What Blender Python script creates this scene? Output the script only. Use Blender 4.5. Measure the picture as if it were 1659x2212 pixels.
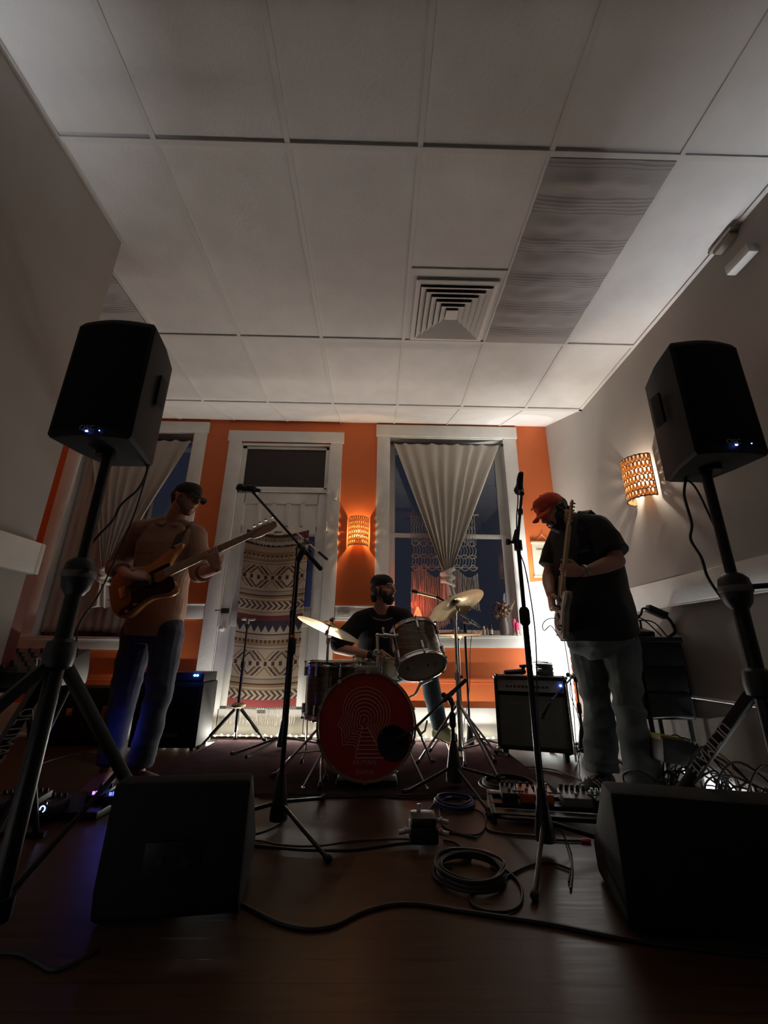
import bpy, bmesh, math, random
from mathutils import Vector, Matrix, noise
random.seed(7)
SC = bpy.context.scene
COL = SC.collection
for _o in list(bpy.data.objects):
    bpy.data.objects.remove(_o)

# ------------------------------------------------------------------ camera
HC = 0.76                      # camera height above the floor
F_PX, W_PX, H_PX = 898.45, 1659.0, 2212.0
PITCH, YAW, ROLL = 0.323182253, 0.0146100344, 0.012921084
_F = Vector((math.sin(YAW)*math.cos(PITCH), math.cos(YAW)*math.cos(PITCH), math.sin(PITCH)))
_R0 = Vector((math.cos(YAW), -math.sin(YAW), 0)); _U0 = _R0.cross(_F)
_c, _s = math.cos(ROLL), math.sin(ROLL)
_R = _c*_R0 + _s*_U0; _U = -_s*_R0 + _c*_U0
cam_data = bpy.data.cameras.new('camera'); cam = bpy.data.objects.new('camera', cam_data); COL.objects.link(cam)
cam_data.sensor_fit = 'HORIZONTAL'; cam_data.sensor_width = 36.0; cam_data.lens = F_PX/W_PX*36.0
cam_data.clip_start = 0.02; cam_data.clip_end = 100
_m = Matrix((( _R.x, _U.x, -_F.x, 0), (_R.y, _U.y, -_F.y, 0), (_R.z, _U.z, -_F.z, HC), (0, 0, 0, 1)))
cam.matrix_world = _m
SC.camera = cam

def at(px, py, Y=None, X=None, z=None):
    """measured place -> point of the room, at a known depth, side or height"""
    d = _F*F_PX + _R*(px - W_PX/2) - _U*(py - H_PX/2)
    s = Y/d.y if Y is not None else X/d.x if X is not None else (z - HC)/d.z
    p = d*s; p.z += HC
    return p

# ------------------------------------------------------------------ view and world
SC.view_settings.view_transform = 'Standard'; SC.view_settings.look = 'None'
SC.view_settings.gamma = 1.0; SC.view_settings.use_curve_mapping = False
SC.view_settings.exposure = 0.0
try:
    SC.cycles.use_denoising = True; SC.cycles.denoiser = 'OPENIMAGEDENOISE'
    SC.cycles.max_bounces = 8; SC.cycles.diffuse_bounces = 5; SC.cycles.glossy_bounces = 3
    SC.cycles.transparent_max_bounces = 8; SC.cycles.sample_clamp_indirect = 3.0
    SC.cycles.caustics_reflective = False; SC.cycles.caustics_refractive = False
except Exception:
    pass
world = bpy.data.worlds.new('dusk'); SC.world = world; world.use_nodes = True
_bg = world.node_tree.nodes['Background']; _bg.inputs[0].default_value = (0.31, 0.34, 0.52, 1); _bg.inputs[1].default_value = 0.050

# ------------------------------------------------------------------ lights
def lamp(name, kind, loc, power, color, **k):
    d = bpy.data.lights.new(name, kind); d.energy = power; d.color = color
    for a, v in k.items():
        if a not in ('rot', 'aim'): setattr(d, a, v)
    o = bpy.data.objects.new(name, d); COL.objects.link(o); o.location = loc
    if 'rot' in k: o.rotation_euler = k['rot']
    if 'aim' in k: o.rotation_euler = (Vector(k['aim']) - Vector(loc)).to_track_quat('-Z', 'Y').to_euler()
    return o
# the light-emitting strip along the foot of the window wall
lamp('strip_light_back', 'AREA', (-0.45, 4.135, 0.05), 48.0, (1.0, 0.955, 0.85), shape='RECTANGLE', size=3.2, size_y=0.012, aim=(-0.45, 3.05, 1.0))
# strips behind the cables on the right and along the left wall
lamp('strip_light_right', 'AREA', (1.868, 2.00, 0.03), 4.6, (0.93, 0.96, 1.0), shape='RECTANGLE', size=0.012, size_y=1.7, spread=math.radians(48), rot=(math.pi, math.radians(5), 0))
lamp('strip_light_left', 'AREA', (-1.462, 0.45, 0.03), 2.2, (0.90, 0.93, 1.0), shape='RECTANGLE', size=0.012, size_y=1.4, spread=math.radians(36), rot=(math.pi, math.radians(-5), 0))
# paper column lamp in the corner
lamp('paper_lamp_bulb', 'SPOT', (1.60, 4.0, 1.10), 40.0, (1.0, 0.98, 0.94), spot_size=math.radians(19), spot_blend=0.08, shadow_soft_size=0.01, aim=(1.54, 3.99, 3.1))
lamp('paper_lamp_glow', 'SPOT', (1.60, 4.0, 1.02), 120.0, (1.0, 0.96, 0.90), spot_size=math.radians(165), spot_blend=1.0, shadow_soft_size=0.10, aim=(1.45, 3.7, 3.0))
# wicker sconces
lamp('sconce_bulb_back', 'POINT', (-0.205, 4.17, 1.92), 13.0, (1.0, 0.66, 0.32), shadow_soft_size=0.012)
lamp('sconce_bulb_right', 'POINT', (1.865, 2.74, 1.95), 10.0, (1.0, 0.86, 0.70), shadow_soft_size=0.012)
# red lamp on the sill, blue indicator lights
lamp('red_lamp_bulb', 'POINT', (0.36, 4.17, 1.12), 1.8, (1.0, 0.13, 0.05), shadow_soft_size=0.04)
lamp('amp_indicator_glow', 'POINT', (-1.50, 3.66, 0.66), 0.5, (0.03, 0.10, 1.0), shadow_soft_size=0.02)
lamp('pedal_display_glow', 'POINT', (-1.45, 2.70, 0.30), 0.30, (0.10, 0.12, 1.0), shadow_soft_size=0.05)
# unseen warm fill lights added behind the camera
lamp('front_fill_left', 'POINT', (-1.0, -3.2, 2.2), 0.6, (1.0, 0.66, 0.50), shadow_soft_size=0.25)
lamp('front_fill_right', 'POINT', (1.2, -3.2, 2.3), 0.15, (1.0, 0.78, 0.62), shadow_soft_size=0.25)
lamp('left_recess_fill', 'POINT', (-2.7, 1.2, 2.2), 0.25, (1.0, 0.80, 0.62), shadow_soft_size=0.2)  # unseen fill light added to brighten the recess beyond the left wall

# ------------------------------------------------------------------ materials
MATS = {}
def mat(name, col=(0.5, 0.5, 0.5), rough=0.6, metal=0.0, col2=None, scale=8.0, bump=0.0, bscale=60.0, emit=None, estr=0.0, stretch=(1, 1, 1), spec=0.5, coat=0.0, detail=4.0, sheen=0.0):
    if name in MATS: return MATS[name]
    m = bpy.data.materials.new(name); m.use_nodes = True; nt = m.node_tree; b = nt.nodes['Principled BSDF']
    b.inputs['Base Color'].default_value = (*col, 1); b.inputs['Roughness'].default_value = rough; b.inputs['Metallic'].default_value = metal
    b.inputs['Specular IOR Level'].default_value = spec; b.inputs['Coat Weight'].default_value = coat; b.inputs['Sheen Weight'].default_value = sheen
    tc = nt.nodes.new('ShaderNodeTexCoord'); mp = nt.nodes.new('ShaderNodeMapping'); mp.inputs['Scale'].default_value = stretch
    nt.links.new(tc.outputs['Object'], mp.inputs['Vector'])
    if col2:
        n = nt.nodes.new('ShaderNodeTexNoise'); n.inputs['Scale'].default_value = scale; n.inputs['Detail'].default_value = detail
        r = nt.nodes.new('ShaderNodeValToRGB'); r.color_ramp.elements[0].position = 0.35; r.color_ramp.elements[1].position = 0.68
        r.color_ramp.elements[0].color = (*col, 1); r.color_ramp.elements[1].color = (*col2, 1)
        nt.links.new(mp.outputs[0], n.inputs['Vector']); nt.links.new(n.outputs[0], r.inputs[0]); nt.links.new(r.outputs[0], b.inputs['Base Color'])
    if bump:
        n2 = nt.nodes.new('ShaderNodeTexNoise'); n2.inputs['Scale'].default_value = bscale; n2.inputs['Detail'].default_value = 3
        bu = nt.nodes.new('ShaderNodeBump'); bu.inputs['Strength'].default_value = bump; bu.inputs['Distance'].default_value = 0.01
        nt.links.new(mp.outputs[0], n2.inputs['Vector']); nt.links.new(n2.outputs[0], bu.inputs['Height']); nt.links.new(bu.outputs[0], b.inputs['Normal'])
    if emit:
        b.inputs['Emission Color'].default_value = (*emit, 1); b.inputs['Emission Strength'].default_value = estr
    MATS[name] = m
    return m

black_plastic = mat('black_plastic', (0.006, 0.006, 0.007), 0.45, bump=0.15, bscale=300)
black_metal = mat('black_metal', (0.008, 0.008, 0.009), 0.42, 0.1, spec=0.35)
black_rubber = mat('black_rubber', (0.006, 0.006, 0.006), 0.75)
black_cable = mat('black_cable', (0.007, 0.006, 0.006), 0.55)
black_vinyl = mat('black_vinyl', (0.006, 0.006, 0.0065), 0.7, bump=0.3, spec=0.3, bscale=250)
speaker_skin = mat('speaker_skin', (0.007, 0.007, 0.008), 0.65, spec=0.3, bump=0.2, bscale=400)
grille_cloth = mat('grille_cloth', (0.004, 0.004, 0.004), 0.9, bump=0.3, bscale=500, spec=0.2)
chrome = mat('chrome', (0.75, 0.74, 0.72), 0.16, 1.0)
steel = mat('steel', (0.55, 0.55, 0.54), 0.3, 1.0)
white_paint = mat('white_paint', (0.77, 0.765, 0.73), 0.42, col2=(0.68, 0.675, 0.64), scale=5, bump=0.12, bscale=40)
cream_wall = mat('cream_wall', (0.40, 0.375, 0.345), 0.8, col2=(0.43, 0.405, 0.375), scale=2.5, bump=0.08, bscale=90)
orange_wall = mat('orange_wall', (0.66, 0.155, 0.038), 0.62, col2=(0.62, 0.138, 0.032), scale=3, bump=0.08, bscale=80)
skin = mat('skin', (0.50, 0.27, 0.20), 0.5, col2=(0.44, 0.22, 0.16), scale=18)
skin_dark = mat('skin_warm', (0.42, 0.215, 0.155), 0.5, col2=(0.36, 0.17, 0.12), scale=18)
hair_brown = mat('hair_brown', (0.035, 0.018, 0.010), 0.65, bump=0.8, bscale=120, stretch=(1, 1, 0.3))
hair_black = mat('hair_black', (0.014, 0.009, 0.008), 0.65, bump=0.8, bscale=120, stretch=(1, 1, 0.3))

# ------------------------------------------------------------------ mesh builder
def frame(axis):
    a = Vector(axis).normalized()
    u = a.cross(Vector((0, 0, 1)))
    if u.length < 1e-3: u = Vector((1, 0, 0))
    u.normalize(); v = a.cross(u).normalized()
    return a, u, v

class MB:
    def __init__(s): s.v = []; s.f = []; s.m = []; s.k = 0; s.mats = []
    def use(s, m):
        if m not in s.mats: s.mats.append(m)
        s.k = s.mats.index(m); return s
    def add(s, vs, fs):
        o = len(s.v); s.v += [Vector(v) for v in vs]
        for f in fs: s.f.append([i + o for i in f]); s.m.append(s.k)
        return s
    def box(s, c, d, R=None):
        c = Vector(c); h = Vector(d)/2
        vs = [Vector((x*h.x, y*h.y, z*h.z)) for x in (-1, 1) for y in (-1, 1) for z in (-1, 1)]
        if R is not None: vs = [R @ v for v in vs]
        return s.add([c + v for v in vs], [(0, 1, 3, 2), (4, 6, 7, 5), (0, 4, 5, 1), (2, 3, 7, 6), (0, 2, 6, 4), (1, 5, 7, 3)])
    def rng(s, x0, x1, y0, y1, z0, z1):
        return s.box(((x0+x1)/2, (y0+y1)/2, (z0+z1)/2), (x1-x0, y1-y0, z1-z0))
    def loft(s, secs, caps=True, n=None):
        """secs: rings of equally many points"""
        n = len(secs[0]); vs = [p for r in secs for p in r]; fs = []
        for i in range(len(secs)-1):
            for j in range(n):
                fs.append((i*n+j, i*n+(j+1) % n, (i+1)*n+(j+1) % n, (i+1)*n+j))
        if caps: fs.append(tuple(range(n))[::-1]); fs.append(tuple((len(secs)-1)*n+j for j in range(n)))
        return s.add(vs, fs)
    def cyl(s, p0, p1, r0, r1=None, n=16, caps=True):
        p0, p1 = Vector(p0), Vector(p1); r1 = r0 if r1 is None else r1
        a, u, v = frame(p1 - p0)
        ring = lambda c, r: [c + r*(math.cos(t)*u + math.sin(t)*v) for t in [2*math.pi*i/n for i in range(n)]]
        return s.loft([ring(p0, r0), ring(p1, r1)], caps)
    def tube(s, pts, r, n=8, closed=False, caps=True):
        pts = [Vector(p) for p in pts]; N = len(pts)
        if N < 2: return s
        rr = r if isinstance(r, (list, tuple)) else [r]*N
        secs = []; u = None
        for i, p in enumerate(pts):
            if closed: t = pts[(i+1) % N] - pts[i-1]
            else: t = pts[min(i+1, N-1)] - pts[max(i-1, 0)]
            if t.length < 1e-9: t = Vector((0, 0, 1))
            t.normalize()
            if u is None: _, u, _v = frame(t)
            else:
                u = u - t*u.dot(t)
                if u.length < 1e-6: _, u, _v = frame(t)
                u.normalize()
            v = t.cross(u)
            secs.append([p + rr[i]*(math.cos(a)*u + math.sin(a)*v) for a in [2*math.pi*k/n for k in range(n)]])
        if closed:
            o = [q for r_ in secs for q in r_]; fs = []
            for i in range(N):
                for j in range(n):
                    fs.append((i*n+j, i*n+(j+1) % n, ((i+1) % N)*n+(j+1) % n, ((i+1) % N)*n+j))
            return s.add(o, fs)
        return s.loft(secs, caps)
    def ell(s, c, r, B=None, n=16, m=10):
        c = Vector(c); r = (r, r, r) if isinstance(r, (int, float)) else r
        vs = []; fs = []
        for i in range(m+1):
            th = math.pi*i/m
            for j in range(n):
                ph = 2*math.pi*j/n
                p = Vector((r[0]*math.sin(th)*math.cos(ph), r[1]*math.sin(th)*math.sin(ph), r[2]*math.cos(th)))
                vs.append(c + (B @ p if B is not None else p))
        for i in range(m):
            for j in range(n):
                fs.append((i*n+j, (i+1)*n+j, (i+1)*n+(j+1) % n, i*n+(j+1) % n))
        return s.add(vs, fs)
    def cap(s, p0, p1, r0, r1=None, n=14):
        """tapered limb with round ends"""
        r1 = r0 if r1 is None else r1
        p0, p1 = Vector(p0), Vector(p1)
        s.cyl(p0, p1, r0, r1, n); s.ell(p0, r0, n=n, m=8); s.ell(p1, r1, n=n, m=8); return s
    def lathe(s, c, axis, prof, n=32, caps=False):
        a, u, v = frame(axis); c = Vector(c)
        secs = [[c + a*h + r*(math.cos(t)*u + math.sin(t)*v) for t in [2*math.pi*i/n for i in range(n)]] for r, h in prof]
        return s.loft(secs, caps)
    def prism(s, poly, ext):
        """poly: 3d points in order, extruded by ext"""
        ext = Vector(ext); n = len(poly); vs = [Vector(p) for p in poly] + [Vector(p) + ext for p in poly]
        fs = [tuple(range(n))[::-1], tuple(range(n, 2*n))] + [(i, (i+1) % n, n+(i+1) % n, n+i) for i in range(n)]
        return s.add(vs, fs)
    def text(s, body, o, xd, yd, size, ext=0.0006, align='CENTER'):
        cu = bpy.data.curves.new('t', 'FONT'); cu.body = body; cu.size = size; cu.extrude = ext; cu.align_x = align; cu.align_y = 'CENTER'; cu.resolution_u = 3
        ob = bpy.data.objects.new('t', cu); COL.objects.link(ob)
        me = bpy.data.meshes.new_from_object(ob.evaluated_get(bpy.context.evaluated_depsgraph_get()))
        o = Vector(o); xd = Vector(xd).normalized(); yd = Vector(yd).normalized(); nd = xd.cross(yd)
        s.add([o + xd*v.co.x + yd*v.co.y + nd*v.co.z for v in me.vertices], [tuple(p.vertices) for p in me.polygons])
        bpy.data.objects.remove(ob); bpy.data.curves.remove(cu); bpy.data.meshes.remove(me); return s
    def mesh(s, name, origin=Vector((0, 0, 0))):
        me = bpy.data.meshes.new(name); me.from_pydata([v - origin for v in s.v], [], s.f)
        for m in s.mats: me.materials.append(m)
        for p, k in zip(me.polygons, s.m): p.material_index = k
        me.update(); return me
    def build(s, name, m=None, parent=None, smooth=True, bevel=0.0, angle=40):
        if m is not None and not s.mats: s.mats = [m]
        if parent is not None: org = parent.matrix_world.translation if not parent.get('_org') else Vector(parent['_org'])
        else:
            xs = [v.x for v in s.v]; ys = [v.y for v in s.v]; zs = [v.z for v in s.v]
            org = Vector(((min(xs)+max(xs))/2, (min(ys)+max(ys))/2, min(zs)))
        me = s.mesh(name, org)
        bm = bmesh.new(); bm.from_mesh(me)
        bmesh.ops.recalc_face_normals(bm, faces=bm.faces)
        if bevel:
            es = [e for e in bm.edges if len(e.link_faces) == 2 and e.calc_face_angle(0) > 0.6]
            if es: bmesh.ops.bevel(bm, geom=es, offset=bevel, segments=2, profile=0.6, affect='EDGES', clamp_overlap=True)
        if smooth:
            for f in bm.faces: f.smooth = True
            for e in bm.edges:
                if len(e.link_faces) == 2 and e.calc_face_angle(0) > math.radians(angle): e.smooth = False
        bm.to_mesh(me); bm.free()
        o = bpy.data.objects.new(name, me); COL.objects.link(o)
        if parent is not None:
            o.parent = parent
            if parent.type == 'EMPTY': o['_org'] = tuple(org)
            else: o['_org'] = tuple(org)
        else:
            o.location = org; o['_org'] = tuple(org)
        return o

def tag(o, label=None, cat=None, group=None, kind=None):
    if label: o['label'] = label
    if cat: o['category'] = cat
    if group: o['group'] = group
    if kind: o['kind'] = kind
    return o
def thing(name, label, cat, loc, group=None):
    o = bpy.data.objects.new(name, None); COL.objects.link(o); o.location = loc; o.empty_display_size = 0.05
    o['_org'] = tuple(loc)
    return tag(o, label, cat, group)
def struct(name, mb, m=None, parent=None, **k):
    o = mb.build(name, m, parent, **k)
    if parent is None: o['kind'] = 'structure'
    return o

def fuse(mb, name, m, parent, voxel=0.006, it=4, wrinkle=0.0, wscale=9.0, wdir=(1, 1, 1), cuts=()):
    """one continuous skin grown over overlapping volumes"""
    me = mb.mesh('tmp'); ob = bpy.data.objects.new('tmp', me); COL.objects.link(ob)
    r = ob.modifiers.new('r', 'REMESH'); r.mode = 'VOXEL'; r.voxel_size = voxel
    if it: s_ = ob.modifiers.new('s', 'SMOOTH'); s_.iterations = it; s_.factor = 0.5
    me2 = bpy.data.meshes.new_from_object(ob.evaluated_get(bpy.context.evaluated_depsgraph_get()))
    bpy.data.objects.remove(ob); bpy.data.meshes.remove(me)
    bm = bmesh.new(); bm.from_mesh(me2); bpy.data.meshes.remove(me2)
    for co, no in cuts:     # cut a hem or cuff clean and close it
        g = bmesh.ops.bisect_plane(bm, geom=bm.verts[:]+bm.edges[:]+bm.faces[:], plane_co=co, plane_no=no, clear_outer=True)
        ed = [e for e in g['geom_cut'] if isinstance(e, bmesh.types.BMEdge)]
        try: bmesh.ops.contextual_create(bm, geom=ed)
        except Exception: pass
    if wrinkle:
        bm.normal_update()
        for v in bm.verts:
            q = Vector((v.co.x*wdir[0], v.co.y*wdir[1], v.co.z*wdir[2]))
            a = noise.noise(q*wscale)*0.5 + (0.35-abs(noise.noise(q*wscale*0.8+Vector((7, 3, 1))))*1.6)*0.7 + noise.noise(q*wscale*2.3)*0.2
            v.co += v.normal*((a+0.12)*wrinkle)
    org = Vector(parent['_org'])
    for v in bm.verts: v.co -= org
    for f in bm.faces: f.smooth = True
    me3 = bpy.data.meshes.new(name); bm.to_mesh(me3); bm.free(); me3.materials.append(m)
    o = bpy.data.objects.new(name, me3); COL.objects.link(o); o.parent = parent; o['_org'] = tuple(org)
    return o

def spline(pts, n=8, closed=False):
    """Catmull-Rom through the points"""
    P = [Vector(p) for p in pts]; N = len(P); out = []
    rngi = range(N if closed else N-1)
    for i in rngi:
        p0 = P[(i-1) % N] if closed or i > 0 else P[0]*2 - P[1]
        p1, p2 = P[i], P[(i+1) % N]
        p3 = P[(i+2) % N] if closed or i+2 < N else P[-1]*2 - P[-2]
        for k in range(n):
            t = k/n
            out.append(0.5*((2*p1) + (p2-p0)*t + (2*p0-5*p1+4*p2-p3)*t*t + (3*p1-p0-3*p2+p3)*t**3))
    if not closed: out.append(P[-1])
    return out
def basis(x, y):
    """matrix whose columns are x, y, x^y (orthonormalised)"""
    x = Vector(x).normalized(); y = Vector(y); y = (y - x*y.dot(x)).normalized(); z = x.cross(y)
    return Matrix(((x.x, y.x, z.x), (x.y, y.y, z.y), (x.z, y.z, z.z)))
# ================================================================== the room
B = 4.23; XR = 1.92; XL = -1.50; CZ = 2.964; CY = 3.43; TZ = 3.25; XF = -3.70; YN = -3.60
def wood_floor():
    m = bpy.data.materials.new('wood_floor'); m.use_nodes = True; nt = m.node_tree; b = nt.nodes['Principled BSDF']
    tc = nt.nodes.new('ShaderNodeTexCoord'); mp = nt.nodes.new('ShaderNodeMapping')
    nt.links.new(tc.outputs['Object'], mp.inputs['Vector'])
    b.inputs['Specular IOR Level'].default_value = 0.22
    br = nt.nodes.new('ShaderNodeTexBrick'); br.inputs['Scale'].default_value = 1.0; br.inputs['Brick Width'].default_value = 1.3; br.inputs['Row Height'].default_value = 0.083
    br.inputs['Mortar Size'].default_value = 0.0012; br.inputs['Color1'].default_value = (0.060, 0.028, 0.014, 1); br.inputs['Color2'].default_value = (0.046, 0.021, 0.011, 1); br.inputs['Mortar'].default_value = (0.02, 0.01, 0.006, 1)
    nt.links.new(mp.outputs[0], br.inputs['Vector'])
    mp2 = nt.nodes.new('ShaderNodeMapping'); mp2.inputs['Scale'].default_value = (2.0, 30.0, 1.0); nt.links.new(tc.outputs['Object'], mp2.inputs['Vector'])
    n = nt.nodes.new('ShaderNodeTexNoise'); n.inputs['Scale'].default_value = 2.2; n.inputs['Detail'].default_value = 6; nt.links.new(mp2.outputs[0], n.inputs['Vector'])
    mx = nt.nodes.new('ShaderNodeMixRGB'); mx.blend_type = 'OVERLAY'; mx.inputs[0].default_value = 0.55
    nt.links.new(br.outputs['Color'], mx.inputs[1]); nt.links.new(n.outputs[0], mx.inputs[2]); nt.links.new(mx.outputs[0], b.inputs['Base Color'])
    r = nt.nodes.new('ShaderNodeMapRange'); r.inputs[3].default_value = 0.26; r.inputs[4].default_value = 0.46
    nt.links.new(n.outputs[0], r.inputs[0]); nt.links.new(r.outputs[0], b.inputs['Roughness'])
    bu = nt.nodes.new('ShaderNodeBump'); bu.inputs['Strength'].default_value = 0.25; bu.inputs['Distance'].default_value = 0.004
    nt.links.new(br.outputs['Fac'], bu.inputs['Height']); bu.invert = True; nt.links.new(bu.outputs[0], b.inputs['Normal'])
    return m
struct('floor', MB().rng(XF-0.2, XR+0.2, YN-0.2, B+0.2, -0.12, 0.0), wood_floor())
# ceiling: flat panels, then a strip that climbs to the window wall
tile_m = mat('ceiling_tile', (0.74, 0.725, 0.705), 0.9, col2=(0.80, 0.785, 0.765), scale=5.5, bump=0.16, bscale=60, detail=8)
grid_m = mat('ceiling_grid_paint', (0.74, 0.72, 0.69), 0.6)
mb = MB().rng(XF-0.2, XR+0.2, YN-0.2, CY, CZ+0.0085, CZ+0.12)
mb.prism([(XF-0.2, CY, CZ+0.0085), (XF-0.2, B+0.05, TZ+0.006+0.018), (XF-0.2, B+0.05, TZ+0.14), (XF-0.2, CY, CZ+0.12)], (XR-XF+0.4, 0, 0))
struct('ceiling', mb, tile_m, smooth=False)
g = MB(); T = 0.6096
for k in range(-6, 3):
    x = 0.1642 + k*T
    g.rng(x-0.012, x+0.012, YN, CY, CZ-0.002, CZ+0.016)
for y in (-2.37, -1.15, 0.07, 1.29, 2.542):
    g.rng(XF, XR, y-0.012, y+0.012, CZ-0.003, CZ+0.016)
g.rng(0.1642, 0.1642+T, 1.925-0.006, 1.925+0.006, CZ-0.001, CZ+0.016)
g.rng(XF, XR, 3.40, CY+0.012, CZ-0.004, CZ+0.016)
g.rng(XR-0.026, XR, YN, CY, CZ-0.004, CZ+0.016)
g.rng(XL, XL+0.02, YN, 1.80, CZ-0.004, CZ+0.016)
sl = (TZ-CZ)/(B-CY)
for k in range(-6, 3):
    x = 0.1642 + k*T
    g.prism([(x-0.009, CY+0.02, CZ+0.02*sl-0.002), (x+0.009, CY+0.02, CZ+0.02*sl-0.002), (x+0.009, B, TZ-0.002), (x-0.009, B, TZ-0.002)], (0, 0, 0.01))
struct('trim_1', g, grid_m, smooth=False)

# window wall with its openings
wb = MB()
def wallpiece(x0, x1, z0, z1): wb.rng(x0, x1, B, B+0.24, z0, z1)
W1, W2, DR = (-3.30, -2.08), (0.11, 1.42), (-1.55, -0.545)
for x0, x1 in ((XF-0.2, W1[0]), (W1[1], DR[0]), (DR[1], W2[0]), (W2[1], XR+0.2)): wallpiece(x0, x1, 0, 3.4)
wallpiece(*W1, 0, 0.86); wallpiece(*W1, 3.08, 3.4); wallpiece(*W2, 0, 0.88); wallpiece(*W2, 3.08, 3.4); wallpiece(*DR, 2.95, 3.4)
struct('wall_back', wb, orange_wall, smooth=False)
struct('wall_right', MB().rng(XR, XR+0.2, YN-0.2, B+0.2, 0, 3.4), cream_wall, smooth=False)
struct('wall_left', MB().rng(XL-0.16, XL, YN-0.2, 1.80, 0, CZ+0.05), cream_wall, smooth=False)
shaded_orange = mat('shaded_orange_paint', (0.16, 0.030, 0.020), 0.6)
struct('wall_far_left', MB().rng(XF-0.2, XF, YN-0.2, B+0.2, 0, 3.4), orange_wall, smooth=False)
struct('wall_front', MB().rng(XF-0.2, XR+0.2, YN-0.2, YN, 0, 3.4), cream_wall, smooth=False)
# stepped boards coloured like the orange wall in shade, beyond the left wall
struct('trim_2', MB().rng(XL-0.30, XL-0.16, 1.84, 1.92, 0, 2.2).rng(XL-0.26, XL-0.115, 1.84, 1.90, 0, 1.16).rng(XL-0.16, XL-0.06, 1.86, 1.93, 0, 1.08), shaded_orange, smooth=False)

# mouldings of the window wall
t = MB()
for x0, x1 in ((-1.93, -1.69), (-0.41, -0.03), (1.55, XR)):
    t.rng(x0, x1, B-0.022, B, 1.04, 1.18); t.rng(x0, x1, B-0.032, B, 1.172, 1.186)
struct('trim_3', t, white_paint, bevel=0.002)
t = MB()
for x0, x1 in ((XF, -1.69), (-0.41, XR)):
    t.rng(x0, x1, B-0.012, B, 0.48, 0.494); t.rng(x0, x1, B-0.022, B, 0.504, 0.53); t.rng(x0, x1, B-0.016, B, 0.494, 0.504)
struct('trim_4', t, orange_wall, bevel=0.003)
t = MB()
for x0, x1 in ((XF, -1.69), (-0.41, XR)):
    t.rng(x0, x1, B-0.020, B, 0.0, 0.272); t.rng(x0, x1, B-0.035, B, 0.0, 0.025)
struct('baseboard_back', t, white_paint, bevel=0.003)
# right and left wall rails
struct('trim_5', MB().rng(XR-0.024, XR, YN, B-0.03, 1.062, 1.232).rng(XR-0.030, XR, YN, B-0.04, 1.055, 1.068), white_paint, bevel=0.003)
struct('trim_6', MB().rng(XR-0.042, XR, YN, B-0.03, 0.518, 0.53), white_paint, bevel=0.003)
struct('baseboard_right', MB().rng(XR-0.044, XR, YN, B-0.03, 0.0, 0.22), cream_wall, bevel=0.003)
struct('trim_7', MB().rng(XL, XL+0.03, YN, 1.80, 1.056, 1.19).rng(XL-0.17, XL+0.03, 1.80, 1.825, 1.056, 1.19), white_paint, bevel=0.003)
struct('baseboard_left', MB().rng(XL, XL+0.02, YN, 1.80, 0.0, 0.2), white_paint, bevel=0.003)

glass = bpy.data.materials.new('window_glass'); glass.use_nodes = True
_nt = glass.node_tree; _nt.nodes.clear(); _o = _nt.nodes.new('ShaderNodeOutputMaterial'); _g = _nt.nodes.new('ShaderNodeBsdfGlossy'); _g.inputs['Roughness'].default_value = 0.03
_t = _nt.nodes.new('ShaderNodeBsdfTransparent'); _t.inputs[0].default_value = (0.85, 0.88, 0.92, 1); _x = _nt.nodes.new('ShaderNodeMixShader'); _f = _nt.nodes.new('ShaderNodeFresnel'); _f.inputs[0].default_value = 1.5
_nt.links.new(_f.outputs[0], _x.inputs[0]); _nt.links.new(_t.outputs[0], _x.inputs[1]); _nt.links.new(_g.outputs[0], _x.inputs[2]); _nt.links.new(_x.outputs[0], _o.inputs[0])

def window(n, x0, x1, zs, cas, topz):
    root = thing('window_%d' % n, None, None, ((x0+x1)/2, B, zs)); root['kind'] = 'structure'
    c = MB()
    c.rng(x0-cas, x0+0.004, B-0.024, B, zs-0.02, 3.085); c.rng(x1-0.004, x1+cas, B-0.024, B, zs-0.02, 3.085)
    c.rng(x0-cas-0.012, x1+cas+0.012, B-0.034, B, 3.08, topz)
    c.build('casing', white_paint, root, bevel=0.003)
    j = MB().rng(x0-0.01, x0+0.012, B-0.02, B+0.2, zs, 3.08).rng(x1-0.012, x1+0.01, B-0.02, B+0.2, zs, 3.08).rng(x0, x1, B-0.02, B+0.2, 3.068, 3.09)
    j.build('jamb', white_paint, root, smooth=False)
    s = MB().rng(x0-cas-0.02, x1+cas+0.045, B-0.055, B+0.16, zs-0.028, zs).rng(x0-cas, x1+cas, B-0.028, B, zs-0.115, zs-0.025)
    s.build('sill', white_paint, root, bevel=0.005)
    zm = 1.955; f = MB()
    for y0, z0, z1 in ((B+0.125, zs, zm+0.02), (B+0.155, zm-0.02, 3.07)):
        f.rng(x0+0.01, x0+0.075, y0, y0+0.03, z0, z1); f.rng(x1-0.075, x1-0.01, y0, y0+0.03, z0, z1)
        f.rng(x0+0.02, x1-0.02, y0+0.002, y0+0.028, z0+0.001, z0+0.055); f.rng(x0+0.02, x1-0.02, y0+0.002, y0+0.028, z1-0.045, z1-0.001)
    f.build('sash', white_paint, root, bevel=0.003)
    MB().rng(x0+0.06, x1-0.06, B+0.138, B+0.142, zs+0.03, zm).rng(x0+0.06, x1-0.06, B+0.168, B+0.172, zm, 3.05).build('glass', glass, root, smooth=False)
window(1, W1[0], W1[1], 0.86, 0.135, 3.207)
window(2, W2[0], W2[1], 0.92, 0.135, 3.222)

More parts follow.
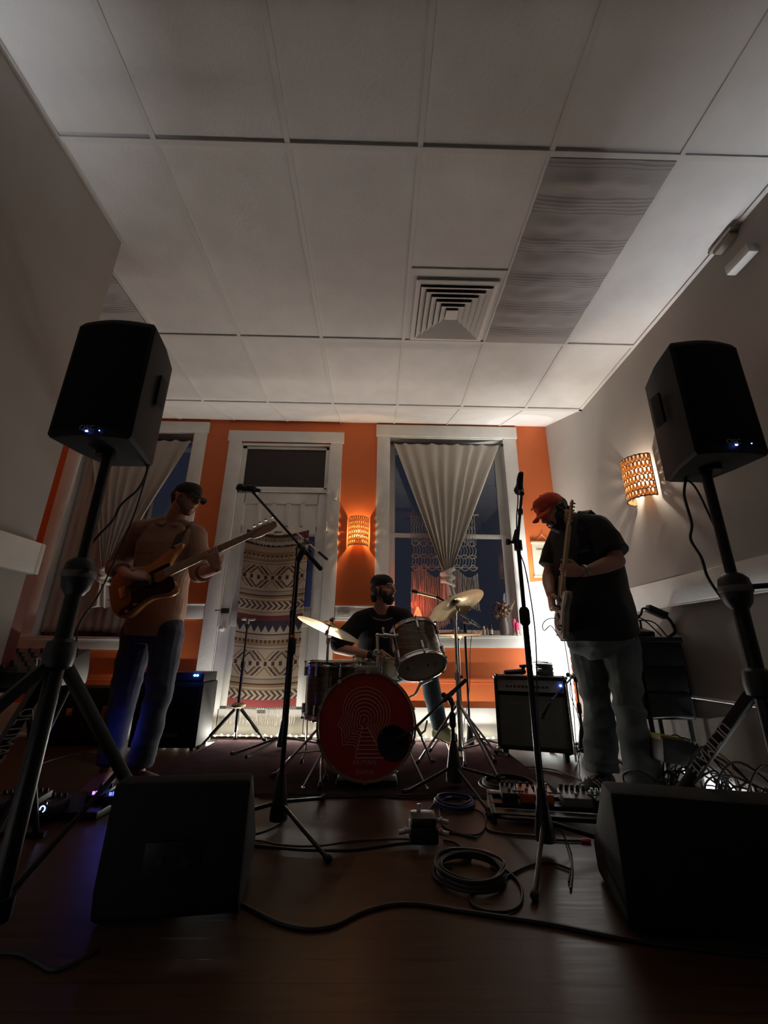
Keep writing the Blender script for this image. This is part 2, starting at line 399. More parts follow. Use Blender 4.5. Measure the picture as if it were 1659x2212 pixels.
# door with transom
def door():
    root = thing('door_1', None, None, ((DR[0]+DR[1])/2, B, 0)); root['kind'] = 'structure'
    x0, x1 = DR
    c = MB().rng(x0-0.135, x0+0.005, B-0.024, B, 0, 2.985).rng(x1-0.005, x1+0.130, B-0.024, B, 0, 2.985).rng(x0-0.15, x1+0.145, B-0.034, B, 2.98, 3.11)
    c.build('casing', white_paint, root, bevel=0.003)
    j = MB().rng(x0-0.01, x0+0.014, B-0.02, B+0.2, 0, 2.96).rng(x1-0.014, x1+0.01, B-0.02, B+0.2, 0, 2.96).rng(x0, x1, B-0.02, B+0.2, 2.945, 2.96).rng(x0, x1, B-0.012, B+0.10, 2.385, 2.42)
    j.build('jamb', white_paint, root, smooth=False)
    tr = MB()
    for a in ((x0+0.012, x0+0.062, 2.42, 2.945), (x1-0.056, x1-0.012, 2.42, 2.945)): tr.rng(a[0], a[1], B+0.02, B+0.055, a[2], a[3])
    tr.rng(x0+0.012, x1-0.012, B+0.02, B+0.055, 2.42, 2.452); tr.rng(x0+0.012, x1-0.012, B+0.02, B+0.055, 2.908, 2.945)
    tf = tr.build('transom_frame', white_paint, root, bevel=0.004)
    MB().rng(x0+0.055, x1-0.05, B+0.036, B+0.041, 2.445, 2.915).build('transom_glass', mat('frosted_dark_glass', (0.035, 0.03, 0.03), 0.55, spec=0.3), root, smooth=False)
    y = B+0.012; s = MB()
    s.rng(x0+0.016, x1-0.016, y+0.014, y+0.045, 0.01, 2.378)
    # stiles and rails proud of sunk panels; five narrow top panels
    for a in ((x0+0.016, x0+0.115, 0.01, 2.378), (x1-0.115, x1-0.016, 0.01, 2.378), (x0+0.1, x1-0.1, 2.255, 2.378), (x0+0.1, x1-0.1, 1.92, 2.01), (x0+0.1, x1-0.1, 0.98, 1.16), (x0+0.1, x1-0.1, 0.01, 0.24)):
        s.rng(a[0], a[1], y, y+0.03, a[2], a[3])
    w = (x1-x0-0.23)/5
    for i in range(1, 5): s.rng(x0+0.115+i*w-0.022, x0+0.115+i*w+0.022, y, y+0.03, 1.99, 2.27)
    s.rng((x0+x1)/2-0.045, (x0+x1)/2+0.045, y, y+0.03, 0.2, 1.95)
    sl_ = s.build('door_slab', white_paint, root, bevel=0.004)
    l = MB(); l.rng(x0+0.02, x0+0.095, y-0.022, y, 1.095, 1.145)
    l.cyl((x0-0.03, B-0.035, 1.12), (x0+0.03, B-0.035, 1.12), 0.007); l.build('door_latch', mat('old_brass', (0.10, 0.085, 0.06), 0.4, 0.8), root, bevel=0.002)
    k = MB(); k.lathe((x0+0.055, y, 0.95), (0, -1, 0), [(0.0, 0.0), (0.028, 0.0), (0.028, 0.004), (0.010, 0.008), (0.010, 0.03), (0.026, 0.042), (0.026, 0.056), (0.0, 0.062)], 24)
    k.build('door_knob', white_paint, root)
    h = MB()
    for z in (0.35, 1.95, 2.37): h.cyl((x1+0.004, B-0.03, z), (x1+0.004, B-0.03, z+0.1), 0.007, n=10); h.rng(x1-0.02, x1+0.03, B-0.028, B-0.02, z, z+0.1)
    h.build('hinge', white_paint, root)
door()
# small painted hardware on the casing and a plate on the rail
o = MB().rng(-0.475, -0.445, B-0.05, B-0.024, 2.30, 2.40).build('door_bracket', white_paint, bevel=0.004); tag(o, 'small white painted bracket on the right door casing, level with top of the door', 'bracket')
sp = MB().rng(-0.385, -0.255, B-0.030, B-0.022, 1.072, 1.148)
o = sp.build('switch_plate', mat('almond_plastic', (0.50, 0.48, 0.44), 0.4), None, bevel=0.002); tag(o, 'pale switch plate on the white rail between the door and the knotted curtain window', 'switch')
MB().rng(-0.375, -0.345, B-0.036, B-0.030, 1.085, 1.135).build('rocker', mat('almond_plastic'), o, bevel=0.001)
MB().rng(-0.325, -0.27, B-0.034, B-0.030, 1.09, 1.13).build('outlet', mat('almond_plastic'), o, bevel=0.001)

# ------------------------------------------------------------------ rug
rug_m = mat('rug_wool', (0.055, 0.037, 0.041), 1.0, col2=(0.072, 0.048, 0.052), scale=9, bump=0.5, bscale=220, spec=0.0)
rg = MB().rng(-1.36, 1.06, 2.665, 4.13, 0.0, 0.012)
o = rg.build('rug', rug_m, None, bevel=0.004); tag(o, 'plain muted purple-grey rug under the drum kit', 'rug')

# ------------------------------------------------------------------ vent
vent = thing('air_vent', 'square white ceiling air vent with nested slanted louvers', 'vent', (0.475, 2.25, CZ))
vm = mat('vent_enamel', (0.80, 0.77, 0.73), 0.45)
cx, cy = 0.475, 2.255
def sq(a, z): return [(cx-a, cy-a, z), (cx+a, cy-a, z), (cx+a, cy+a, z), (cx-a, cy+a, z)]
v = MB(); v.loft([sq(0.262, CZ-0.002), sq(0.262, CZ-0.010), sq(0.232, CZ-0.014), sq(0.232, CZ+0.0)], caps=False); v.build('frame', vm, vent, smooth=False)
v = MB(); v.add(sq(0.235, CZ+0.0075), [(0, 1, 2, 3)]); v.build('duct_opening', mat('duct_black', (0.004, 0.004, 0.004), 0.9), vent, smooth=False)
for i in range(6):
    a = 0.228 - i*0.0375; v = MB()
    if i < 5: v.loft([sq(a, CZ-0.026), sq(a-0.034, CZ-0.004), sq(a-0.036, CZ-0.005), sq(a-0.0025, CZ-0.028)], caps=False)
    else: v.loft([sq(a, CZ-0.026), sq(0.012, CZ-0.012), sq(0.012, CZ-0.009), sq(a, CZ-0.022)], caps=True)
    v.build('louver', vm, vent, smooth=False)
# ------------------------------------------------------------------ cloth stretched over ceiling panels
def cloth_mat():
    m = bpy.data.materials.new('striped_cotton'); m.use_nodes = True; nt = m.node_tree; b = nt.nodes['Principled BSDF']; b.inputs['Roughness'].default_value = 0.95
    tc = nt.nodes.new('ShaderNodeTexCoord'); sx = nt.nodes.new('ShaderNodeSeparateXYZ'); nt.links.new(tc.outputs['Object'], sx.inputs[0])
    def math_(op, a, b_=None, **k):
        n = nt.nodes.new('ShaderNodeMath'); n.operation = op
        for i, v_ in enumerate((a, b_)):
            if v_ is None: continue
            if isinstance(v_, (int, float)): n.inputs[i].default_value = v_
            else: nt.links.new(v_, n.inputs[i])
        return n.outputs[0]
    ns = nt.nodes.new('ShaderNodeTexNoise'); ns.inputs['Scale'].default_value = 3.0; nt.links.new(tc.outputs['Object'], ns.inputs['Vector'])
    y = math_('ADD', sx.outputs[1], math_('MULTIPLY', ns.outputs[0], 0.02))
    fine = math_('SINE', math_('MULTIPLY', y, 330.0)); band = math_('SINE', math_('MULTIPLY', y, 28.0))
    k = math_('MULTIPLY', math_('GREATER_THAN', fine, 0.1), math_('GREATER_THAN', band, 0.15))
    weave = nt.nodes.new('ShaderNodeTexNoise'); weave.inputs['Scale'].default_value = 40
    mp = nt.nodes.new('ShaderNodeMapping'); mp.inputs['Scale'].default_value = (0.3, 6, 1); nt.links.new(tc.outputs['Object'], mp.inputs[0]); nt.links.new(mp.outputs[0], weave.inputs['Vector'])
    f = math_('ADD', math_('MULTIPLY', k, 0.55), math_('MULTIPLY', weave.outputs[0], 0.5))
    r = nt.nodes.new('ShaderNodeMixRGB'); r.inputs[1].default_value = (0.50, 0.47, 0.46, 1); r.inputs[2].default_value = (0.27, 0.25, 0.25, 1)
    nt.links.new(f, r.inputs[0]); nt.links.new(r.outputs[0], b.inputs['Base Color']); return m
cm = cloth_mat()
def ceiling_cloth(x0, x1, y0, y1, seed):
    nx, ny = 36, 110; mb = MB(); vs = []
    for s_ in (0, 1):
        for j in range(ny+1):
            for i in range(nx+1):
                u, w = i/nx, j/ny
                x = x0+(x1-x0)*u; y = y0+(y1-y0)*w
                e = min(1, 8*u*(1-u))*min(1, 14*w*(1-w))
                sag = 0.010*e + 0.006*e*(0.5+0.5*math.sin(y*55+noise.noise(Vector((x*5, y*2, seed)))*4)) + 0.006*e*noise.noise(Vector((x*9, y*16, seed)))
                vs.append((x + 0.006*noise.noise(Vector((y*12, 3, seed)))*(abs(u-0.5)*2)**4, y, CZ-0.001-sag-(0 if s_ else 0.002)))
    n = (nx+1)*(ny+1); fs = []
    for s_ in (0, 1):
        for j in range(ny):
            for i in range(nx): a = s_*n+j*(nx+1)+i; fs.append((a, a+1, a+nx+2, a+nx+1))
    mb.add(vs, fs)
    return mb.build('ceiling_cloth', cm)
tag(ceiling_cloth(0.775, 1.375, 1.305, 2.528, 3), 'grey striped cloth sagging under a long ceiling panel beside the air vent', 'cloth')
tag(ceiling_cloth(-2.27, -1.68, 1.9, 2.528, 9), 'grey cloth on the ceiling panel beyond the left wall corner, above the left loudspeaker', 'cloth')
# ------------------------------------------------------------------ small boxes high on the right wall
o = MB().rng(XR-0.055, XR, 1.60, 1.76, CZ-0.022, CZ-0.005).rng(XR-0.045, XR, 1.62, 1.74, CZ-0.05, CZ-0.02).build('junction_box', mat('beige_box', (0.30, 0.275, 0.23), 0.7), None, bevel=0.006)
tag(o, 'small beige box in the corner where the right wall meets the ceiling', 'box')
o = MB().rng(XR-0.05, XR, 1.555, 1.70, 2.72, 2.775).build('wall_block', mat('white_enamel', (0.7, 0.7, 0.66), 0.4), None, bevel=0.003)  # plain white block set against the wall
tag(o, 'small white block fixed high on the right wall above the right loudspeaker', 'bracket')
# ================================================================== wall things
linen = mat('linen', (0.47, 0.435, 0.38), 0.9, col2=(0.52, 0.48, 0.42), scale=60, bump=0.4, bscale=400, sheen=0.2)
def curtain(name, xa, xb, ztop, kx, kz, ky, label, seed, tail=0.24):
    root = thing(name, label, 'curtain', ((xa+xb)/2, ky, kz-tail))
    nu, nv = 180, 70; vs = []
    for j in range(nv+1):
        v = j/nv; w = (1-v)**0.99; z = ztop + (kz+0.02-ztop)*v
        for i in range(nu+1):
            u = i/nu; c = kx + (u-0.5)*0.085; full = xa + (xb-xa)*u
            x = c*(1-w) + full*w
            ph = u*2*math.pi*8 + noise.noise(Vector((u*4, v*0.5, seed)))*2.4
            amp = 0.007 + 0.011*min(1, v*2.5)*(1-0.2*v)
            y = ky + amp*math.sin(ph) + 0.03*v*v*math.sin(u*math.pi)*-1 + 0.008*noise.noise(Vector((u*14, v*3, seed+4)))
            ed = min(u, 1-u)
            if ed < 0.045: y -= 0.028*(0.25+v)*math.cos(ed/0.045*math.pi/2)      # the hems roll forward
            if 0.045 < ed < 0.09: y += 0.016*(0.2+v)
            vs.append((x, y, z + (0.006*math.sin(ph*0.5) if j == 0 else 0)))
    fs = [(j*(nu+1)+i, j*(nu+1)+i+1, (j+1)*(nu+1)+i+1, (j+1)*(nu+1)+i) for j in range(nv) for i in range(nu)]
    cl = MB().add(vs, fs).build('cloth', linen, root, angle=180)
    sol = cl.modifiers.new('thick', 'SOLIDIFY'); sol.thickness = 0.003
    k = MB(); K = Vector((kx, ky-0.03, kz))
    k.ell(K+Vector((0, 0, -0.055)), (0.055, 0.045, 0.075))
    for dz, tl, r in ((0.005, 0.5, 0.020), (-0.035, -0.35, 0.019), (-0.075, 0.35, 0.018), (-0.11, -0.45, 0.017)):
        pts = [K + Vector((0.060*math.cos(a), 0.050*math.sin(a), dz+0.060*tl*math.cos(a))) for a in [2*math.pi*q/20 for q in range(20)]]
        k.tube(pts, r, 10, closed=True)
    fuse(k, 'knot', linen, root, 0.006, 3, 0.004, 30)
    tl = MB(); n = 26
    secs = []
    for q in range(9):
        f = q/8; wv = 0.040+0.035*f
        secs.append([Vector((kx+0.03*f+wv*math.cos(a)*(1+0.22*math.sin(5*a)), ky-0.03+0.032*(1+0.3*f)*math.sin(a)*(1+0.25*math.sin(7*a+1)), kz-0.12-tail*f+0.012*math.sin(3*a)*f)) for a in [2*math.pi*w/n for w in range(n)]])
    tl.loft(secs); tl.build('tail', linen, root, angle=70)
    MB().cyl((xa-0.02, ky+0.002, ztop+0.005), (xb+0.03, ky+0.002, ztop+0.005), 0.009, n=12).ell((xa-0.025, ky, ztop+0.005), 0.018).ell((xb+0.035, ky, ztop+0.005), 0.018).build('rod', black_metal, root)
    return root
k2 = at(967, 1236, Y=4.19)
curtain('curtain', 0.165, 1.365, 3.005, k2.x, k2.z, 4.235, 'linen curtain knotted low in the middle of the window behind the drummer', 1)
k1 = at(226, 1232, Y=4.19)
curtain('curtain', -3.24, -2.12, 2.985, k1.x, k1.z, 4.235, 'linen curtain knotted in the window behind the bass player', 5)
d = MB(); vs = []; nu, nv = 60, 30
for j in range(nv+1):
    for i in range(nu+1):
        u, v = i/nu, j/nv
        vs.append((-3.30+0.92*u*(0.90+0.10*v), 4.285+0.012*math.sin(u*2*math.pi*11+v), 2.98-(2.98-0.9)*v))
d.add(vs, [(j*(nu+1)+i, j*(nu+1)+i+1, (j+1)*(nu+1)+i+1, (j+1)*(nu+1)+i) for j in range(nv) for i in range(nu)])
o = d.build('drape', linen, None, angle=180); tag(o, 'straight pale drape hanging at the left side of the left window', 'curtain')
o.modifiers.new('thick', 'SOLIDIFY').thickness = 0.003

# ------------------------------------------------------------------ macrame in the window
mac_m = mat('cotton_cord', (0.50, 0.45, 0.38), 0.9, bump=0.5, bscale=300)
root = thing('macrame', 'cream knotted macrame with long fringe hanging inside the window behind the knotted curtain', 'wall hanging', (0.69, 4.315, 0.95))
xl, xr_ = 0.36, 1.05
fr = MB()
for i in range(86):
    u = i/85; x = xl+(xr_-xl)*u + random.uniform(-0.002, 0.002)
    zb = 0.965 + (0.17 if u > 0.55 else 0.0) + 0.05*abs(math.sin(u*9)) + random.uniform(-0.02, 0.02)
    zt = 1.55 + 0.05*math.sin(u*math.pi*4)
    p = [(x+random.uniform(-0.004, 0.004), 4.315+random.uniform(-0.008, 0.008), zt+(zb-zt)*q/6) for q in range(7)]
    fr.tube(spline(p, 2), 0.0032, 5)
fr.build('fringe', mac_m, root)
kn = MB()
for zc, amp in ((1.60, 0.03), (1.72, 0.02), (1.86, 0.03)):
    for s_ in (-1, 1):
        kn.tube([(xl+(xr_-xl)*q/60, 4.312+0.006*s_*math.cos(q*0.6), zc+s_*amp*math.sin(q/60*math.pi*8)) for q in range(61)], 0.0055, 6)
for r_ in range(5):
    for c_ in range(22):
        x = xl+(xr_-xl)*(c_+0.5*(r_ % 2))/22; z = 1.62+0.11*r_/1.0
        kn.tube([(x, 4.315, z), (x+0.015, 4.31, z+0.055), (x, 4.315, z+0.11)], 0.0035, 5)
kn.rng(xl-0.01, xr_+0.01, 4.311, 4.319, 1.60, 1.61)
kn.build('knotwork', mac_m, root)
MB().cyl((xl-0.05, 4.315, 2.19), (xr_+0.05, 4.315, 2.19), 0.010).build('rod', mat('driftwood', (0.3, 0.22, 0.15), 0.8), root)
cd = MB()
for i in range(24):
    x = xl+(xr_-xl)*i/23; cd.tube([(x, 4.315, 2.19), (x, 4.312, 1.88)], 0.0035, 5)
cd.build('cords', mac_m, root)

# ------------------------------------------------------------------ tapestry on the door (pattern woven cell by cell)
PAL = [mat('yarn_cream', (0.42, 0.34, 0.25), 0.95), mat('yarn_brown', (0.055, 0.022, 0.016), 0.95), mat('yarn_tan', (0.28, 0.17, 0.09), 0.95),
       mat('yarn_maroon', (0.13, 0.025, 0.025), 0.95), mat('yarn_navy', (0.022, 0.024, 0.040), 0.95), mat('yarn_beige', (0.34, 0.26, 0.19), 0.95), mat('yarn_red', (0.30, 0.055, 0.05), 0.95)]
def weave(u, v):
    """u 0..108 across, v rows from the top (0..~270)"""
    def chev(v0, h, p=9, th=4):
        q = abs((v-v0)-h/2); return 1 if ((u+q*1.0) % p) < th else 0
    c = u-54
    if v < 14: return 1 if (u//3) % 2 else 3
    if v < 20: return 0
    if v < 24: return 1
    if v < 34: return 5 if v % 3 else 0
    if v < 40: return 2
    if v < 43: return 1 if (u % 8) < 3 else 2
    if v < 47: return 0 if (u % 6) else 1
    if v < 52: return 2
    if v < 55: return 0
    if v < 57: return 1 if u % 2 else 0
    if v < 60: return 0
    if v < 100:
        m = v-80; a = abs(m)
        if a <= 4:
            d = (u % 12)
            if 3 <= d <= 7 and a <= 3: return 1
            return 0
        k = (abs(((u+a*0.9) % 52)-26)+a)
        k2_ = (abs(((u-a*0.9) % 52)-26)+a)
        kk = abs((u % 52)-26)+a*0.9
        if 22 <= kk < 26 or 14 <= kk < 17: return 1
        if 18 <= kk < 20 or 30 <= kk < 33: return 2
        if kk < 7: return 5
        return 0
    if v < 104: return 0
    if v < 106: return 1 if u % 2 else 5
    if v < 112: return 5
    if v < 114: return 1
    if v < 118: return 2
    if v < 121: return 0
    if v < 123: return 2
    if v < 137: return chev(123, 14)
    if v < 140: return 0
    if v < 142: return 2
    if v < 147: return 5
    if v < 156: return 3
    if v < 158: return 4
    if v < 163: return 4 if (u % 5) else 3
    if v < 175:
        return 4 if (v-163) < 12-abs((u % 12)-6)*1.9 else 0
    if v < 178: return 0
    if v < 180: return 1
    if v < 188: return 5 if v % 3 else 0
    if v < 193: return 1 if (u % 7) < 3 else 2
    if v < 198: return 2
    return weave(u, v-146) if v < 283 else (6 if v < 294 else (4 if (u % 3) else 0))
def fwd_y(x, z): return 4.195
tp = thing('tapestry', 'long woven tapestry with cream and brown zigzags and diamonds hanging over the white door', 'tapestry', (-1.03, 4.19, 0.1))
mb = MB(); nu, nv = 108, 296; x0, x1 = -1.36, -0.715; zt, zb = 1.93, 0.27
def tpos(i, j):
    u, v = i/nu, j/nv
    w = 1 - 0.02*v; x = (x0+x1)/2 + ((x0+x1)/2-(x0+x1)/2) + (u-0.5)*(x1-x0)*w
    z = zt+(zb-zt)*v - 0.045*math.sin(math.pi*u)*max(0, 1-v*0.55) + 0.02*(abs(u-0.5)*2)**2*max(0, 1-v*8)
    y = 4.185 - 0.018*math.sin(math.pi*u)*(1-v) - 0.008*math.sin(u*9+v*7)*0.6 - 0.012*math.sin(v*6)
    return (x, y, z)
for m_ in PAL: mb.use(m_)
mb.v = [Vector(tpos(i, j)) for j in range(nv+1) for i in range(nu+1)]
for j in range(nv):
    for i in range(nu):
        mb.f.append([j*(nu+1)+i, j*(nu+1)+i+1, (j+1)*(nu+1)+i+1, (j+1)*(nu+1)+i]); mb.m.append(weave(i, j))
cl = mb.build('woven_cloth', None, tp, angle=180); cl.modifiers.new('thick', 'SOLIDIFY').thickness = 0.004
fr = MB()
for i in range(58):
    a = Vector(tpos(i*nu/57, nv)); fr.tube([a, a+Vector((random.uniform(-0.004, 0.004), -0.003, -0.07)), a+Vector((random.uniform(-0.01, 0.01), 0, -0.135+random.uniform(-0.01, 0.01)))], 0.0016, 4)
fr.build('fringe', mac_m, tp)
fr = MB()
for i in range(64):
    a = Vector(tpos(12+i*84/63, 6)) + Vector((0, -0.008, 0)); fr.tube([a, a+Vector((random.uniform(-0.004, 0.004), -0.004, -0.05)), a+Vector((random.uniform(-0.006, 0.006), -0.002, -0.085+random.uniform(-0.012, 0.012)))], 0.0019, 4)
fr.build('top_fringe', mac_m, tp)
bl = MB(); bl.loft([[(x, 4.20+0.006*math.sin(x*60), z) for x, z in ((-0.75, z_), (-0.66, z_), (-0.66, z_), (-0.75, z_))] for z_ in (1.9, 1.2)], caps=False)
bl = MB().rng(-0.77, -0.655, 4.203, 4.211, 1.165, 1.885)
o = bl.build('blue_cloth', mat('blue_cloth', (0.020, 0.030, 0.13), 0.8, bump=0.3, bscale=100), None, bevel=0.003); tag(o, 'narrow strip of dark blue cloth hanging behind the right edge of the tapestry', 'cloth')

# ------------------------------------------------------------------ wicker sconces
straw = bpy.data.materials.new('straw'); straw.use_nodes = True
_nt = straw.node_tree; _b = _nt.nodes['Principled BSDF']; _b.inputs['Base Color'].default_value = (0.42, 0.25, 0.11, 1); _b.inputs['Roughness'].default_value = 0.7
_tr = _nt.nodes.new('ShaderNodeBsdfTranslucent'); _tr.inputs[0].default_value = (0.62, 0.36, 0.15, 1); _mx = _nt.nodes.new('ShaderNodeMixShader'); _mx.inputs[0].default_value = 0.5
_out = _nt.nodes['Material Output']; _nt.links.new(_b.outputs[0], _mx.inputs[1]); _nt.links.new(_tr.outputs[0], _mx.inputs[2]); _nt.links.new(_mx.outputs[0], _out.inputs[0])
def sconce(c, out, label, R=0.105, H=0.30, rows=6, cols=15):
    """half-round woven shade; c = bottom centre on the wall, out = direction away from the wall"""
    out = Vector(out); side = out.cross(Vector((0, 0, 1))); c = Vector(c)
    root = thing('wall_sconce', label, 'sconce', c)
    P = lambda a, z, r=1.0: c + side*(R*math.cos(a)*r) + out*(0.012+R*1.02*math.sin(a)*r) + Vector((0, 0, z))
    rg = MB()
    for i in range(rows+1):
        z = H*i/rows; rg.tube([P(math.pi*q/28, z + 0.0025*math.sin(q*2.2)) for q in range(29)], 0.0032 if 0 < i < rows else 0.0055, 6)
    for a in (0, math.pi): rg.tube([P(a, 0), P(a, H)], 0.004, 6)
    rg.build('frame_rings', mat('dark_wicker', (0.16, 0.075, 0.03), 0.7), root)
    w = MB()
    for i in range(rows):
        z0, z1 = H*i/rows, H*(i+1)/rows
        for k in range(cols):
            a0 = math.pi*(k+0.12)/cols; a1 = math.pi*(k+0.88)/cols; am = math.pi*(k+0.5)/cols
            hw = 0.0072
            for s0, s1 in ((a0, am), (a1, am)):
                p0, p1 = P(s0, z0+0.003), P(s1+(0.02 if s0 < am else -0.02), z1-0.003); t_ = (P(am+0.1, z0)-P(am-0.1, z0)).normalized()*hw; n_ = (P(am, z0, 1.02)-P(am, z0)).normalized()*0.0012
                w.loft([[p0-t_-n_, p0+t_-n_, p0+t_+n_, p0-t_+n_], [p1-t_*0.8-n_, p1+t_*0.8-n_, p1+t_*0.8+n_, p1-t_*0.8+n_]])
    w.build('woven_shade', straw, root, smooth=False)
    b = MB(); b.cyl(c+out*0.0+Vector((0, 0, H*0.3)), c+out*0.055+Vector((0, 0, H*0.3)), 0.022, n=16); b.cyl(c+out*0.06+Vector((0, 0, H*0.2)), c+out*0.06+Vector((0, 0, H*0.34)), 0.013, n=12)
    b.build('socket', white_paint, root)
    return root
sconce((-0.205, B, 1.788), (0, -1, 0), 'glowing wicker half-round wall sconce on the orange wall right of the door')
sconce((XR, 2.74, 1.80), (-1, 0, 0), 'glowing wicker wall sconce on the cream right wall beside the right loudspeaker', R=0.12, H=0.31)

# ------------------------------------------------------------------ scroll poster
ps = thing('scroll_poster', 'cream scroll poster hung by a string on the orange wall above the paper lamp', 'poster', (1.72, B, 1.30))
a = at(1147, 1172, Y=B-0.01); zt = a.z; zb = at(1155, 1245, Y=B-0.01).z; px0, px1 = a.x, a.x+0.245
paper = mat('poster_paper', (0.50, 0.46, 0.37), 0.8)
MB().rng(px0+0.004, px1-0.004, B-0.012, B-0.009, zb, zt).build('sheet', paper, ps, smooth=False)
rd = mat('poster_rod', (0.62, 0.50, 0.34), 0.6)
MB().rng(px0-0.004, px1+0.004, B-0.018, B-0.003, zt-0.012, zt+0.014).build('top_rod', rd, ps, bevel=0.002)
MB().rng(px0-0.004, px1+0.004, B-0.018, B-0.003, zb-0.014, zb+0.008).build('bottom_rod', rd, ps, bevel=0.002)
xm = (px0+px1)/2
MB().tube([(px0+0.05, B-0.01, zt+0.012), (xm, B-0.01, zt+0.085), (px1-0.05, B-0.01, zt+0.012)], 0.0022, 5).ell((xm, B-0.012, zt+0.086), 0.006).build('string', mat('pink_string', (0.75, 0.35, 0.22), 0.7), ps)
pr = MB().use(mat('print_yellow', (0.62, 0.40, 0.08), 0.8)); pr.lathe((xm+0.01, B-0.012, (zt+zb)/2+0.02), (0, -1, 0), [(0.0, 0.0), (0.045, 0.0), (0.045, 0.0004), (0, 0.0004)], 32)
pr.use(mat('print_ink', (0.06, 0.055, 0.05), 0.8)); X_, Z_ = (1, 0, 0), (0, 0, 1)
pr.text('NEW LOVE', (xm, B-0.0135, zt-0.072), X_, Z_, 0.030)
for q, s_ in enumerate(('a gentle light', 'is on its way', 'to your heart', 'new love')):
    pr.text(s_, (xm, B-0.0135, zt-0.125-0.021*q), X_, Z_, 0.016)
pr.text('2022', (xm, B-0.0135, zb+0.055), X_, Z_, 0.012)
pr.build('print', None, ps, smooth=False)

# ------------------------------------------------------------------ paper column lamp
pl = thing('paper_lamp', 'tall glowing white paper column lamp in the corner behind the guitarist', 'lamp', (1.60, 4.0, 0))
glowm = bpy.data.materials.new('lit_paper'); glowm.use_nodes = True
_b = glowm.node_tree.nodes['Principled BSDF']; _b.inputs['Base Color'].default_value = (0.85, 0.85, 0.82, 1); _b.inputs['Emission Color'].default_value = (0.97, 1.0, 0.98, 1); _b.inputs['Emission Strength'].default_value = 2.4
n = 48; secs = []
zz = [0.06, 0.07] + [0.07+1.30*q/60 for q in range(1, 60)] + [1.37, 1.40]
for z in zz:
    r = 0.165 + 0.0035*math.sin(z*95) - (0.012 if z > 1.385 or z < 0.065 else 0)
    secs.append([Vector((1.60+r*math.cos(2*math.pi*k/n)*(1+0.010*noise.noise(Vector((k*0.8, z*9, 1)))), 4.0+r*math.sin(2*math.pi*k/n), z)) for k in range(n)])
sh = MB().loft(secs, caps=False).build('paper_shade', glowm, pl); sh.modifiers.new('thick', 'SOLIDIFY').thickness = 0.001
MB().lathe((1.60, 4.0, 0), (0, 0, 1), [(0, 0), (0.15, 0), (0.15, 0.03), (0.02, 0.045), (0.006, 0.06), (0.006, 0.98), (0.03, 1.0), (0.03, 1.03), (0, 1.03)], 32).build('base', black_metal, pl)

# ------------------------------------------------------------------ light strip along the wall foot
ls = thing('light_strip', 'glowing string of small warm white lights along the foot of the window wall', 'string lights', (-0.45, 4.18, 0.03))
MB().tube([(-2.0+0.1*q, 4.165+0.004*math.sin(q), 0.032) for q in range(32)], 0.005, 6).build('wire', mat('clear_wire', (0.6, 0.6, 0.5), 0.4), ls)
def bulbs(root, pts, m):
    p0 = Vector(pts[0]); b0 = MB().ell(p0, 0.0075, n=8, m=6).build('bulb', m, root)
    for p in pts[1:]:
        c_ = b0.copy(); COL.objects.link(c_); c_.parent = root; c_.location = Vector(p)-p0
bulbs(ls, [(-1.96+0.055*q, 4.155+0.006*math.sin(q*1.7), 0.036+0.006*math.sin(q*2.9)) for q in range(56)], mat('bulb_glow', (1, 0.95, 0.8), 0.5, emit=(1.0, 0.90, 0.66), estr=48.0))

# ------------------------------------------------------------------ things on the right sill
ZS = 0.92
def lathe_thing(name, c, prof, m, label, cat, n=24, parts=(), group=None):
    root = thing(name, label, cat, c, group)
    for pn, pf, pm in ((('body', prof, m),) + tuple(parts)): MB().lathe(c, (0, 0, 1), pf, n).build(pn, pm, root)
    return root
c = Vector((0.405, 4.17, ZS))
root = thing('red_lamp', 'small cone-shaped red glowing lamp on the sill behind the rack tom', 'lamp', c)
prof = [(0.0, 0.02), (0.060, 0.02), (0.058, 0.08), (0.046, 0.15), (0.026, 0.215), (0.008, 0.255), (0.0, 0.26)]
MB().lathe(c, (0, 0, 1), prof, 20).build('shade', mat('red_glow', (0.9, 0.25, 0.1), 0.5, emit=(1.0, 0.15, 0.06), estr=1.8), root)
MB().lathe(c, (0, 0, 1), [(0, 0), (0.06, 0), (0.06, 0.018), (0, 0.02)], 20).build('base', mat('dark_wood', (0.06, 0.03, 0.02), 0.6), root)
SC.objects['red_lamp_bulb'].location = (0.405, 4.17, ZS+0.32)
amber = mat('bottle_amber', (0.05, 0.025, 0.015), 0.2); lab = mat('bottle_label', (0.55, 0.50, 0.45), 0.7); whitep = mat('white_cap', (0.7, 0.68, 0.66), 0.4)
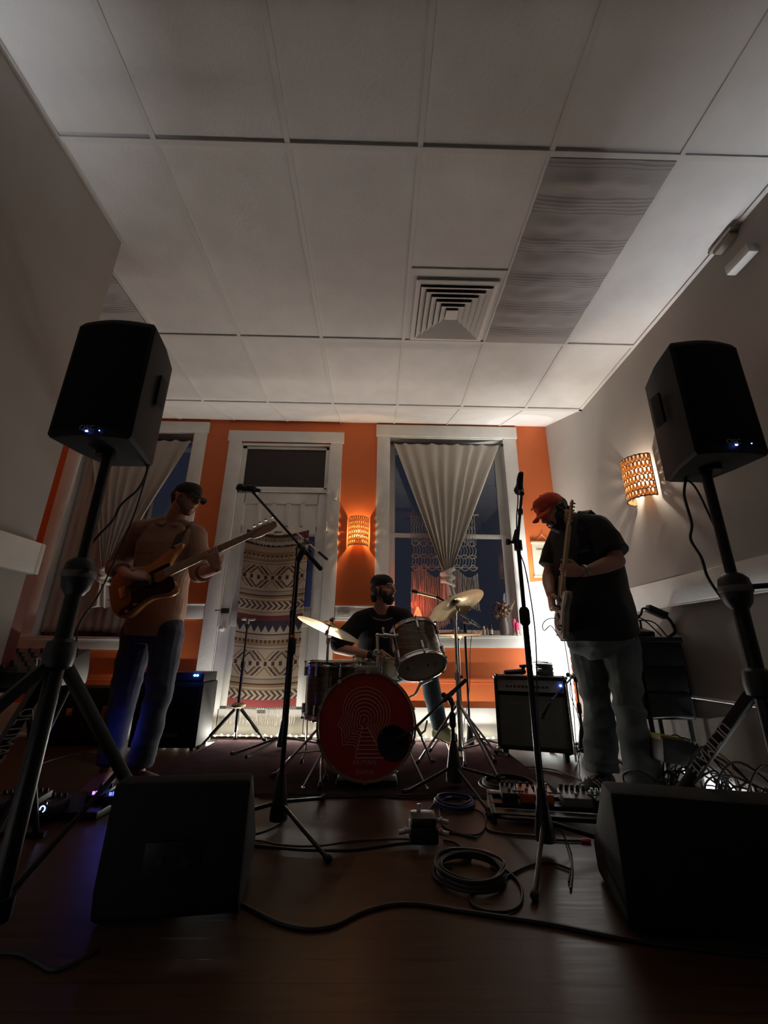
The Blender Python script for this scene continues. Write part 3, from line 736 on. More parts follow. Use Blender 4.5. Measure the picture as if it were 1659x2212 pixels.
for k, (px, h, r, capm, bodym, lb) in enumerate(((1046, 0.085, 0.016, whitep, mat('bottle_tan', (0.45, 0.33, 0.22), 0.5), 'tan bottle with a white cap on the sill, leftmost of the little bottles'), (1053, 0.095, 0.013, black_plastic, mat('bottle_green', (0.25, 0.25, 0.15), 0.4), 'slim olive bottle with a dark cap between the tan and dark bottles on the sill'), (1061, 0.105, 0.019, black_plastic, amber, 'dark bottle with a white label and black cap on the sill beside the dried flowers'))):
    p = at(px, 1370, Y=4.20); c = Vector((p.x, 4.20, ZS)); root = thing('small_bottle', lb, 'bottle', c, 'small bottles on the window sill')
    MB().lathe(c, (0, 0, 1), [(0, 0), (r, 0), (r, h*0.6), (r*0.5, h*0.72), (r*0.5, h*0.75), (0, h*0.75)], 20).build('body', bodym, root)
    MB().lathe(c, (0, 0, 1), [(0, h*0.72), (r*0.6, h*0.72), (r*0.55, h), (0, h)], 16).build('cap', capm, root)
    if k != 1: MB().lathe(c, (0, 0, 1), [(r+0.0006, h*0.1), (r+0.0006, h*0.5)], 20).build('label_band', lab, root)
p = at(1033, 1371, Y=4.19); c = Vector((p.x, 4.19, ZS))
o = MB().lathe(c, (0, 0, 1), [(0, 0.0), (0.032, 0.0), (0.042, 0.03), (0.040, 0.03), (0.030, 0.004), (0, 0.004)], 24).build('wooden_bowl', mat('bowl_wood', (0.30, 0.17, 0.09), 0.6)); tag(o, 'shallow wooden bowl on the sill left of the little bottles', 'bowl')
# dried flowers
c = Vector((at(1090, 1366, Y=4.24).x, 4.24, ZS)); root = thing('dried_flowers', 'dried brown and cream flowers in a vase near the right end of the sill', 'flowers', c)
MB().lathe(c, (0, 0, 1), [(0, 0), (0.040, 0), (0.052, 0.05), (0.047, 0.11), (0.036, 0.15), (0.040, 0.17), (0.034, 0.165), (0.030, 0.14), (0, 0.13)], 24).build('vase', mat('smoky_glass', (0.17, 0.14, 0.135), 0.25), root)
stm, f1, f2 = MB(), MB(), MB()
rnd = random.Random(4)
for q in range(70):
    a = rnd.uniform(0, 6.28); sp_ = rnd.uniform(0.01, 0.10); h = rnd.uniform(0.20, 0.33)*(1-sp_*1.4)
    tip = c+Vector((sp_*math.cos(a)-0.015, sp_*math.sin(a)*0.45-0.01, h))
    stm.tube(spline([c+Vector((0, 0, 0.12)), c+Vector((sp_*0.3*math.cos(a), sp_*0.15*math.sin(a), h*0.6)), tip], 4), 0.0014, 4)
    (f1 if q % 3 else f2).ell(tip, (rnd.uniform(0.007, 0.014),)*3, n=7, m=5)
    for w in range(4):
        (f1 if q % 3 else f2).ell(tip+Vector((rnd.uniform(-0.014, 0.014), rnd.uniform(-0.014, 0.014), rnd.uniform(-0.012, 0.012))), (0.005, 0.005, 0.006), n=6, m=4)
for q in range(6):
    stm.tube(spline([c+Vector((0.01, 0, 0.16)), c+Vector((0.04+0.008*q, -0.01, 0.24)), c+Vector((0.07+0.01*q, -0.015, 0.26+0.016*q))], 5), 0.0026, 5)
stm.build('stems', mat('dry_stem', (0.35, 0.25, 0.15), 0.9), root); f1.build('dark_blooms', mat('dry_bloom_dark', (0.11, 0.045, 0.05), 0.9), root); f2.build('cream_blooms', mat('dry_bloom_cream', (0.50, 0.38, 0.24), 0.9), root)
# candles
for k, (px, h, lb) in enumerate(((1113, 0.155, 'cream candle with thick pink wax at the right end of the sill'), (1119, 0.12, 'shorter cream candle streaked pink, right beside the taller pink-topped candle'))):
    c = Vector((at(px, 1370, Y=4.215-0.02*k).x, 4.215-0.02*k, ZS)); root = thing('candle', lb, 'candle', c, 'candles on the sill')
    MB().lathe(c, (0, 0, 1), [(0, 0), (0.022-0.004*k, 0), (0.013, 0.02), (0.013, h), (0, h)], 16).build('wax_body', mat('candle_wax', (0.62, 0.56, 0.42), 0.5), root)
    m_ = MB().lathe(c, (0, 0, 1), [(0, h*1.04), (0.012, h*1.02), (0.0165, h*0.92), (0.0150, h*0.55), (0.013, h*0.5)], 16)
    for w in range(5): m_.cap(c+Vector((0.014*math.cos(w*1.3), 0.014*math.sin(w*1.3), h*0.9)), c+Vector((0.016*math.cos(w*1.3), 0.016*math.sin(w*1.3), h*(0.35+0.1*(w % 3)))), 0.004, 0.0045, 8)
    m_.build('pink_wax', mat('pink_wax', (0.95, 0.10, 0.28), 0.4), root)
    MB().cyl(c+Vector((0, 0, h)), c+Vector((0, 0, h+0.012)), 0.001, n=6).build('wick', black_rubber, root)
# odds and ends on the left sill
for k, (px, w, h, lb) in enumerate(((185, 0.16, 0.05, 'low dark box on the left window sill'), (220, 0.12, 0.035, 'flat dark tray on the left window sill beside the low box'))):
    p = at(px, 1356, Y=4.20); o = MB().rng(p.x-w/2, p.x+w/2, 4.20, 4.27, 0.86, 0.86+h).build('sill_box', black_plastic, None, bevel=0.006); tag(o, lb, 'box')
# ================================================================== drums
tiger = mat('tiger_wrap', (0.030, 0.018, 0.008), 0.22, col2=(0.13, 0.085, 0.030), scale=10, stretch=(0.6, 0.6, 11), coat=0.6, detail=6)
head_m = mat('drum_head', (0.42, 0.36, 0.29), 0.45, col2=(0.36, 0.30, 0.24), scale=12)
def drum(name, label, c0, axis, R, H, lugs=6, rim=chrome, base_z=0.0, extra=None):
    c0 = Vector(c0); a, u, v = frame(axis)
    root = thing(name, label, 'drum', (c0.x, c0.y, base_z))
    MB().lathe(c0, a, [(R, 0.0), (R, H), (R-0.006, H), (R-0.006, 0)], 48).build('shell', tiger, root)
    for h0, nm in ((0, 'bottom_head'), (H, 'top_head')):
        s = -1 if h0 == 0 else 1
        MB().lathe(c0, a, [(0, h0+s*0.004), (R-0.012, h0+s*0.004), (R-0.002, h0+s*0.001), (R+0.002, h0-s*0.006)], 48).build(nm, head_m, root)
    for h0, s in ((0, -1), (H, 1)):
        MB().lathe(c0, a, [(R+0.001, h0-s*0.022), (R+0.008, h0-s*0.022), (R+0.009, h0-s*0.016), (R+0.005, h0-s*0.014), (R+0.005, h0+s*0.006), (R+0.008, h0+s*0.010), (R+0.001, h0+s*0.012), (R-0.003, h0+s*0.008), (R+0.001, h0-s*0.022)], 48).build('hoop', rim, root)
    for k in range(lugs):
        t = 2*math.pi*(k+0.3)/lugs; d = math.cos(t)*u + math.sin(t)*v; q = c0 + d*(R+0.009)
        for hh in (0.055, H-0.055):
            l = MB(); l.cyl(q + a*(hh-0.022), q + a*(hh+0.022), 0.009, n=10); l.ell(q + a*(hh-0.022), 0.010, n=10, m=6); l.ell(q + a*(hh+0.022), 0.010, n=10, m=6)
            l.cyl(c0 + d*R + a*hh, q + a*hh, 0.007, n=8)
            e = -0.006 if hh < H/2 else H+0.006
            l.cyl(q + d*0.004 + a*hh, q + d*0.004 + a*e, 0.003, n=6); l.box(q + d*0.004 + a*e, (0.013, 0.013, 0.014))
            l.build('lug', rim, root)
    return root, a, u, v

def tripod(root, base, z_hub, feet, m, r=0.008, foot_r=0.014, flat=False, z_low=None):
    """three legs from a hub at z_hub to the feet"""
    b = Vector(base)
    for f in feet:
        f = Vector(f); l = MB(); top = Vector((b.x, b.y, z_hub)); d = (f-top); 
        e = f - d.normalized()*0.03 + Vector((0, 0, 0.006))
        l.tube([top + d*0.04, e], r, 10)
        lg = l.build('leg', m, root)
        MB().cap(e, f + Vector((0, 0, foot_r)) - d.normalized()*0.004, foot_r*0.85, foot_r, 10).build('foot', black_rubber, lg)
        if z_low is not None:
            s_ = MB().tube([(b.x, b.y, z_low), top + d*0.55], r*0.6, 8); s_.build('brace', m, root)

# bass drum
KY = 2.74; kc = Vector((-0.048, KY, 0.347)); kax = Vector((0, 0.44, -0.030)).normalized(); KR = 0.285
kick = thing('bass_drum', 'bass drum with a red head printed with nested head outlines', 'drum', (-0.048, 2.95, 0.012))
MB().lathe(kc, kax, [(KR-0.012, 0.01), (KR-0.012, 0.42), (KR-0.02, 0.42), (KR-0.02, 0.01)], 64).build('shell', tiger, kick)
red_head = mat('red_head', (0.36, 0.020, 0.014), 0.38, coat=0.15)
MB().lathe(kc, kax, [(0, 0.0), (KR-0.004, 0.0), (KR-0.002, 0.006)], 64).build('front_head', red_head, kick)
MB().lathe(kc, kax, [(0, 0.43), (KR-0.004, 0.43), (KR-0.002, 0.42)], 64).build('rear_head', head_m, kick)
hoopm = mat('gold_hoop', (0.34, 0.25, 0.15), 0.3, 0.4, coat=0.4)
for h in (-0.012, 0.405):
    MB().lathe(kc, kax, [(KR-0.001, h), (KR+0.011, h), (KR+0.011, h+0.038), (KR-0.001, h+0.038), (KR-0.001, h)], 64).build('hoop', hoopm, kick)
_, ku, kv = frame(kax)
for k in range(10):
    t = 2*math.pi*(k+0.5)/10; d = math.cos(t)*ku + math.sin(t)*kv; l = MB()
    p = kc + d*(KR+0.014)
    R3 = basis(d, kax)
    l.box(kc + d*(KR+0.005) - kax*0.016, (0.022, 0.006, 0.020), R3); l.box(p + kax*0.01, (0.005, 0.052, 0.020), R3)
    l.cyl(p + kax*0.02, p + kax*0.10, 0.0035, n=8); l.box(kc + d*(KR) + kax*0.12, (0.018, 0.06, 0.016), R3); l.cap(kc + d*(KR) + kax*0.10, kc+d*KR + kax*0.14, 0.009, 0.009, 10)
    l.build('claw', chrome, kick)
for s_ in (-1, 1):
    q = kc + kax*0.10 + Vector((s_*0.245, 0, -0.13)); f = Vector((q.x + s_*0.11, KY+0.02, 0.014))
    MB().cyl(q, f, 0.007, n=10).ell(f, 0.011, n=10, m=6).box(q, (0.03, 0.05, 0.03)).build('spur', chrome, kick)
# the print
out = [(440,1440),(470,1310),(455,1235),(405,1192),(330,1178),(215,1187),(186,1160),(180,1080),(186,1030),(165,1000),(158,950),(176,880),(160,858),(120,832),(95,802),(105,768),(150,695),(190,620),(212,580),(195,500),(205,400),(245,285),(320,165),(430,88),(560,46),(680,40),(800,70),(930,140),(1040,260),(1105,400),(1127,530),(1112,680),(1068,820),(985,920),(915,1030),(885,1140),(905,1250),(950,1350),(1000,1440)]
def hp(x, y, off=0.0022):
    p = at(720 + x/9.217, 1480 + y/9.217, Y=KY); p = Vector((p.x, KY, p.z)); dz = p.z-kc.z; return Vector((p.x, KY + dz*0.068 - off, p.z))
pm = mat('print_pale_pink', (0.62, 0.33, 0.27), 0.6)
pr = MB()
for k in range(8):
    s_ = 1 - (1-0.193)*k/7.0; C = (609, 721.6)
    pr.tube(spline([hp(C[0]+s_*(x-C[0]), C[1]+s_*(y-C[1])) for x, y in out], 3), 0.0021, 5)
    a_ = (C[0]+s_*(440-C[0]), C[1]+s_*(1440-C[1])); b_ = (C[0]+s_*(1000-C[0]), C[1]+s_*(1440-C[1]))
    pr.tube([hp(*a_), hp(*b_)], 0.0021, 5)
pr.tube([hp(440, 1440), hp(575, 860)], 0.0021, 5); pr.tube([hp(1000, 1440), hp(690, 860)], 0.0021, 5)
pr.tube([hp(585, 760), hp(612, 690), hp(632, 650)], [0.001, 0.004, 0.001], 6)
pr.text('HUMAN', hp(625, 1527, 0.001), (1, 0, 0), (0, 0.068, 1), 0.037, 0.0008)
pr.text('EVANS', hp(625, 1722, 0.001), (1, 0, 0), (0, 0.068, 1), 0.034, 0.0008)
pr.build('head_print', pm, kick)
pc = at(849, 1604, Y=KY); pc = Vector((pc.x, KY+(pc.z-kc.z)*0.068, pc.z))
MB().lathe(pc, kax, [(0.0, -0.002), (0.080, -0.002), (0.088, -0.006), (0.094, -0.003), (0.094, 0.001)], 40).build('port', mat('port_black', (0.004, 0.004, 0.004), 0.8), kick)
# folded black pad under the drum
o = MB().rng(-0.22, 0.14, 2.80, 2.98, 0.012, 0.045).build('folded_pad', black_rubber, None, bevel=0.012); tag(o, 'folded black pad wedged under the front of the bass drum', 'pad')

# rack tom on its mount
tb, tt = at(911, 1440, Y=2.97), at(893, 1364, Y=3.12)
tx = (tt-tb).normalized(); TH = 0.27
tom, ta, tu, tv = drum('rack_tom', 'brown striped rack tom with chrome hoops tilted above the bass drum', tb, tx, 0.166, TH, 6, base_z=0.65)
dm = MB(); col_ = mat('dark_spot', (0.04, 0.025, 0.02), 0.7)
for px, py, r in ((880, 1440, 0.007), (925, 1435, 0.007), (927, 1447, 0.006), (883, 1453, 0.008), (942, 1440, 0.011)):
    d_ = at(px, py, Y=2.95) ; d_ = d_ - ta*((d_-tb).dot(ta)) - ta*0.006
    dm.lathe(d_, -ta, [(0, 0), (r, 0), (r, 0.001), (0, 0.001)], 12)
dm.build('head_marks', col_, tom)
mt = thing('tom_mount', 'chrome mount rising from the bass drum to hold the rack tom', 'mount', (0.0, 2.95, 0.62))
p0 = Vector((0.02, 2.93, kc.z+KR-0.005)); p1 = at(815, 1372, Y=2.95); p2 = at(866, 1374, Y=3.0)
MB().cyl(p0, p1, 0.011).cyl(p0 + Vector((0, 0, 0.03)), p0 + Vector((0, 0, 0.075)), 0.019).ell(p1, 0.014).build('post', chrome, mt)
MB().cyl(p1, p2, 0.010).cyl(p1+(p2-p1)*0.25, p1+(p2-p1)*0.45, 0.016).cyl(p1+(p2-p1)*0.8, p2, 0.019).cap(p1+(p2-p1)*0.3, p1+(p2-p1)*0.3+Vector((-0.01, 0, 0.045)), 0.006, 0.009).build('arm', chrome, mt)
q = at(813, 1409, Y=2.93); MB().lathe(q, (0, -1, 0), [(0, -0.02), (0.022, -0.02), (0.022, 0.0), (0.014, 0.004), (0.014, -0.003), (0.006, -0.003), (0.006, 0.006), (0, 0.006)], 24).build('clamp', chrome, mt)
q = at(797, 1444, Y=2.86); MB().box((q.x-0.01, 2.88, kc.z+KR+0.012), (0.14, 0.07, 0.05)).build('base_plate', steel, mt, bevel=0.006)

# floor tom
ft, fa, fu, fv = drum('floor_tom', 'brown striped floor tom standing left of the bass drum', (-0.285, 3.17, 0.335), (0.0, -0.02, 1), 0.20, 0.345, 8, base_z=0.012)
for k in range(3):
    t = 2*math.pi*k/3 + 0.5; d = Vector((math.cos(t), math.sin(t), 0)); q = Vector((-0.285, 3.17, 0)) + d*0.225
    l = MB().tube([q+Vector((0, 0, 0.60)), q+Vector((0, 0, 0.10)), q+d*0.03+Vector((0, 0, 0.03))], 0.006, 8).box(q+Vector((0, 0, 0.5))-d*0.008, (0.03, 0.03, 0.06)); l.build('leg', chrome, ft)
    MB().cap(q+d*0.03+Vector((0, 0, 0.035)), q+d*0.03+Vector((0, 0, 0.026)), 0.012, 0.014, 10).build('foot', black_rubber, ft)
# snare
sn, _, _, _ = drum('snare_drum', 'chrome snare drum half hidden between the floor tom and the rack tom', (0.02, 3.36, 0.575), (0.03, -0.04, 1), 0.178, 0.13, 8, base_z=0.012)
for o_ in sn.children:
    if o_.name.startswith('shell'): o_.data.materials[0] = steel
l = MB().cyl((0.02, 3.36, 0.05), (0.02, 3.36, 0.5), 0.011)
for k in range(3):
    t = 2*math.pi*k/3+0.9; d = Vector((math.cos(t), math.sin(t), 0)); l.tube([(0.02, 3.36, 0.46), Vector((0.02, 3.36, 0.55))+d*0.17, Vector((0.02, 3.36, 0.60))+d*0.185], 0.007, 8)
    l.tube([(0.02, 3.36, 0.25), Vector((0.02, 3.36, 0.026))+d*0.26], 0.007, 8)
l.build('stand', chrome, sn)
# throne
th = thing('drum_throne', 'round black drum throne under the drummer', 'stool', (0.02, 3.78, 0))
MB().lathe((0.02, 3.78, 0), (0, 0, 1), [(0, 0.44), (0.15, 0.44), (0.17, 0.46), (0.17, 0.50), (0.15, 0.525), (0, 0.53)], 32).build('seat', black_vinyl, th)
l = MB().cyl((0.02, 3.78, 0.10), (0.02, 3.78, 0.45), 0.016)
for k in range(3):
    t = 2*math.pi*k/3; d = Vector((math.cos(t), math.sin(t), 0)); l.tube([(0.02, 3.78, 0.33), Vector((0.02, 3.78, 0.014))+d*0.27], 0.010, 8)
l.build('base', chrome, th)

# cymbals
bronze = mat('cymbal_bronze', (0.44, 0.34, 0.19), 0.36, 0.9, col2=(0.34, 0.25, 0.13), scale=14, stretch=(1, 1, 1), bump=0.15, bscale=90)
def cymbal(name, label, c, nrm, R, bell=0.10):
    root = thing(name, label, 'cymbal', c); a, u, v = frame(nrm)
    pf = [(0.006, R*0.14)]
    pf = [(0.007, 0.030), (0.02, 0.029), (0.038, 0.022), (0.052, 0.010), (0.060, 0.005), (R*0.5, -0.004), (R*0.8, -0.014), (R, -0.026), (R, -0.0272), (R*0.8, -0.0155), (R*0.5, -0.0055), (0.060, 0.0035), (0.052, 0.0085), (0.038, 0.0205), (0.02, 0.0275), (0.007, 0.0285)]
    MB().lathe(c, a, pf, 96).build('plate', bronze, root)
    gr = MB()
    for q in range(9):
        r = 0.075+(R-0.09)*q/8; h = -0.003-0.024*((r-0.06)/(R-0.06))**1.3
        gr.lathe(c, a, [(r, h+0.0012), (r+0.0012, h+0.0016), (r+0.0024, h+0.0008)], 96)
    c = Vector(c)
    MB().cyl(c+a*0.03, c+a*0.04, 0.016).cyl(c-a*0.002, c+a*0.028, 0.009).cyl(c+a*0.03, c+a*0.062, 0.004).build('felt', mat('black_felt', (0.02, 0.02, 0.02), 0.95), root)
    MB().cyl(c+a*0.042, c+a*0.058, 0.010, n=8).box(c+a*0.05, (0.036, 0.008, 0.010)).build('wing_nut', chrome, root)
    return root, a
cL = at(712, 1352, Y=2.98); cR = at(982, 1302, Y=3.05)
nL = Vector((0.20, 0.20, 0.95)).normalized() if False else Vector((0.335, 0.125, 0.93)).normalized()
cymbal('cymbal', 'bronze crash cymbal left of the drummer, over the floor tom', cL, nL, 0.228)
nR = Vector((-0.36, 0.30, 0.88)).normalized()
cymbal('cymbal', 'bronze crash cymbal right of the drummer, in front of the window', cR, nR, 0.218)
def cym_stand(c, nrm, base, feet, label, m=chrome, zt=0.30):
    root = thing('cymbal_stand', label, 'stand', (base[0], base[1], 0)); c = Vector(c); n_ = Vector(nrm).normalized()
    top = c - n_*0.05; bx, by = base; zc = c.z-0.10
    MB().cyl((bx, by, 0.16), (bx, by, 0.62), 0.0135).cyl((bx, by, 0.58), (bx, by, 0.63), 0.020).box((bx+0.02, by, 0.60), (0.035, 0.012, 0.02)).build('lower_tube', m, root)
    MB().cyl((bx, by, 0.60), (bx, by, zc), 0.0095).cyl((bx, by, zc-0.02), (bx, by, zc+0.02), 0.014).build('upper_tube', m, root)
    MB().tube([(bx, by, zc), top, c + n_*0.03], 0.0045, 8).cap(top - n_*0.004, top + n_*0.012, 0.013, 0.011).build('tilter', m, root)
    MB().cyl((bx, by, zt), (bx, by, zt+0.03), 0.02).cyl((bx, by, 0.15), (bx, by, 0.175), 0.019).build('collar', m, root)
    tripod(root, (bx, by, 0), zt+0.02, feet, m, 0.0085, 0.015, z_low=0.16)
    return root
cym_stand(cL, nL, (cL.x-0.005, cL.y+0.01), [(-0.62, 2.93, 0.012), (-0.13, 3.34, 0.012), (-0.30, 2.72, 0.012)], 'chrome stand under the left crash cymbal')
cym_stand(cR, nR, (cR.x, cR.y+0.01), [(0.77, 3.02-0.12, 0.012), (0.30, 3.30, 0.012), (0.86, 3.34, 0.012)], 'chrome stand under the right crash cymbal', zt=0.42)
# hi-hat
hc = Vector((0.66, 3.50, 0.905)); hh = thing('hi_hat', 'pair of hi-hat cymbals seen edge-on in front of the sill', 'cymbal', (0.66, 3.50, 0.0))
pf = [(0.006, 0.030), (0.035, 0.022), (0.055, 0.006), (0.12, 0.002), (0.182, -0.006), (0.182, -0.0075), (0.12, 0.0005), (0.055, 0.0045), (0.035, 0.0205), (0.006, 0.0285)]
MB().lathe(hc, (0.02, 0, 1), pf, 64).build('top_cymbal', bronze, hh); MB().lathe(hc-Vector((0, 0, 0.017)), (0.02, 0, -1), pf, 64).build('bottom_cymbal', bronze, hh)
MB().cyl((0.66, 3.5, 0.03), (0.66, 3.5, 0.86), 0.012).cyl((0.66, 3.5, 0.86), (0.66, 3.5, 1.02), 0.003, n=8).cyl((0.66, 3.5, 0.93), (0.66, 3.5, 0.955), 0.012).cyl((0.66, 3.5, 0.85), (0.66, 3.5, 0.875), 0.022).build('rod', chrome, hh)
tripod(hh, (0.66, 3.5, 0), 0.36, [(0.95, 3.62, 0.012), (0.43, 3.66, 0.012), (0.62, 3.22, 0.012)], steel, 0.008, 0.014, z_low=0.10)
MB().box((0.62, 3.66, 0.055), (0.09, 0.28, 0.012), Matrix.Rotation(math.radians(14), 3, 'X')).box((0.62, 3.53, 0.02), (0.10, 0.06, 0.014)).build('pedal', steel, hh, bevel=0.003)
# bass drum pedal hidden behind the drum
pd = thing('kick_pedal', 'chrome bass drum pedal showing right of the bass drum', 'pedal', (0.06, 3.30, 0.012))
MB().box((0.06, 3.36, 0.05), (0.09, 0.26, 0.01), Matrix.Rotation(math.radians(10), 3, 'X')).rng(0.01, 0.11, 3.2, 3.26, 0.012, 0.03).build('footboard', steel, pd, bevel=0.002)
MB().cyl((0.0, 3.23, 0.02), (0.0, 3.23, 0.24), 0.008).cyl((0.12, 3.23, 0.02), (0.12, 3.23, 0.24), 0.008).cyl((-0.01, 3.23, 0.23), (0.13, 3.23, 0.23), 0.007).cyl((0.06, 3.23, 0.23), (0.06, 3.20, 0.37), 0.004).ell((0.06, 3.198, 0.37), (0.02, 0.016, 0.024)).build('beater', chrome, pd)
# folding leg bracket of a percussion mount right of the bass drum
sb = thing('drum_key_stand', 'short bent chrome bracket leg standing right of the bass drum', 'bracket', tuple(at(935, 1645, z=0.012)))
a0 = at(901, 1572, Y=2.95); a1 = at(908, 1586, Y=2.95); a2 = at(931, 1645, z=0.02)
MB().tube([a1, a2], 0.008, 8).build('leg', steel, sb); MB().cap(a0, a1, 0.012, 0.011).tube([a1+Vector((0.03, 0, 0.02)), a1+Vector((0.045, 0, 0.08))], 0.006, 8).tube([a1, a1+Vector((0.03, 0, 0.02))], 0.006, 8).build('clamp', steel, sb)
MB().cap(a2, a2+Vector((0.02, 0, 0.004)), 0.009, 0.009).build('foot', black_rubber, sb)
# clear leg bracket of the tom (white metal) under its rim
wb_ = thing('tom_bracket', 'pale angled metal bracket below the rack tom', 'bracket', tuple(at(905, 1500, Y=2.98)))
MB().tube([at(934, 1468, Y=2.99), at(908, 1478, Y=2.98), at(897, 1500, Y=2.97)], [0.006, 0.010, 0.008], 8).tube([at(897, 1500, Y=2.97), at(884, 1506, Y=2.96)], 0.006, 8).build('bar', mat('pale_metal', (0.75, 0.75, 0.72), 0.4, 0.3), wb_)

# drum sticks are held by the drummer (see people)

# ================================================================== microphones and their stands
def microphone(label, tip, tail, r=0.025, silver=False, body_m=None, group=None):
    """hand-held style microphone from grille tip to tail"""
    tip, tail = Vector(tip), Vector(tail); a = (tip-tail).normalized(); L = (tip-tail).length
    root = thing('microphone', label, 'microphone', tuple((tip+tail)/2), group)
    bm_ = body_m or (steel if silver else black_metal)
    if silver:
        MB().lathe(tail, a, [(0, 0), (r*0.62, 0), (r*0.8, L*0.1), (r*0.8, L*0.7), (r, L*0.74), (r, L), (0, L)], 20).build('body', bm_, root)
        MB().lathe(tail, a, [(r+0.0006, L*0.78), (r+0.001, L*0.98)], 20).build('grille', mat('mesh_dark', (0.08, 0.07, 0.05), 0.5, 0.6), root)
    else:
        MB().lathe(tail, a, [(0, 0), (r*0.42, 0), (r*0.5, L*0.04), (r*0.75, L*0.70), (r*0.8, L-2*r)], 20).build('body', bm_, root)
        MB().ell(tip - a*r, (r, r, r*1.12), basis(*(frame(a)[1], frame(a)[2])) if False else None, 20, 14).build('grille', mat('mic_mesh', (0.04, 0.04, 0.045), 0.4, 0.7, bump=0.8, bscale=600), root)
        MB().lathe(tip - a*r, a, [(r*1.02, -0.004), (r*1.05, 0), (r*1.02, 0.004)], 24).build('grille_ring', bm_, root)
    return root
def mic_stand(label, base, zjoint, feet, boom=None, m=black_metal, zhub=0.17, r=0.0115, hub_r=0.040, tape=None, cone=True, low_top=None, group=None):
    bx, by = base; root = thing('mic_stand', label, 'stand', (bx, by, 0), group)
    lt = low_top or zjoint*0.62
    MB().cyl((bx, by, zhub*0.5), (bx, by, lt), r).build('lower_tube', m, root)
    MB().lathe((bx, by, lt-0.035), (0, 0, 1), [(r*1.1, 0), (r*1.75, 0.012), (r*1.75, 0.07), (r*1.2, 0.085), (0, 0.085)], 20).build('height_clutch', black_rubber, root)
    MB().cyl((bx, by, lt), (bx, by, zjoint), r*0.72).build('upper_tube', m, root)
    MB().lathe((bx, by, 0), (0, 0, 1), [(0, zhub*0.22), (hub_r, zhub*0.22), (hub_r*0.98, zhub*0.42), (hub_r*0.55, zhub*1.05), (r*1.3, zhub*1.3), (0, zhub*1.3)], 24).build('hub', black_plastic, root)
    tripod(root, (bx, by, 0), zhub*0.62, feet, m, 0.0085, 0.0135)
    if boom:
        tail, tip = Vector(boom[0]), Vector(boom[1]); J = Vector((bx, by, zjoint)); d = (tip-tail).normalized()
        K = tail + d*((J-tail).dot(d))
        MB().tube([tail, tip], 0.0075, 10).build('boom_arm', boom[2] if len(boom) > 2 else m, root)
        MB().cap(tail, tail + d*0.12, 0.0125, 0.0125, 12).build('boom_grip', black_rubber, root)
        MB().cap(J - Vector((0, 0, 0.03)), K, 0.017, 0.018).cap(K - d*0.035, K + d*0.035, 0.015, 0.015).cyl(K, K + d.cross(Vector((0, 0, 1))).normalized()*0.045, 0.006).ell(K + d.cross(Vector((0, 0, 1))).normalized()*0.05, (0.018, 0.012, 0.018)).build('boom_joint', black_plastic, root)
    if tape:
        MB().lathe((bx, by, tape), (0, 0, 1), [(r+0.0012, 0), (r+0.0012, 0.055)], 20).build('orange_tape', mat('orange_tape', (0.75, 0.22, 0.05), 0.6), root)
    return root
def clip(root_label, p, d, r=0.016):
    pass
# left vocal microphone
b = (-0.425, 2.22); J = at(649, 1196, Y=2.22)
tipL = at(511, 1053, Y=2.42); tailL = at(556, 1054, Y=2.40)
bt = at(692, 1228, Y=2.16); be = at(547, 1064, Y=2.40)
ms = mic_stand('black boom mic stand with a band of orange tape in front of the bass player', b, J.z, [(-0.264, 2.62, 0), (-0.16, 1.91, 0), (-0.83, 2.20, 0)], (bt, be), tape=at(634, 1396, Y=2.22).z, low_top=at(634, 1400, Y=2.22).z)
MB().cap(be, be+(tailL-be)*0.2, 0.009, 0.012).tube([be+(tipL-be).normalized()*-0.02, at(549, 1053, Y=2.40), at(535, 1052, Y=2.41)], 0.0145, 10).build('mic_clip', black_plastic, ms)
microphone('black vocal microphone level with the transom window, pointing at the bass player', tipL, tailL+Vector((0.02, 0, -0.02)), 0.0265)
# right vocal microphone, boom folded straight up
b = (0.705, 2.02); J = at(1122, 1168, Y=2.02); zb_ = at(1137, 1335, Y=2.02).z
tp_ = at(1127, 1066, Y=2.02); 
ms = mic_stand('tall straight black mic stand right of the drum kit, in front of the guitarist', b, J.z, [(0.525, 1.66, 0), (1.09, 2.0, 0), (0.56, 2.38, 0)], None, low_top=zb_, r=0.0135)
MB().cyl((b[0], b[1], J.z-0.05), (b[0], b[1], J.z), 0.02).cap((b[0]-0.01, b[1], J.z), (b[0]+0.0, b[1], J.z+0.05), 0.018, 0.012).cyl((b[0]-0.055, b[1]-0.01, J.z-0.01), (b[0], b[1], J.z-0.01), 0.007).cyl((b[0]-0.06, b[1]-0.01, J.z-0.01), (b[0]-0.045, b[1]-0.01, J.z-0.01), 0.017).build('boom_joint', black_plastic, ms)
MB().cyl((b[0]-0.004, b[1], J.z-0.02), tp_, 0.0075).cyl(at(1124, 1100, Y=2.02), at(1124, 1112, Y=2.02), 0.013).build('boom_arm', mat('grey_metal', (0.10, 0.09, 0.09), 0.35, 0.7), ms)
MB().cap(tp_, tp_+Vector((0.006, 0.03, 0.02)), 0.014, 0.016).build('mic_clip', black_plastic, ms)
microphone('black vocal microphone on top of the tall straight stand beside the orange cap', at(1131, 1046, Y=2.02)+Vector((0, 0.09, -0.02)), at(1122, 1026, Y=2.02)+Vector((0, -0.03, 0)), 0.0255)
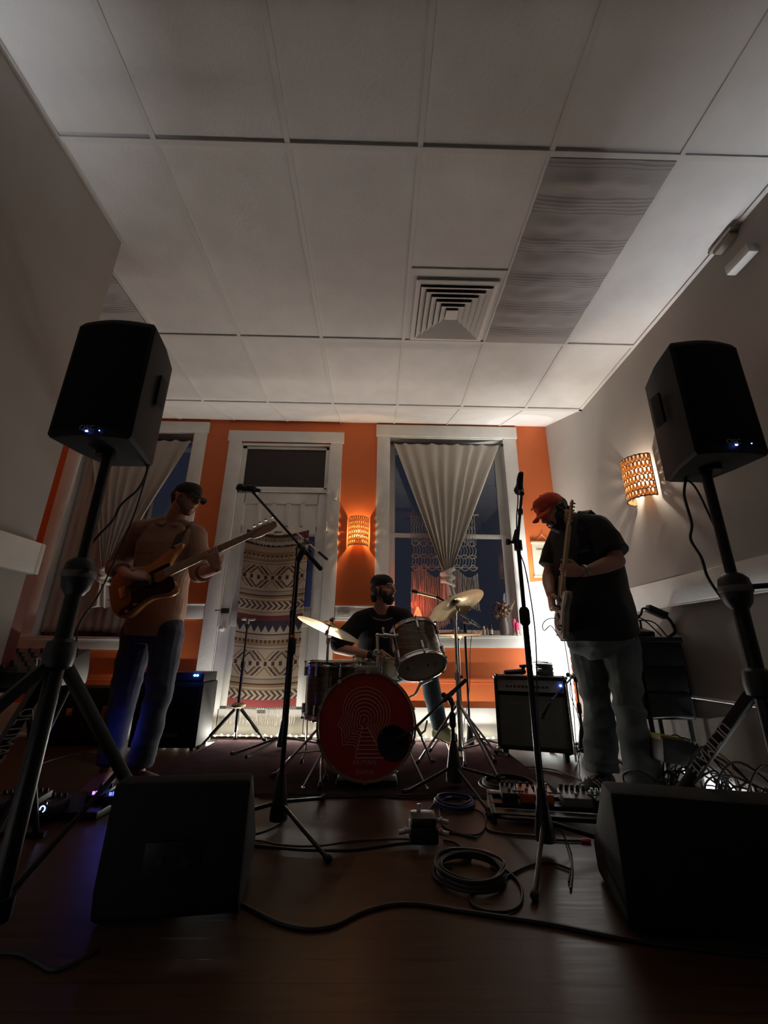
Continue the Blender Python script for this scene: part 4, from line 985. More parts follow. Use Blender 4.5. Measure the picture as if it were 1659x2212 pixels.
mcord = MB().tube(spline([at(1121, 1022, Y=2.0), at(1117, 1040, Y=1.99), at(1119, 1080, Y=2.0), at(1116, 1120, Y=2.0), at(1119, 1180, Y=1.99), at(1135, 1230, Y=1.99), at(1152, 1330, Y=2.0), at(1158, 1400, Y=2.0), at(1160, 1480, Y=2.0), at(1165, 1600, Y=2.0), at(1185, 1760, Y=2.0), at(1215, 1800, Y=2.03), at(1235, 1850, z=0.008), at(1228, 1905, z=0.006)], 8), 0.0032, 6)
tag(mcord.build('microphone_cable', mat('violet_cable', (0.05, 0.035, 0.10), 0.5)), 'dark violet microphone cable running down the tall straight mic stand', 'cable')
# kick microphone stand
b = (0.475, 2.80); J = at(977, 1508, Y=2.80)
ms = mic_stand('low black boom mic stand reaching to the bass drum port', b, J.z, [(0.168, 2.70, 0), (0.58, 2.42, 0), (0.82, 2.98, 0)], (at(1005, 1470, Y=2.88), pc+Vector((0.085, -0.055, 0.055))), low_top=0.36, zhub=0.20, hub_r=0.05)
microphone('stubby black microphone at the port of the red bass drum head', pc+Vector((0.02, -0.022, 0.015)), pc+Vector((0.10, -0.062, 0.065)), 0.024)
# overhead stand behind the floor tom
b = (-0.735, 3.72); J = at(651, 1180, Y=3.72)
ms = mic_stand('tall black mic stand with a silver boom right before the tapestry edge', b, J.z, [(-1.06, 3.52, 0.012), (-0.92, 3.42, 0.012), (-0.45, 3.95, 0.012)], (at(706, 1208, Y=3.62), at(640, 1150, Y=3.85), mat('satin_tube', (0.45, 0.42, 0.38), 0.35, 0.8)), low_top=at(649, 1330, Y=3.72).z)
# overhead microphone on the right
b = (0.90, 3.86); J = at(1003, 1336, Y=3.86); b = (J.x, 3.86)
ms = mic_stand('slim black overhead mic stand in front of the sill, right of the hi-hat', b, J.z, [(1.02, 3.55, 0.012), (0.70, 4.02, 0.012), (1.13, 4.02, 0.0)], (at(1036, 1354, Y=3.80), at(950, 1296, Y=3.55)), low_top=at(1006, 1375, Y=3.86).z+0.05, r=0.0105)
MB().cap(at(972, 1306, Y=3.56), at(944, 1290, Y=3.53), 0.008, 0.013).build('mic_clip', black_plastic, ms)
microphone('slim silver overhead microphone pointing left above the rack tom', at(888, 1276, Y=3.50), at(948, 1291, Y=3.54), 0.0175, silver=True, body_m=mat('champagne', (0.55, 0.42, 0.26), 0.35, 0.8))
mcb = MB().tube(spline([at(1022, 1345, Y=3.8), at(1016, 1400, Y=3.82), at(1015, 1470, Y=3.83), at(1010, 1520, Y=3.84), at(1003, 1560, Y=3.8), at(1000, 1612, z=0.02)], 8), 0.003, 6)
tag(mcb.build('microphone_cable', black_cable), 'thin cable hanging down the slim overhead stand in front of the sill', 'cable')
# empty instrument stand at the left
b = (-1.17, 3.93); zt = at(523, 1340, Y=3.93).z; hz = at(513, 1524, Y=3.93).z
ist = thing('instrument_stand', 'empty tripod instrument stand with a yellowed hub in front of the door', 'stand', (b[0], b[1], 0))
MB().cyl((b[0], b[1], 0.10), (b[0], b[1], zt*0.62), 0.0125).cyl((b[0], b[1], zt*0.62), (b[0], b[1], zt), 0.0085).cyl((b[0], b[1], zt*0.60), (b[0], b[1], zt*0.65), 0.019).build('post', black_metal, ist)
MB().lathe((b[0], b[1], hz-0.02), (0, 0, 1), [(0, 0), (0.03, 0), (0.062, 0.012), (0.062, 0.03), (0.03, 0.045), (0, 0.045)], 20).build('hub', mat('yellowed_hub', (0.42, 0.33, 0.17), 0.5), ist)
for f in ((-1.385, 3.72), (-0.94, 4.04), (-1.22, 4.12)):
    top = Vector((b[0], b[1], hz)); f = Vector((f[0], f[1], 0.012)); d = f-top
    lg = MB().tube([top+d*0.10, top+d*0.72], 0.015, 8).tube([top+d*0.66, f-d.normalized()*0.02], 0.009, 8).build('leg', black_metal, ist)
    MB().cap(f-d*0.06, f-d*0.0+Vector((0, 0, 0.012)), 0.013, 0.015, 10).build('foot', black_rubber, lg)
MB().tube(spline([Vector((b[0], b[1], zt))+Vector((0.055*math.cos(t), 0.02-0.055*math.sin(t), 0.012)) for t in [math.pi*1.25*q/8+2.0 for q in range(9)]], 3), 0.010, 8).cyl((b[0], b[1], zt-0.03), (b[0], b[1], zt+0.01), 0.014).build('yoke', mat('pale_foam', (0.20, 0.18, 0.15), 0.8), ist)
# ================================================================== loudspeakers on stands
led_blue = mat('led_blue', (0.1, 0.2, 1), 0.4, emit=(0.12, 0.22, 1.0), estr=14.0)
print_grey = mat('print_grey', (0.28, 0.28, 0.32), 0.6)
def loudspeaker(label, x0, x1, yf, z0, z1, bx0, bx1, yb, logo, led, led2):
    root = thing('loudspeaker', label, 'loudspeaker', ((x0+x1)/2, yf+0.1, z0))
    n = 9; plan = [Vector((x0, yf, 0)), *[Vector((x0+(x1-x0)*q/n, yf-0.022*math.sin(math.pi*q/n), 0)) for q in range(1, n)], Vector((x1, yf, 0)), Vector((x1-(x1-bx1)*0.35, yf+(yb-yf)*0.5, 0)), Vector((bx1, yb, 0)), Vector((bx0, yb, 0)), Vector((x0+(bx0-x0)*0.35, yf+(yb-yf)*0.5, 0))]
    mb = MB(); c = sum(plan, Vector())/len(plan)
    lay = [(z0, 0.93), (z0+0.012, 1.0), (z1-0.02, 1.0), (z1, 0.90)]
    mb.loft([[c+(p-c)*s_+Vector((0, 0, z)) for p in plan] for z, s_ in lay]); mb.build('cabinet', speaker_skin, root, bevel=0.004, angle=30)
    g = MB(); xm = (x0+x1)/2
    fr_ = [Vector((x0+0.015+(x1-x0-0.03)*q/16, yf-0.004-0.024*math.sin(math.pi*(0.05+0.9*q/16)), 0)) for q in range(17)]
    g.loft([[p+Vector((0, 0, z)) for p in fr_]+[p+Vector((0, 0.006, z)) for p in reversed(fr_)] for z in (z0+0.03, z1-0.03)])
    g.build('grille', grille_cloth, root, angle=60)
    for sx, xx in ((-1, x0), (1, x1)): MB().box((xx-sx*0.006, (yf+yb)/2, (z0+z1)/2+0.02), (0.012, 0.05, 0.13)).build('side_handle', black_rubber, root, bevel=0.004)
    MB().cyl((xm, yf+0.10, z0-0.02), (xm, yf+0.10, z0+0.01), 0.032).build('pole_cup', black_metal, root)
    if logo is not None:
        MB().text('QSC', Vector((logo.x, yf-0.0285, logo.z+0.006)), (1, 0, 0), (0, 0, 1), 0.026, 0.0008).build('logo', print_grey, root, smooth=False)
    d = MB().ell((led.x, yf-0.030, led.z), (0.0055, 0.003, 0.003), n=10, m=6); d.build('status_light', led_blue, root)
    MB().ell((led2.x, yf-0.024, led2.z), (0.002, 0.002, 0.002), n=8, m=6).build('status_light', led_blue, root)
    return root
loudspeaker('black loudspeaker on a tripod stand at the left, above the bass player', -1.115, -0.833, 1.26, 1.425, 1.905, -1.055, -0.885, 1.50, at(186, 927, Y=1.23), at(187, 931, Y=1.23), at(212, 928, Y=1.23))
loudspeaker('black loudspeaker on a tripod stand at the right, above the wicker wall sconce', 1.085, 1.345, 1.27, 1.415, 1.885, 1.155, 1.30, 1.53, at(1587, 957, Y=1.24), at(1591, 961, Y=1.24), at(1627, 956, Y=1.24))
def pa_stand(label, x, y, ztop, zc, feet, which, hub=0.60, red=False):
    root = thing('speaker_stand', label, 'stand', (x, y, 0))
    MB().cyl((x, y, zc), (x, y, ztop), 0.0165, n=20).cyl((x, y, ztop-0.03), (x, y, ztop), 0.021, n=20).build('upper_pole', black_metal, root)
    MB().cyl((x, y, 0.12), (x, y, zc), 0.023, n=20).cyl((x, y, 0.10), (x, y, 0.15), 0.035, n=20).build('lower_pole', black_metal, root)
    MB().lathe((x, y, zc-0.06), (0, 0, 1), [(0.024, 0), (0.038, 0.02), (0.044, 0.05), (0.046, 0.075), (0.042, 0.10), (0.028, 0.115), (0.018, 0.12)], 24).cyl((x+0.03, y-0.03, zc+0.01), (x+0.06, y-0.06, zc+0.01), 0.009).build('collar', black_plastic, root)
    MB().lathe((x, y, zc-0.006), (0, 0, 1), [(0.0465, 0), (0.048, 0.004), (0.048, 0.018), (0.0465, 0.022)], 24).build('collar_band', mat('grey_band', (0.13, 0.12, 0.12), 0.5), root)
    MB().lathe((x, y, hub-0.045), (0, 0, 1), [(0.024, 0), (0.038, 0.01), (0.042, 0.04), (0.038, 0.08), (0.024, 0.09)], 24).build('leg_hub', black_plastic, root)
    for i, f in enumerate(feet):
        f = Vector((f[0], f[1], 0.018)); top = Vector((x, y, hub)); d = f-top; dn = d.normalized(); s0 = top + dn*0.045
        side = dn.cross(Vector((0, 0, 1))).normalized(); up = side.cross(dn).normalized()
        if up.z < 0: up = -up
        l = MB(); e = f - dn*0.02
        l.loft([[p+side*sx*0.015+up*sz*0.015 for sx, sz in ((-1, -1), (1, -1), (1, 1), (-1, 1))] for p in (s0, e)])
        lg = l.build('leg', black_metal, root, bevel=0.004)
        MB().cap(e, f, 0.018, 0.019, 10).build('foot', black_rubber, lg)
        MB().tube([(x, y, 0.125), top + d*0.52], 0.008, 8).build('brace', black_metal, root)
        if i == which:
            L = (e-s0).length; nrm = (-(s0+e)/2 + Vector((0, 0, HC))).normalized()
            n2 = nrm - dn*nrm.dot(dn); n2.normalize()
            # the lettering lies flat on the leg face turned to the room
            fn = max((side, -side, up, -up), key=lambda q: q.dot(n2))
            xd = dn; yd = fn.cross(xd)
            MB().text('ULTIMATE', s0+dn*L*0.30+fn*0.0155, xd, yd, 0.050, 0.0006).build('lettering', mat('lettering_white', (0.55, 0.53, 0.50), 0.6), lg, smooth=False)
pa_stand('black tripod stand holding the left loudspeaker', -0.955, 1.345, 1.425, 0.975, [(-1.42, 1.60), (-0.80, 1.95), (-1.30, 0.86)], 0, 0.74)
pa_stand('black tripod stand holding the right loudspeaker', 1.195, 1.375, 1.415, 0.965, [(1.03, 1.95), (1.25, 0.85), (1.68, 1.66)], 0, 0.68)
# speaker cables
def cable(pts, r, m, label, name='cable', n=8, cat='cable', closed=False, ends=None):
    mb = MB().tube(spline(pts, n, closed), r, 6, closed=closed)
    return tag(mb.build(name, m), label, cat)
cable([(-0.90, 1.47, 1.44), at(318, 1015, Y=1.46), at(300, 1055, Y=1.45), at(262, 1090, Y=1.42), at(243, 1125, Y=1.41), at(212, 1158, Y=1.38), at(190, 1185, Y=1.37), at(170, 1215, Y=1.37), at(155, 1260, Y=1.40), at(140, 1400, Y=1.38), at(120, 1520, Y=1.38)], 0.0042, black_cable, 'dark cable curving from the left loudspeaker to its pole', n=6)
cable([(-0.885, 1.47, 1.44), at(320, 1012, Y=1.48), at(290, 1110, Y=1.50), at(248, 1210, Y=1.50), at(210, 1290, Y=1.46), at(170, 1350, Y=1.42), at(165, 1420, Y=1.40)], 0.0030, black_cable, 'thinner dark cable hanging nearly straight from the left loudspeaker', n=6)
cable([(1.17, 1.50, 1.43), at(1480, 1030, Y=1.47), at(1478, 1070, Y=1.45), at(1494, 1130, Y=1.43), at(1492, 1165, Y=1.42), at(1515, 1205, Y=1.42), at(1528, 1245, Y=1.42), at(1550, 1280, Y=1.42), at(1580, 1315, Y=1.41), at(1612, 1340, Y=1.41)], 0.0048, black_cable, 'dark cable looping from the right loudspeaker to its stand', n=6)
cable([(1.19, 1.50, 1.43), at(1500, 1050, Y=1.46), at(1540, 1130, Y=1.45), at(1582, 1220, Y=1.42), at(1600, 1265, Y=1.41)], 0.0036, black_cable, 'thin dark cable running straight down beside the right loudspeaker pole', n=6)

# ================================================================== floor monitors (seen from behind)
def wedge(label, pts, zt, depth_top, slope_dir, tilt):
    """pts: two floor corners (left, right) of the side turned to the camera"""
    a, b_ = Vector((*pts[0], 0.0)), Vector((*pts[1], 0.0)); w = (b_-a); dirn = Vector((-w.y, w.x, 0)).normalized()
    root = thing('floor_monitor', label, 'loudspeaker', tuple((a+b_)/2+dirn*0.15))
    # side outline: back upright, top edge short, front slopes to the floor away from the camera
    out_ = [(0.0, 0.02), (-0.018, 0.10), (0.0, zt), (depth_top, zt+0.008), (0.36, 0.10), (0.34, 0.012), (0.03, 0.004)]
    mb = MB(); A = [a + dirn*d + Vector((0, 0, h)) for d, h in out_]
    mb.prism(A, w); mb.build('cabinet', black_vinyl, root, bevel=0.014, angle=50)
    n_ = (Vector((0, 0, 1))*(0.36-depth_top) + dirn*(zt-0.10)).normalized()
    p0 = a + dirn*(depth_top+0.02) + Vector((0, 0, zt-0.01)); p1 = a + dirn*0.35 + Vector((0, 0, 0.11)); wd = w.normalized()
    MB().add([p0+wd*0.02+n_*0.004, p0+w-wd*0.02+n_*0.004, p1+w-wd*0.02+n_*0.004, p1+wd*0.02+n_*0.004], [(0, 1, 2, 3)]).build('grille', grille_cloth, root, smooth=False)
    q = (a+b_)/2 - dirn*0.016 + Vector((0, 0, 0.16))
    pl_ = MB().box(q, (0.16, 0.006, 0.10), Matrix.Rotation(math.atan2(w.y, w.x), 3, 'Z')); pl_.build('jack_plate', black_metal, root, bevel=0.002)
    for k in (-1, 1): MB().cyl(q+wd*0.035*k-dirn*0.003, q+wd*0.035*k-dirn*0.008, 0.013).build('jack', black_plastic, root)
    return root
wedge('black floor monitor at the lower left, seen from behind', ((-0.80, 1.50), (-0.395, 1.56)), 0.36, 0.06, 1, 0)
wedge('large black floor monitor at the lower right, in front of the guitarist', ((0.74, 1.50), (1.24, 1.38)), 0.35, 0.10, 1, 0)

# ================================================================== amplifiers
tweed = mat('silver_grille', (0.085, 0.085, 0.075), 0.8, col2=(0.12, 0.12, 0.105), scale=60, bump=0.6, bscale=500, stretch=(3, 3, 0.5))
panel_m = mat('amp_panel', (0.34, 0.32, 0.31), 0.4, 0.3)
A0, A1 = Vector((0.955, 3.60, 0)), Vector((1.475, 3.42, 0)); aw = A1-A0; wd = aw.normalized(); dn = Vector((-wd.y, wd.x, 0)); AR = basis(wd, dn); ac = (A0+A1)/2
amp = thing('guitar_amplifier', 'combo guitar amplifier with silver grille and control panel near the paper lamp', 'amplifier', tuple(ac+dn*0.12))
W_ = aw.length; zt = 0.585; z0 = 0.06
def ap(u, d, z): return A0 + wd*u + dn*(d+ (z-z0)*0.06) + Vector((0, 0, z))
mb = MB()
for (u0, u1, za, zb_, d0, d1) in ((0, 0.028, z0, zt, 0, 0.26), (W_-0.028, W_, z0, zt, 0, 0.26), (0, W_, zt-0.025, zt, 0, 0.26), (0, W_, z0, z0+0.03, 0, 0.26), (0.01, W_-0.01, z0+0.01, zt-0.01, 0.05, 0.25)):
    mb.add([ap(u, d, z) for u in (u0, u1) for d in (d0, d1) for z in (za, zb_)], [(0, 1, 3, 2), (4, 6, 7, 5), (0, 4, 5, 1), (2, 3, 7, 6), (0, 2, 6, 4), (1, 5, 7, 3)])
mb.build('cabinet', black_vinyl, amp, bevel=0.004)
def aquad(u0, u1, z0_, z1_, d): return [ap(u0, d, z0_), ap(u1, d, z0_), ap(u1, d, z1_), ap(u0, d, z1_)]
MB().prism(aquad(0.028, W_-0.028, z0+0.03, zt-0.145, 0.018), dn*0.01).build('grille_cloth', tweed, amp, smooth=False)
MB().prism(aquad(0.028, W_-0.028, zt-0.115, zt-0.030, 0.014), dn*0.012).build('control_panel', panel_m, amp, smooth=False)
for k in range(11):
    u = 0.10+0.030*k; c_ = ap(u, 0.012, zt-0.078); MB().cyl(c_, c_-dn*0.016, 0.0095, 0.008, n=14).build('knob', black_plastic, amp)
sw = MB()
for k in range(4):
    c_ = ap(0.09+0.024*k, 0.012, zt-0.045); MB().box(c_, (0.006, 0.01, 0.010), AR).build('switch', chrome, amp)
for k in range(2):
    c_ = ap(0.045+0.024*k, 0.013, zt-0.08); MB().cyl(c_, c_-dn*0.006, 0.008, n=12).build('jack', chrome, amp)
c_ = ap(W_-0.048, 0.012, zt-0.062); MB().ell(c_-dn*0.004, 0.0085, n=12, m=8).build('jewel_light', led_blue, amp)
pr = MB().text('Fender', ap(0.16, 0.017, zt-0.20), wd, (0, 0, 1), 0.035); pr.build('badge', mat('amp_badge', (0.30, 0.29, 0.26), 0.4, 0.6), amp, smooth=False)
pr = MB().text('REVERB', ap(W_-0.12, 0.0125, zt-0.048), wd, (0, 0, 1), 0.011, 0.0004); pr.build('panel_print', mat('panel_print', (0.10, 0.10, 0.10), 0.5), amp, smooth=False)
for u in (0.004, W_-0.004):
    for z in (z0+0.006, zt-0.006): MB().ell(ap(u, 0.004, z), 0.014, n=10, m=8).build('corner_cap', steel, amp)
MB().cyl(ap(W_-0.006, -0.004, zt-0.04), ap(W_-0.006, -0.03, 0.02), 0.008).build('tilt_leg', steel, amp)
for u_, d_ in ((0.05, 0.05), (W_-0.06, 0.05), (0.05, 0.2), (W_-0.06, 0.2)): MB().cyl(ap(u_, d_, z0+0.002), ap(u_, d_, 0.0), 0.02).build('foot', black_rubber, amp)
ped = ap(0.33, -0.02, 0.03)
# things lying on the amplifier
c_ = ap(0.40, 0.12, zt+0.001); root = thing('coiled_strap_stack', 'short black stack of coiled cable on the right of the guitar amplifier top', 'cable', tuple(c_))
s_ = MB()
for k in range(7): s_.tube([c_+Vector((0.062*math.cos(t)*(1+0.04*math.sin(k*2.1)), 0.062*math.sin(t), 0.010+0.0125*k+0.003*math.sin(t+k))) for t in [2*math.pi*q/24 for q in range(24)]], 0.0068, 6, closed=True)
s_.build('coil', black_cable, root)
MB().tube([c_+Vector((-0.09, 0.01, 0.105)), c_+Vector((0.06, -0.02, 0.098))], 0.004, 6).tube([c_+Vector((-0.075, -0.02, 0.115)), c_+Vector((0.045, 0.02, 0.104))], 0.0035, 6).build('loose_ends', mat('olive_tape', (0.20, 0.20, 0.09), 0.6), root)
c_ = ap(0.19, 0.10, zt+0.001); o = MB()
o.cap(c_+Vector((-0.10, 0, 0.022)), c_+Vector((0.05, 0.01, 0.030)), 0.018, 0.024).cap(c_+Vector((0.03, 0, 0.02)), c_+Vector((0.06, 0, 0.075)), 0.016, 0.012).cyl(c_+Vector((0.02, 0, 0.07)), c_+Vector((0.09, 0, 0.075)), 0.012).tube([c_+Vector((-0.10, 0, 0.03)), c_+Vector((-0.135, -0.05, 0.01)), ap(0.05, -0.002, zt-0.04)], 0.003, 6)
tag(o.build('microphone_clamp', black_plastic), 'black clamp and pouch lying on the left of the guitar amplifier top', 'clamp')
# amp microphone on a boom stand
b = (1.70, 3.62); J = at(1243, 1462, Y=3.62)
b = (J.x, 3.62)
f_ = at(1182, 1533, Y=3.34)
ms = mic_stand('thin black mic stand between the guitar amplifier and the paper lamp', b, J.z, [(J.x-0.10, 3.34, 0), (J.x+0.06, 3.88, 0), (J.x-0.20, 3.80, 0)], (J+Vector((0.06, 0.06, 0.05)), at(1192, 1512, Y=3.37)), low_top=0.34, r=0.010, hub_r=0.045)
microphone('small black microphone pointing at the grille of the guitar amplifier', at(1168, 1552, Y=3.42), at(1188, 1518, Y=3.37), 0.021)
b2 = at(1263, 1466, Y=3.50); ms = mic_stand('second thin black stand close behind the guitarist legs', (b2.x, 3.50), b2.z, [(b2.x+0.14, 3.32, 0), (b2.x+0.10, 3.75, 0), (b2.x-0.18, 3.62, 0)], None, low_top=0.30, r=0.009, hub_r=0.038)
cable([ap(W_-0.03, 0.0, zt-0.02), at(1231, 1462, Y=3.4), at(1232, 1500, Y=3.42), at(1247, 1540, Y=3.45), at(1255, 1580, Y=3.5), at(1250, 1640, z=0.02), at(1238, 1668, z=0.008)], 0.003, black_cable, 'thin cable hanging down beside the guitar amplifier')

# bass amplifier at the left
ba = thing('bass_amplifier', 'dark bass cabinet with a glowing blue light left of the door', 'amplifier', (-1.64, 3.86, 0))
MB().rng(-1.93, -1.40, 3.70, 4.02, 0.02, 0.50).build('cabinet', black_vinyl, ba, bevel=0.012)
MB().rng(-1.905, -1.425, 3.692, 3.70, 0.05, 0.47).build('grille', grille_cloth, ba, smooth=False)
MB().rng(-1.92, -1.41, 3.71, 4.0, 0.502, 0.575).build('head', black_plastic, ba, bevel=0.006)
MB().rng(-1.90, -1.43, 3.704, 3.71, 0.515, 0.562).build('panel', mat('dark_panel', (0.03, 0.03, 0.035), 0.3, 0.4), ba, smooth=False)
p = at(424, 1452, Y=3.70); lx = p.x
MB().ell((lx-0.008, 3.70, 0.553), (0.011, 0.005, 0.008), n=12, m=8).ell((lx+0.014, 3.70, 0.553), (0.010, 0.005, 0.008), n=12, m=8).build('blue_light', mat('led_blue_bright', (0.1, 0.25, 1), 0.4, emit=(0.05, 0.30, 1.0), estr=40.0), ba)
SC.objects['amp_indicator_glow'].location = (lx, 3.655, 0.60)
for k in range(5): MB().cyl((-1.88+0.05*k, 3.704, 0.54), (-1.88+0.05*k, 3.69, 0.54), 0.011, n=12).build('knob', black_plastic, ba)
MB().rng(-1.72, -1.55, 3.688, 3.693, 0.10, 0.125).build('badge', mat('dull_badge', (0.07, 0.065, 0.055), 0.5, 0.4), ba, smooth=False)
for x in (-1.89, -1.44):
    for y in (3.74, 3.98): MB().cyl((x, y, 0), (x, y, 0.025), 0.018).build('foot', black_rubber, ba)
bc = thing('equipment_case', 'large dark case against the red wall behind the bass player', 'case', (-2.42, 3.98, 0))
MB().rng(-2.72, -2.12, 3.84, 4.12, 0.0, 0.44).build('body', black_vinyl, bc, bevel=0.012)
MB().rng(-2.26, -2.22, 3.832, 3.842, 0.20, 0.30).build('latch', mat('brass_latch', (0.35, 0.25, 0.10), 0.4, 0.8), bc, bevel=0.002)
MB().rng(-2.55, -2.50, 3.832, 3.842, 0.22, 0.28).build('latch', steel, bc, bevel=0.002)

# ================================================================== mixer on its stand at the left edge
mx = thing('mixing_desk', 'black mixing desk on a folding stand at the left edge', 'mixer', (-1.62, 1.98, 0))
mb = MB().prism([(-1.86, 1.85, 0.60), (-1.86, 1.85, 0.66), (-1.86, 2.12, 0.755), (-1.86, 2.14, 0.66), (-1.86, 2.14, 0.60)], (0.50, 0, 0)); mb.build('body', black_plastic, mx, bevel=0.008)
for i in range(9):
    for j in range(5):
        kn = MB().cyl((-1.83+0.055*i, 1.88+0.048*j, 0.672+0.0165*j), (-1.83+0.055*i, 1.877+0.048*j, 0.688+0.0165*j), 0.006, n=8).build('control_knob', mat('knob_grey', (0.08, 0.08, 0.09), 0.5), mx)
fr_ = MB()
for x in (-1.80, -1.42): fr_.tube([(x, 1.87, 0.60), (x, 2.12, 0.02)], 0.012, 8).tube([(x, 2.12, 0.60), (x, 1.87, 0.02)], 0.012, 8)
fr_.tube([(-1.80, 1.87, 0.59), (-1.42, 1.87, 0.59)], 0.010, 8).tube([(-1.80, 2.12, 0.59), (-1.42, 2.12, 0.59)], 0.010, 8).tube([(-1.84, 1.87, 0.012), (-1.38, 1.87, 0.012)], 0.012, 8).tube([(-1.84, 2.12, 0.012), (-1.38, 2.12, 0.012)], 0.012, 8)
fr_.build('folding_stand', black_metal, mx)
MB().cyl((-1.40, 1.87, 0.665), (-1.40, 1.86, 0.715), 0.012).ell((-1.375, 1.87, 0.70), 0.010).build('connector', steel, mx)

# ================================================================== pedals of the bass player
pb = thing('pedalboard', 'dark pedalboard on the floor at the left edge', 'pedalboard', (-1.75, 2.42, 0))
MB().rng(-2.20, -1.28, 2.30, 2.58, 0.0, 0.035).build('board', black_metal, pb, bevel=0.006)
def pedal(label, c, size, m, knobs=3, disp=None, cat='effects pedal', group=None, yaw=0.0, knob_m=None, knob_r=0.008, knob_h=0.014):
    c = Vector(c); root = thing('effects_pedal', label, cat, tuple(c), group); w, d, h = size; R3 = Matrix.Rotation(yaw, 3, 'Z'); L = lambda x, y, z: c + R3 @ Vector((x, y, z))
    mb = MB(); mb.add([L(x, y, z) for x in (-w/2, w/2) for y, z in ((-d/2, 0), (-d/2, h*0.75), (d/2, h), (d/2, 0))], [(0, 1, 2, 3), (4, 7, 6, 5), (0, 4, 5, 1), (1, 5, 6, 2), (2, 6, 7, 3), (3, 7, 4, 0)])
    mb.build('housing', m, root, bevel=0.004)
    for k in range(knobs):
        x = -w/2+w*(k+0.5)/knobs; MB().cyl(L(x, d*0.30, h*0.93), L(x, d*0.30, h+knob_h), knob_r, knob_r*0.85, n=12).build('knob', knob_m or black_plastic, root)
    MB().cyl(L(0, -d*0.28, h*0.78), L(0, -d*0.28, h*0.78+0.014), 0.008, n=12).build('footswitch', chrome, root)
    if disp: disp(root, L, w, d, h)
    return root
pink_led = mat('led_pink', (0.8, 0.4, 1), 0.5, emit=(0.55, 0.30, 1.0), estr=1.6); blue_disp = mat('display_blue', (0.2, 0.3, 1), 0.5, emit=(0.10, 0.16, 1.0), estr=2.4); cyan_led = mat('led_cyan', (0.5, 0.8, 1), 0.5, emit=(0.25, 0.45, 1.0), estr=5.0); green_led = mat('led_green', (0.1, 1, 0.5), 0.5, emit=(0.02, 0.9, 0.45), estr=3.0)
def pad(m, w_=0.032, h_=0.020):
    def f(root, L, w, d, h):
        g = MB()
        for s_ in (-1, 1): g.box(L(s_*0.009, d*0.02-0.05, h*0.86+0.002), (0.014, 0.004, 0.015)); 
        g.build('display', m, root, bevel=0.003)
    return f
q1, q2, q3_, q4 = at(205, 1705, z=0.10), at(236, 1707, z=0.10), at(107, 1725, z=0.10), at(78, 1717, z=0.10)
pedal('left of two bass pedals with lit displays, the pinkish one', (q1.x, q1.y+0.06, 0.036), (0.075, 0.12, 0.05), black_plastic, 3, pad(pink_led))
pedal('bass pedal with a bright blue display, rightmost on the dark board', (q2.x+0.012, q2.y+0.06, 0.036), (0.075, 0.12, 0.05), black_plastic, 3, pad(blue_disp))
def ringd(root, L, w, d, h):
    MB().tube([L(0.0+0.011*math.cos(t), -d*0.5-0.002, h*0.6+0.012*math.sin(t)) for t in [4.7*q/12-1.2 for q in range(13)]], 0.0022, 6).build('display', cyan_led, root)
pedal('bass pedal with a small glowing blue curl on its end', (q3_.x, q3_.y+0.03, 0.036), (0.085, 0.12, 0.055), black_plastic, 3, ringd)
def dashd(root, L, w, d, h):
    MB().box(L(0, -d*0.5-0.002, h*0.6), (0.030, 0.003, 0.004)).box(L(-0.006, -d*0.5-0.002, h*0.6+0.008), (0.014, 0.003, 0.004)).build('display', cyan_led, root)
pedal('bass pedal with two short glowing blue dashes', (q4.x-0.04, q4.y+0.05, 0.036), (0.085, 0.12, 0.055), black_plastic, 3, dashd)
def grn(root, L, w, d, h):
    MB().ell(L(0.02, -d*0.5, h*0.7), (0.012, 0.004, 0.006), n=10, m=6).ell(L(0.03, -d*0.5, h*0.3), (0.006, 0.004, 0.006), n=10, m=6).build('display', green_led, root)
q5 = at(0, 1727, z=0.09); pedal('bass pedal with a green light at the very left edge', (q5.x-0.02, q5.y+0.05, 0.036), (0.085, 0.12, 0.055), black_plastic, 3, grn)

# ================================================================== pedalboard of the guitarist
gb = thing('pedalboard', 'black pedalboard on the floor between the tall mic stand and the guitarist', 'pedalboard', (0.86, 2.38, 0))
g0, g1 = Vector((0.56, 2.29, 0)), Vector((1.14, 2.20, 0)); gw = (g1-g0); gd = Vector((-gw.y, gw.x, 0)).normalized(); gwn = gw.normalized()
def gp(u, d, z): return g0+gwn*u+gd*d+Vector((0, 0, z))
for d, nm in ((0.0, 'front_rail'), (0.10, 'rail'), (0.20, 'rail')):
    z = 0.028+0.12*d; mb = MB(); mb.add([gp(u, dd, zz) for u in (0, gw.length) for dd in (d, d+0.065) for zz in (z, z+0.02)], [(0, 1, 3, 2), (4, 6, 7, 5), (0, 4, 5, 1), (2, 3, 7, 6), (0, 2, 6, 4), (1, 5, 7, 3)]); mb.build(nm, black_metal, gb, bevel=0.003)
mb = MB()
for u in (0.0, gw.length-0.02): mb.add([gp(uu, dd, zz) for uu in (u, u+0.02) for dd, zz in ((0, 0), (0, 0.048), (0.265, 0.075), (0.265, 0))], [(0, 1, 2, 3), (4, 7, 6, 5), (0, 4, 5, 1), (1, 5, 6, 2), (2, 6, 7, 3), (3, 7, 4, 0)])
mb.build('side_panel', black_metal, gb, bevel=0.003)
yw = math.atan2(gw.y, gw.x); og = mat('orange_enamel', (0.42, 0.085, 0.02), 0.45); grey = mat('grey_enamel', (0.16, 0.155, 0.155), 0.4, 0.2)
pedal('small black pedal at the left end of the guitar pedalboard', gp(0.10, 0.16, 0.062), (0.075, 0.115, 0.055), black_plastic, 3, None, group=None, yaw=yw)
pedal('left orange pedal on the guitar pedalboard, left of the tall mic stand', gp(0.185, 0.17, 0.063), (0.07, 0.12, 0.052), og, 2, None, yaw=yw)
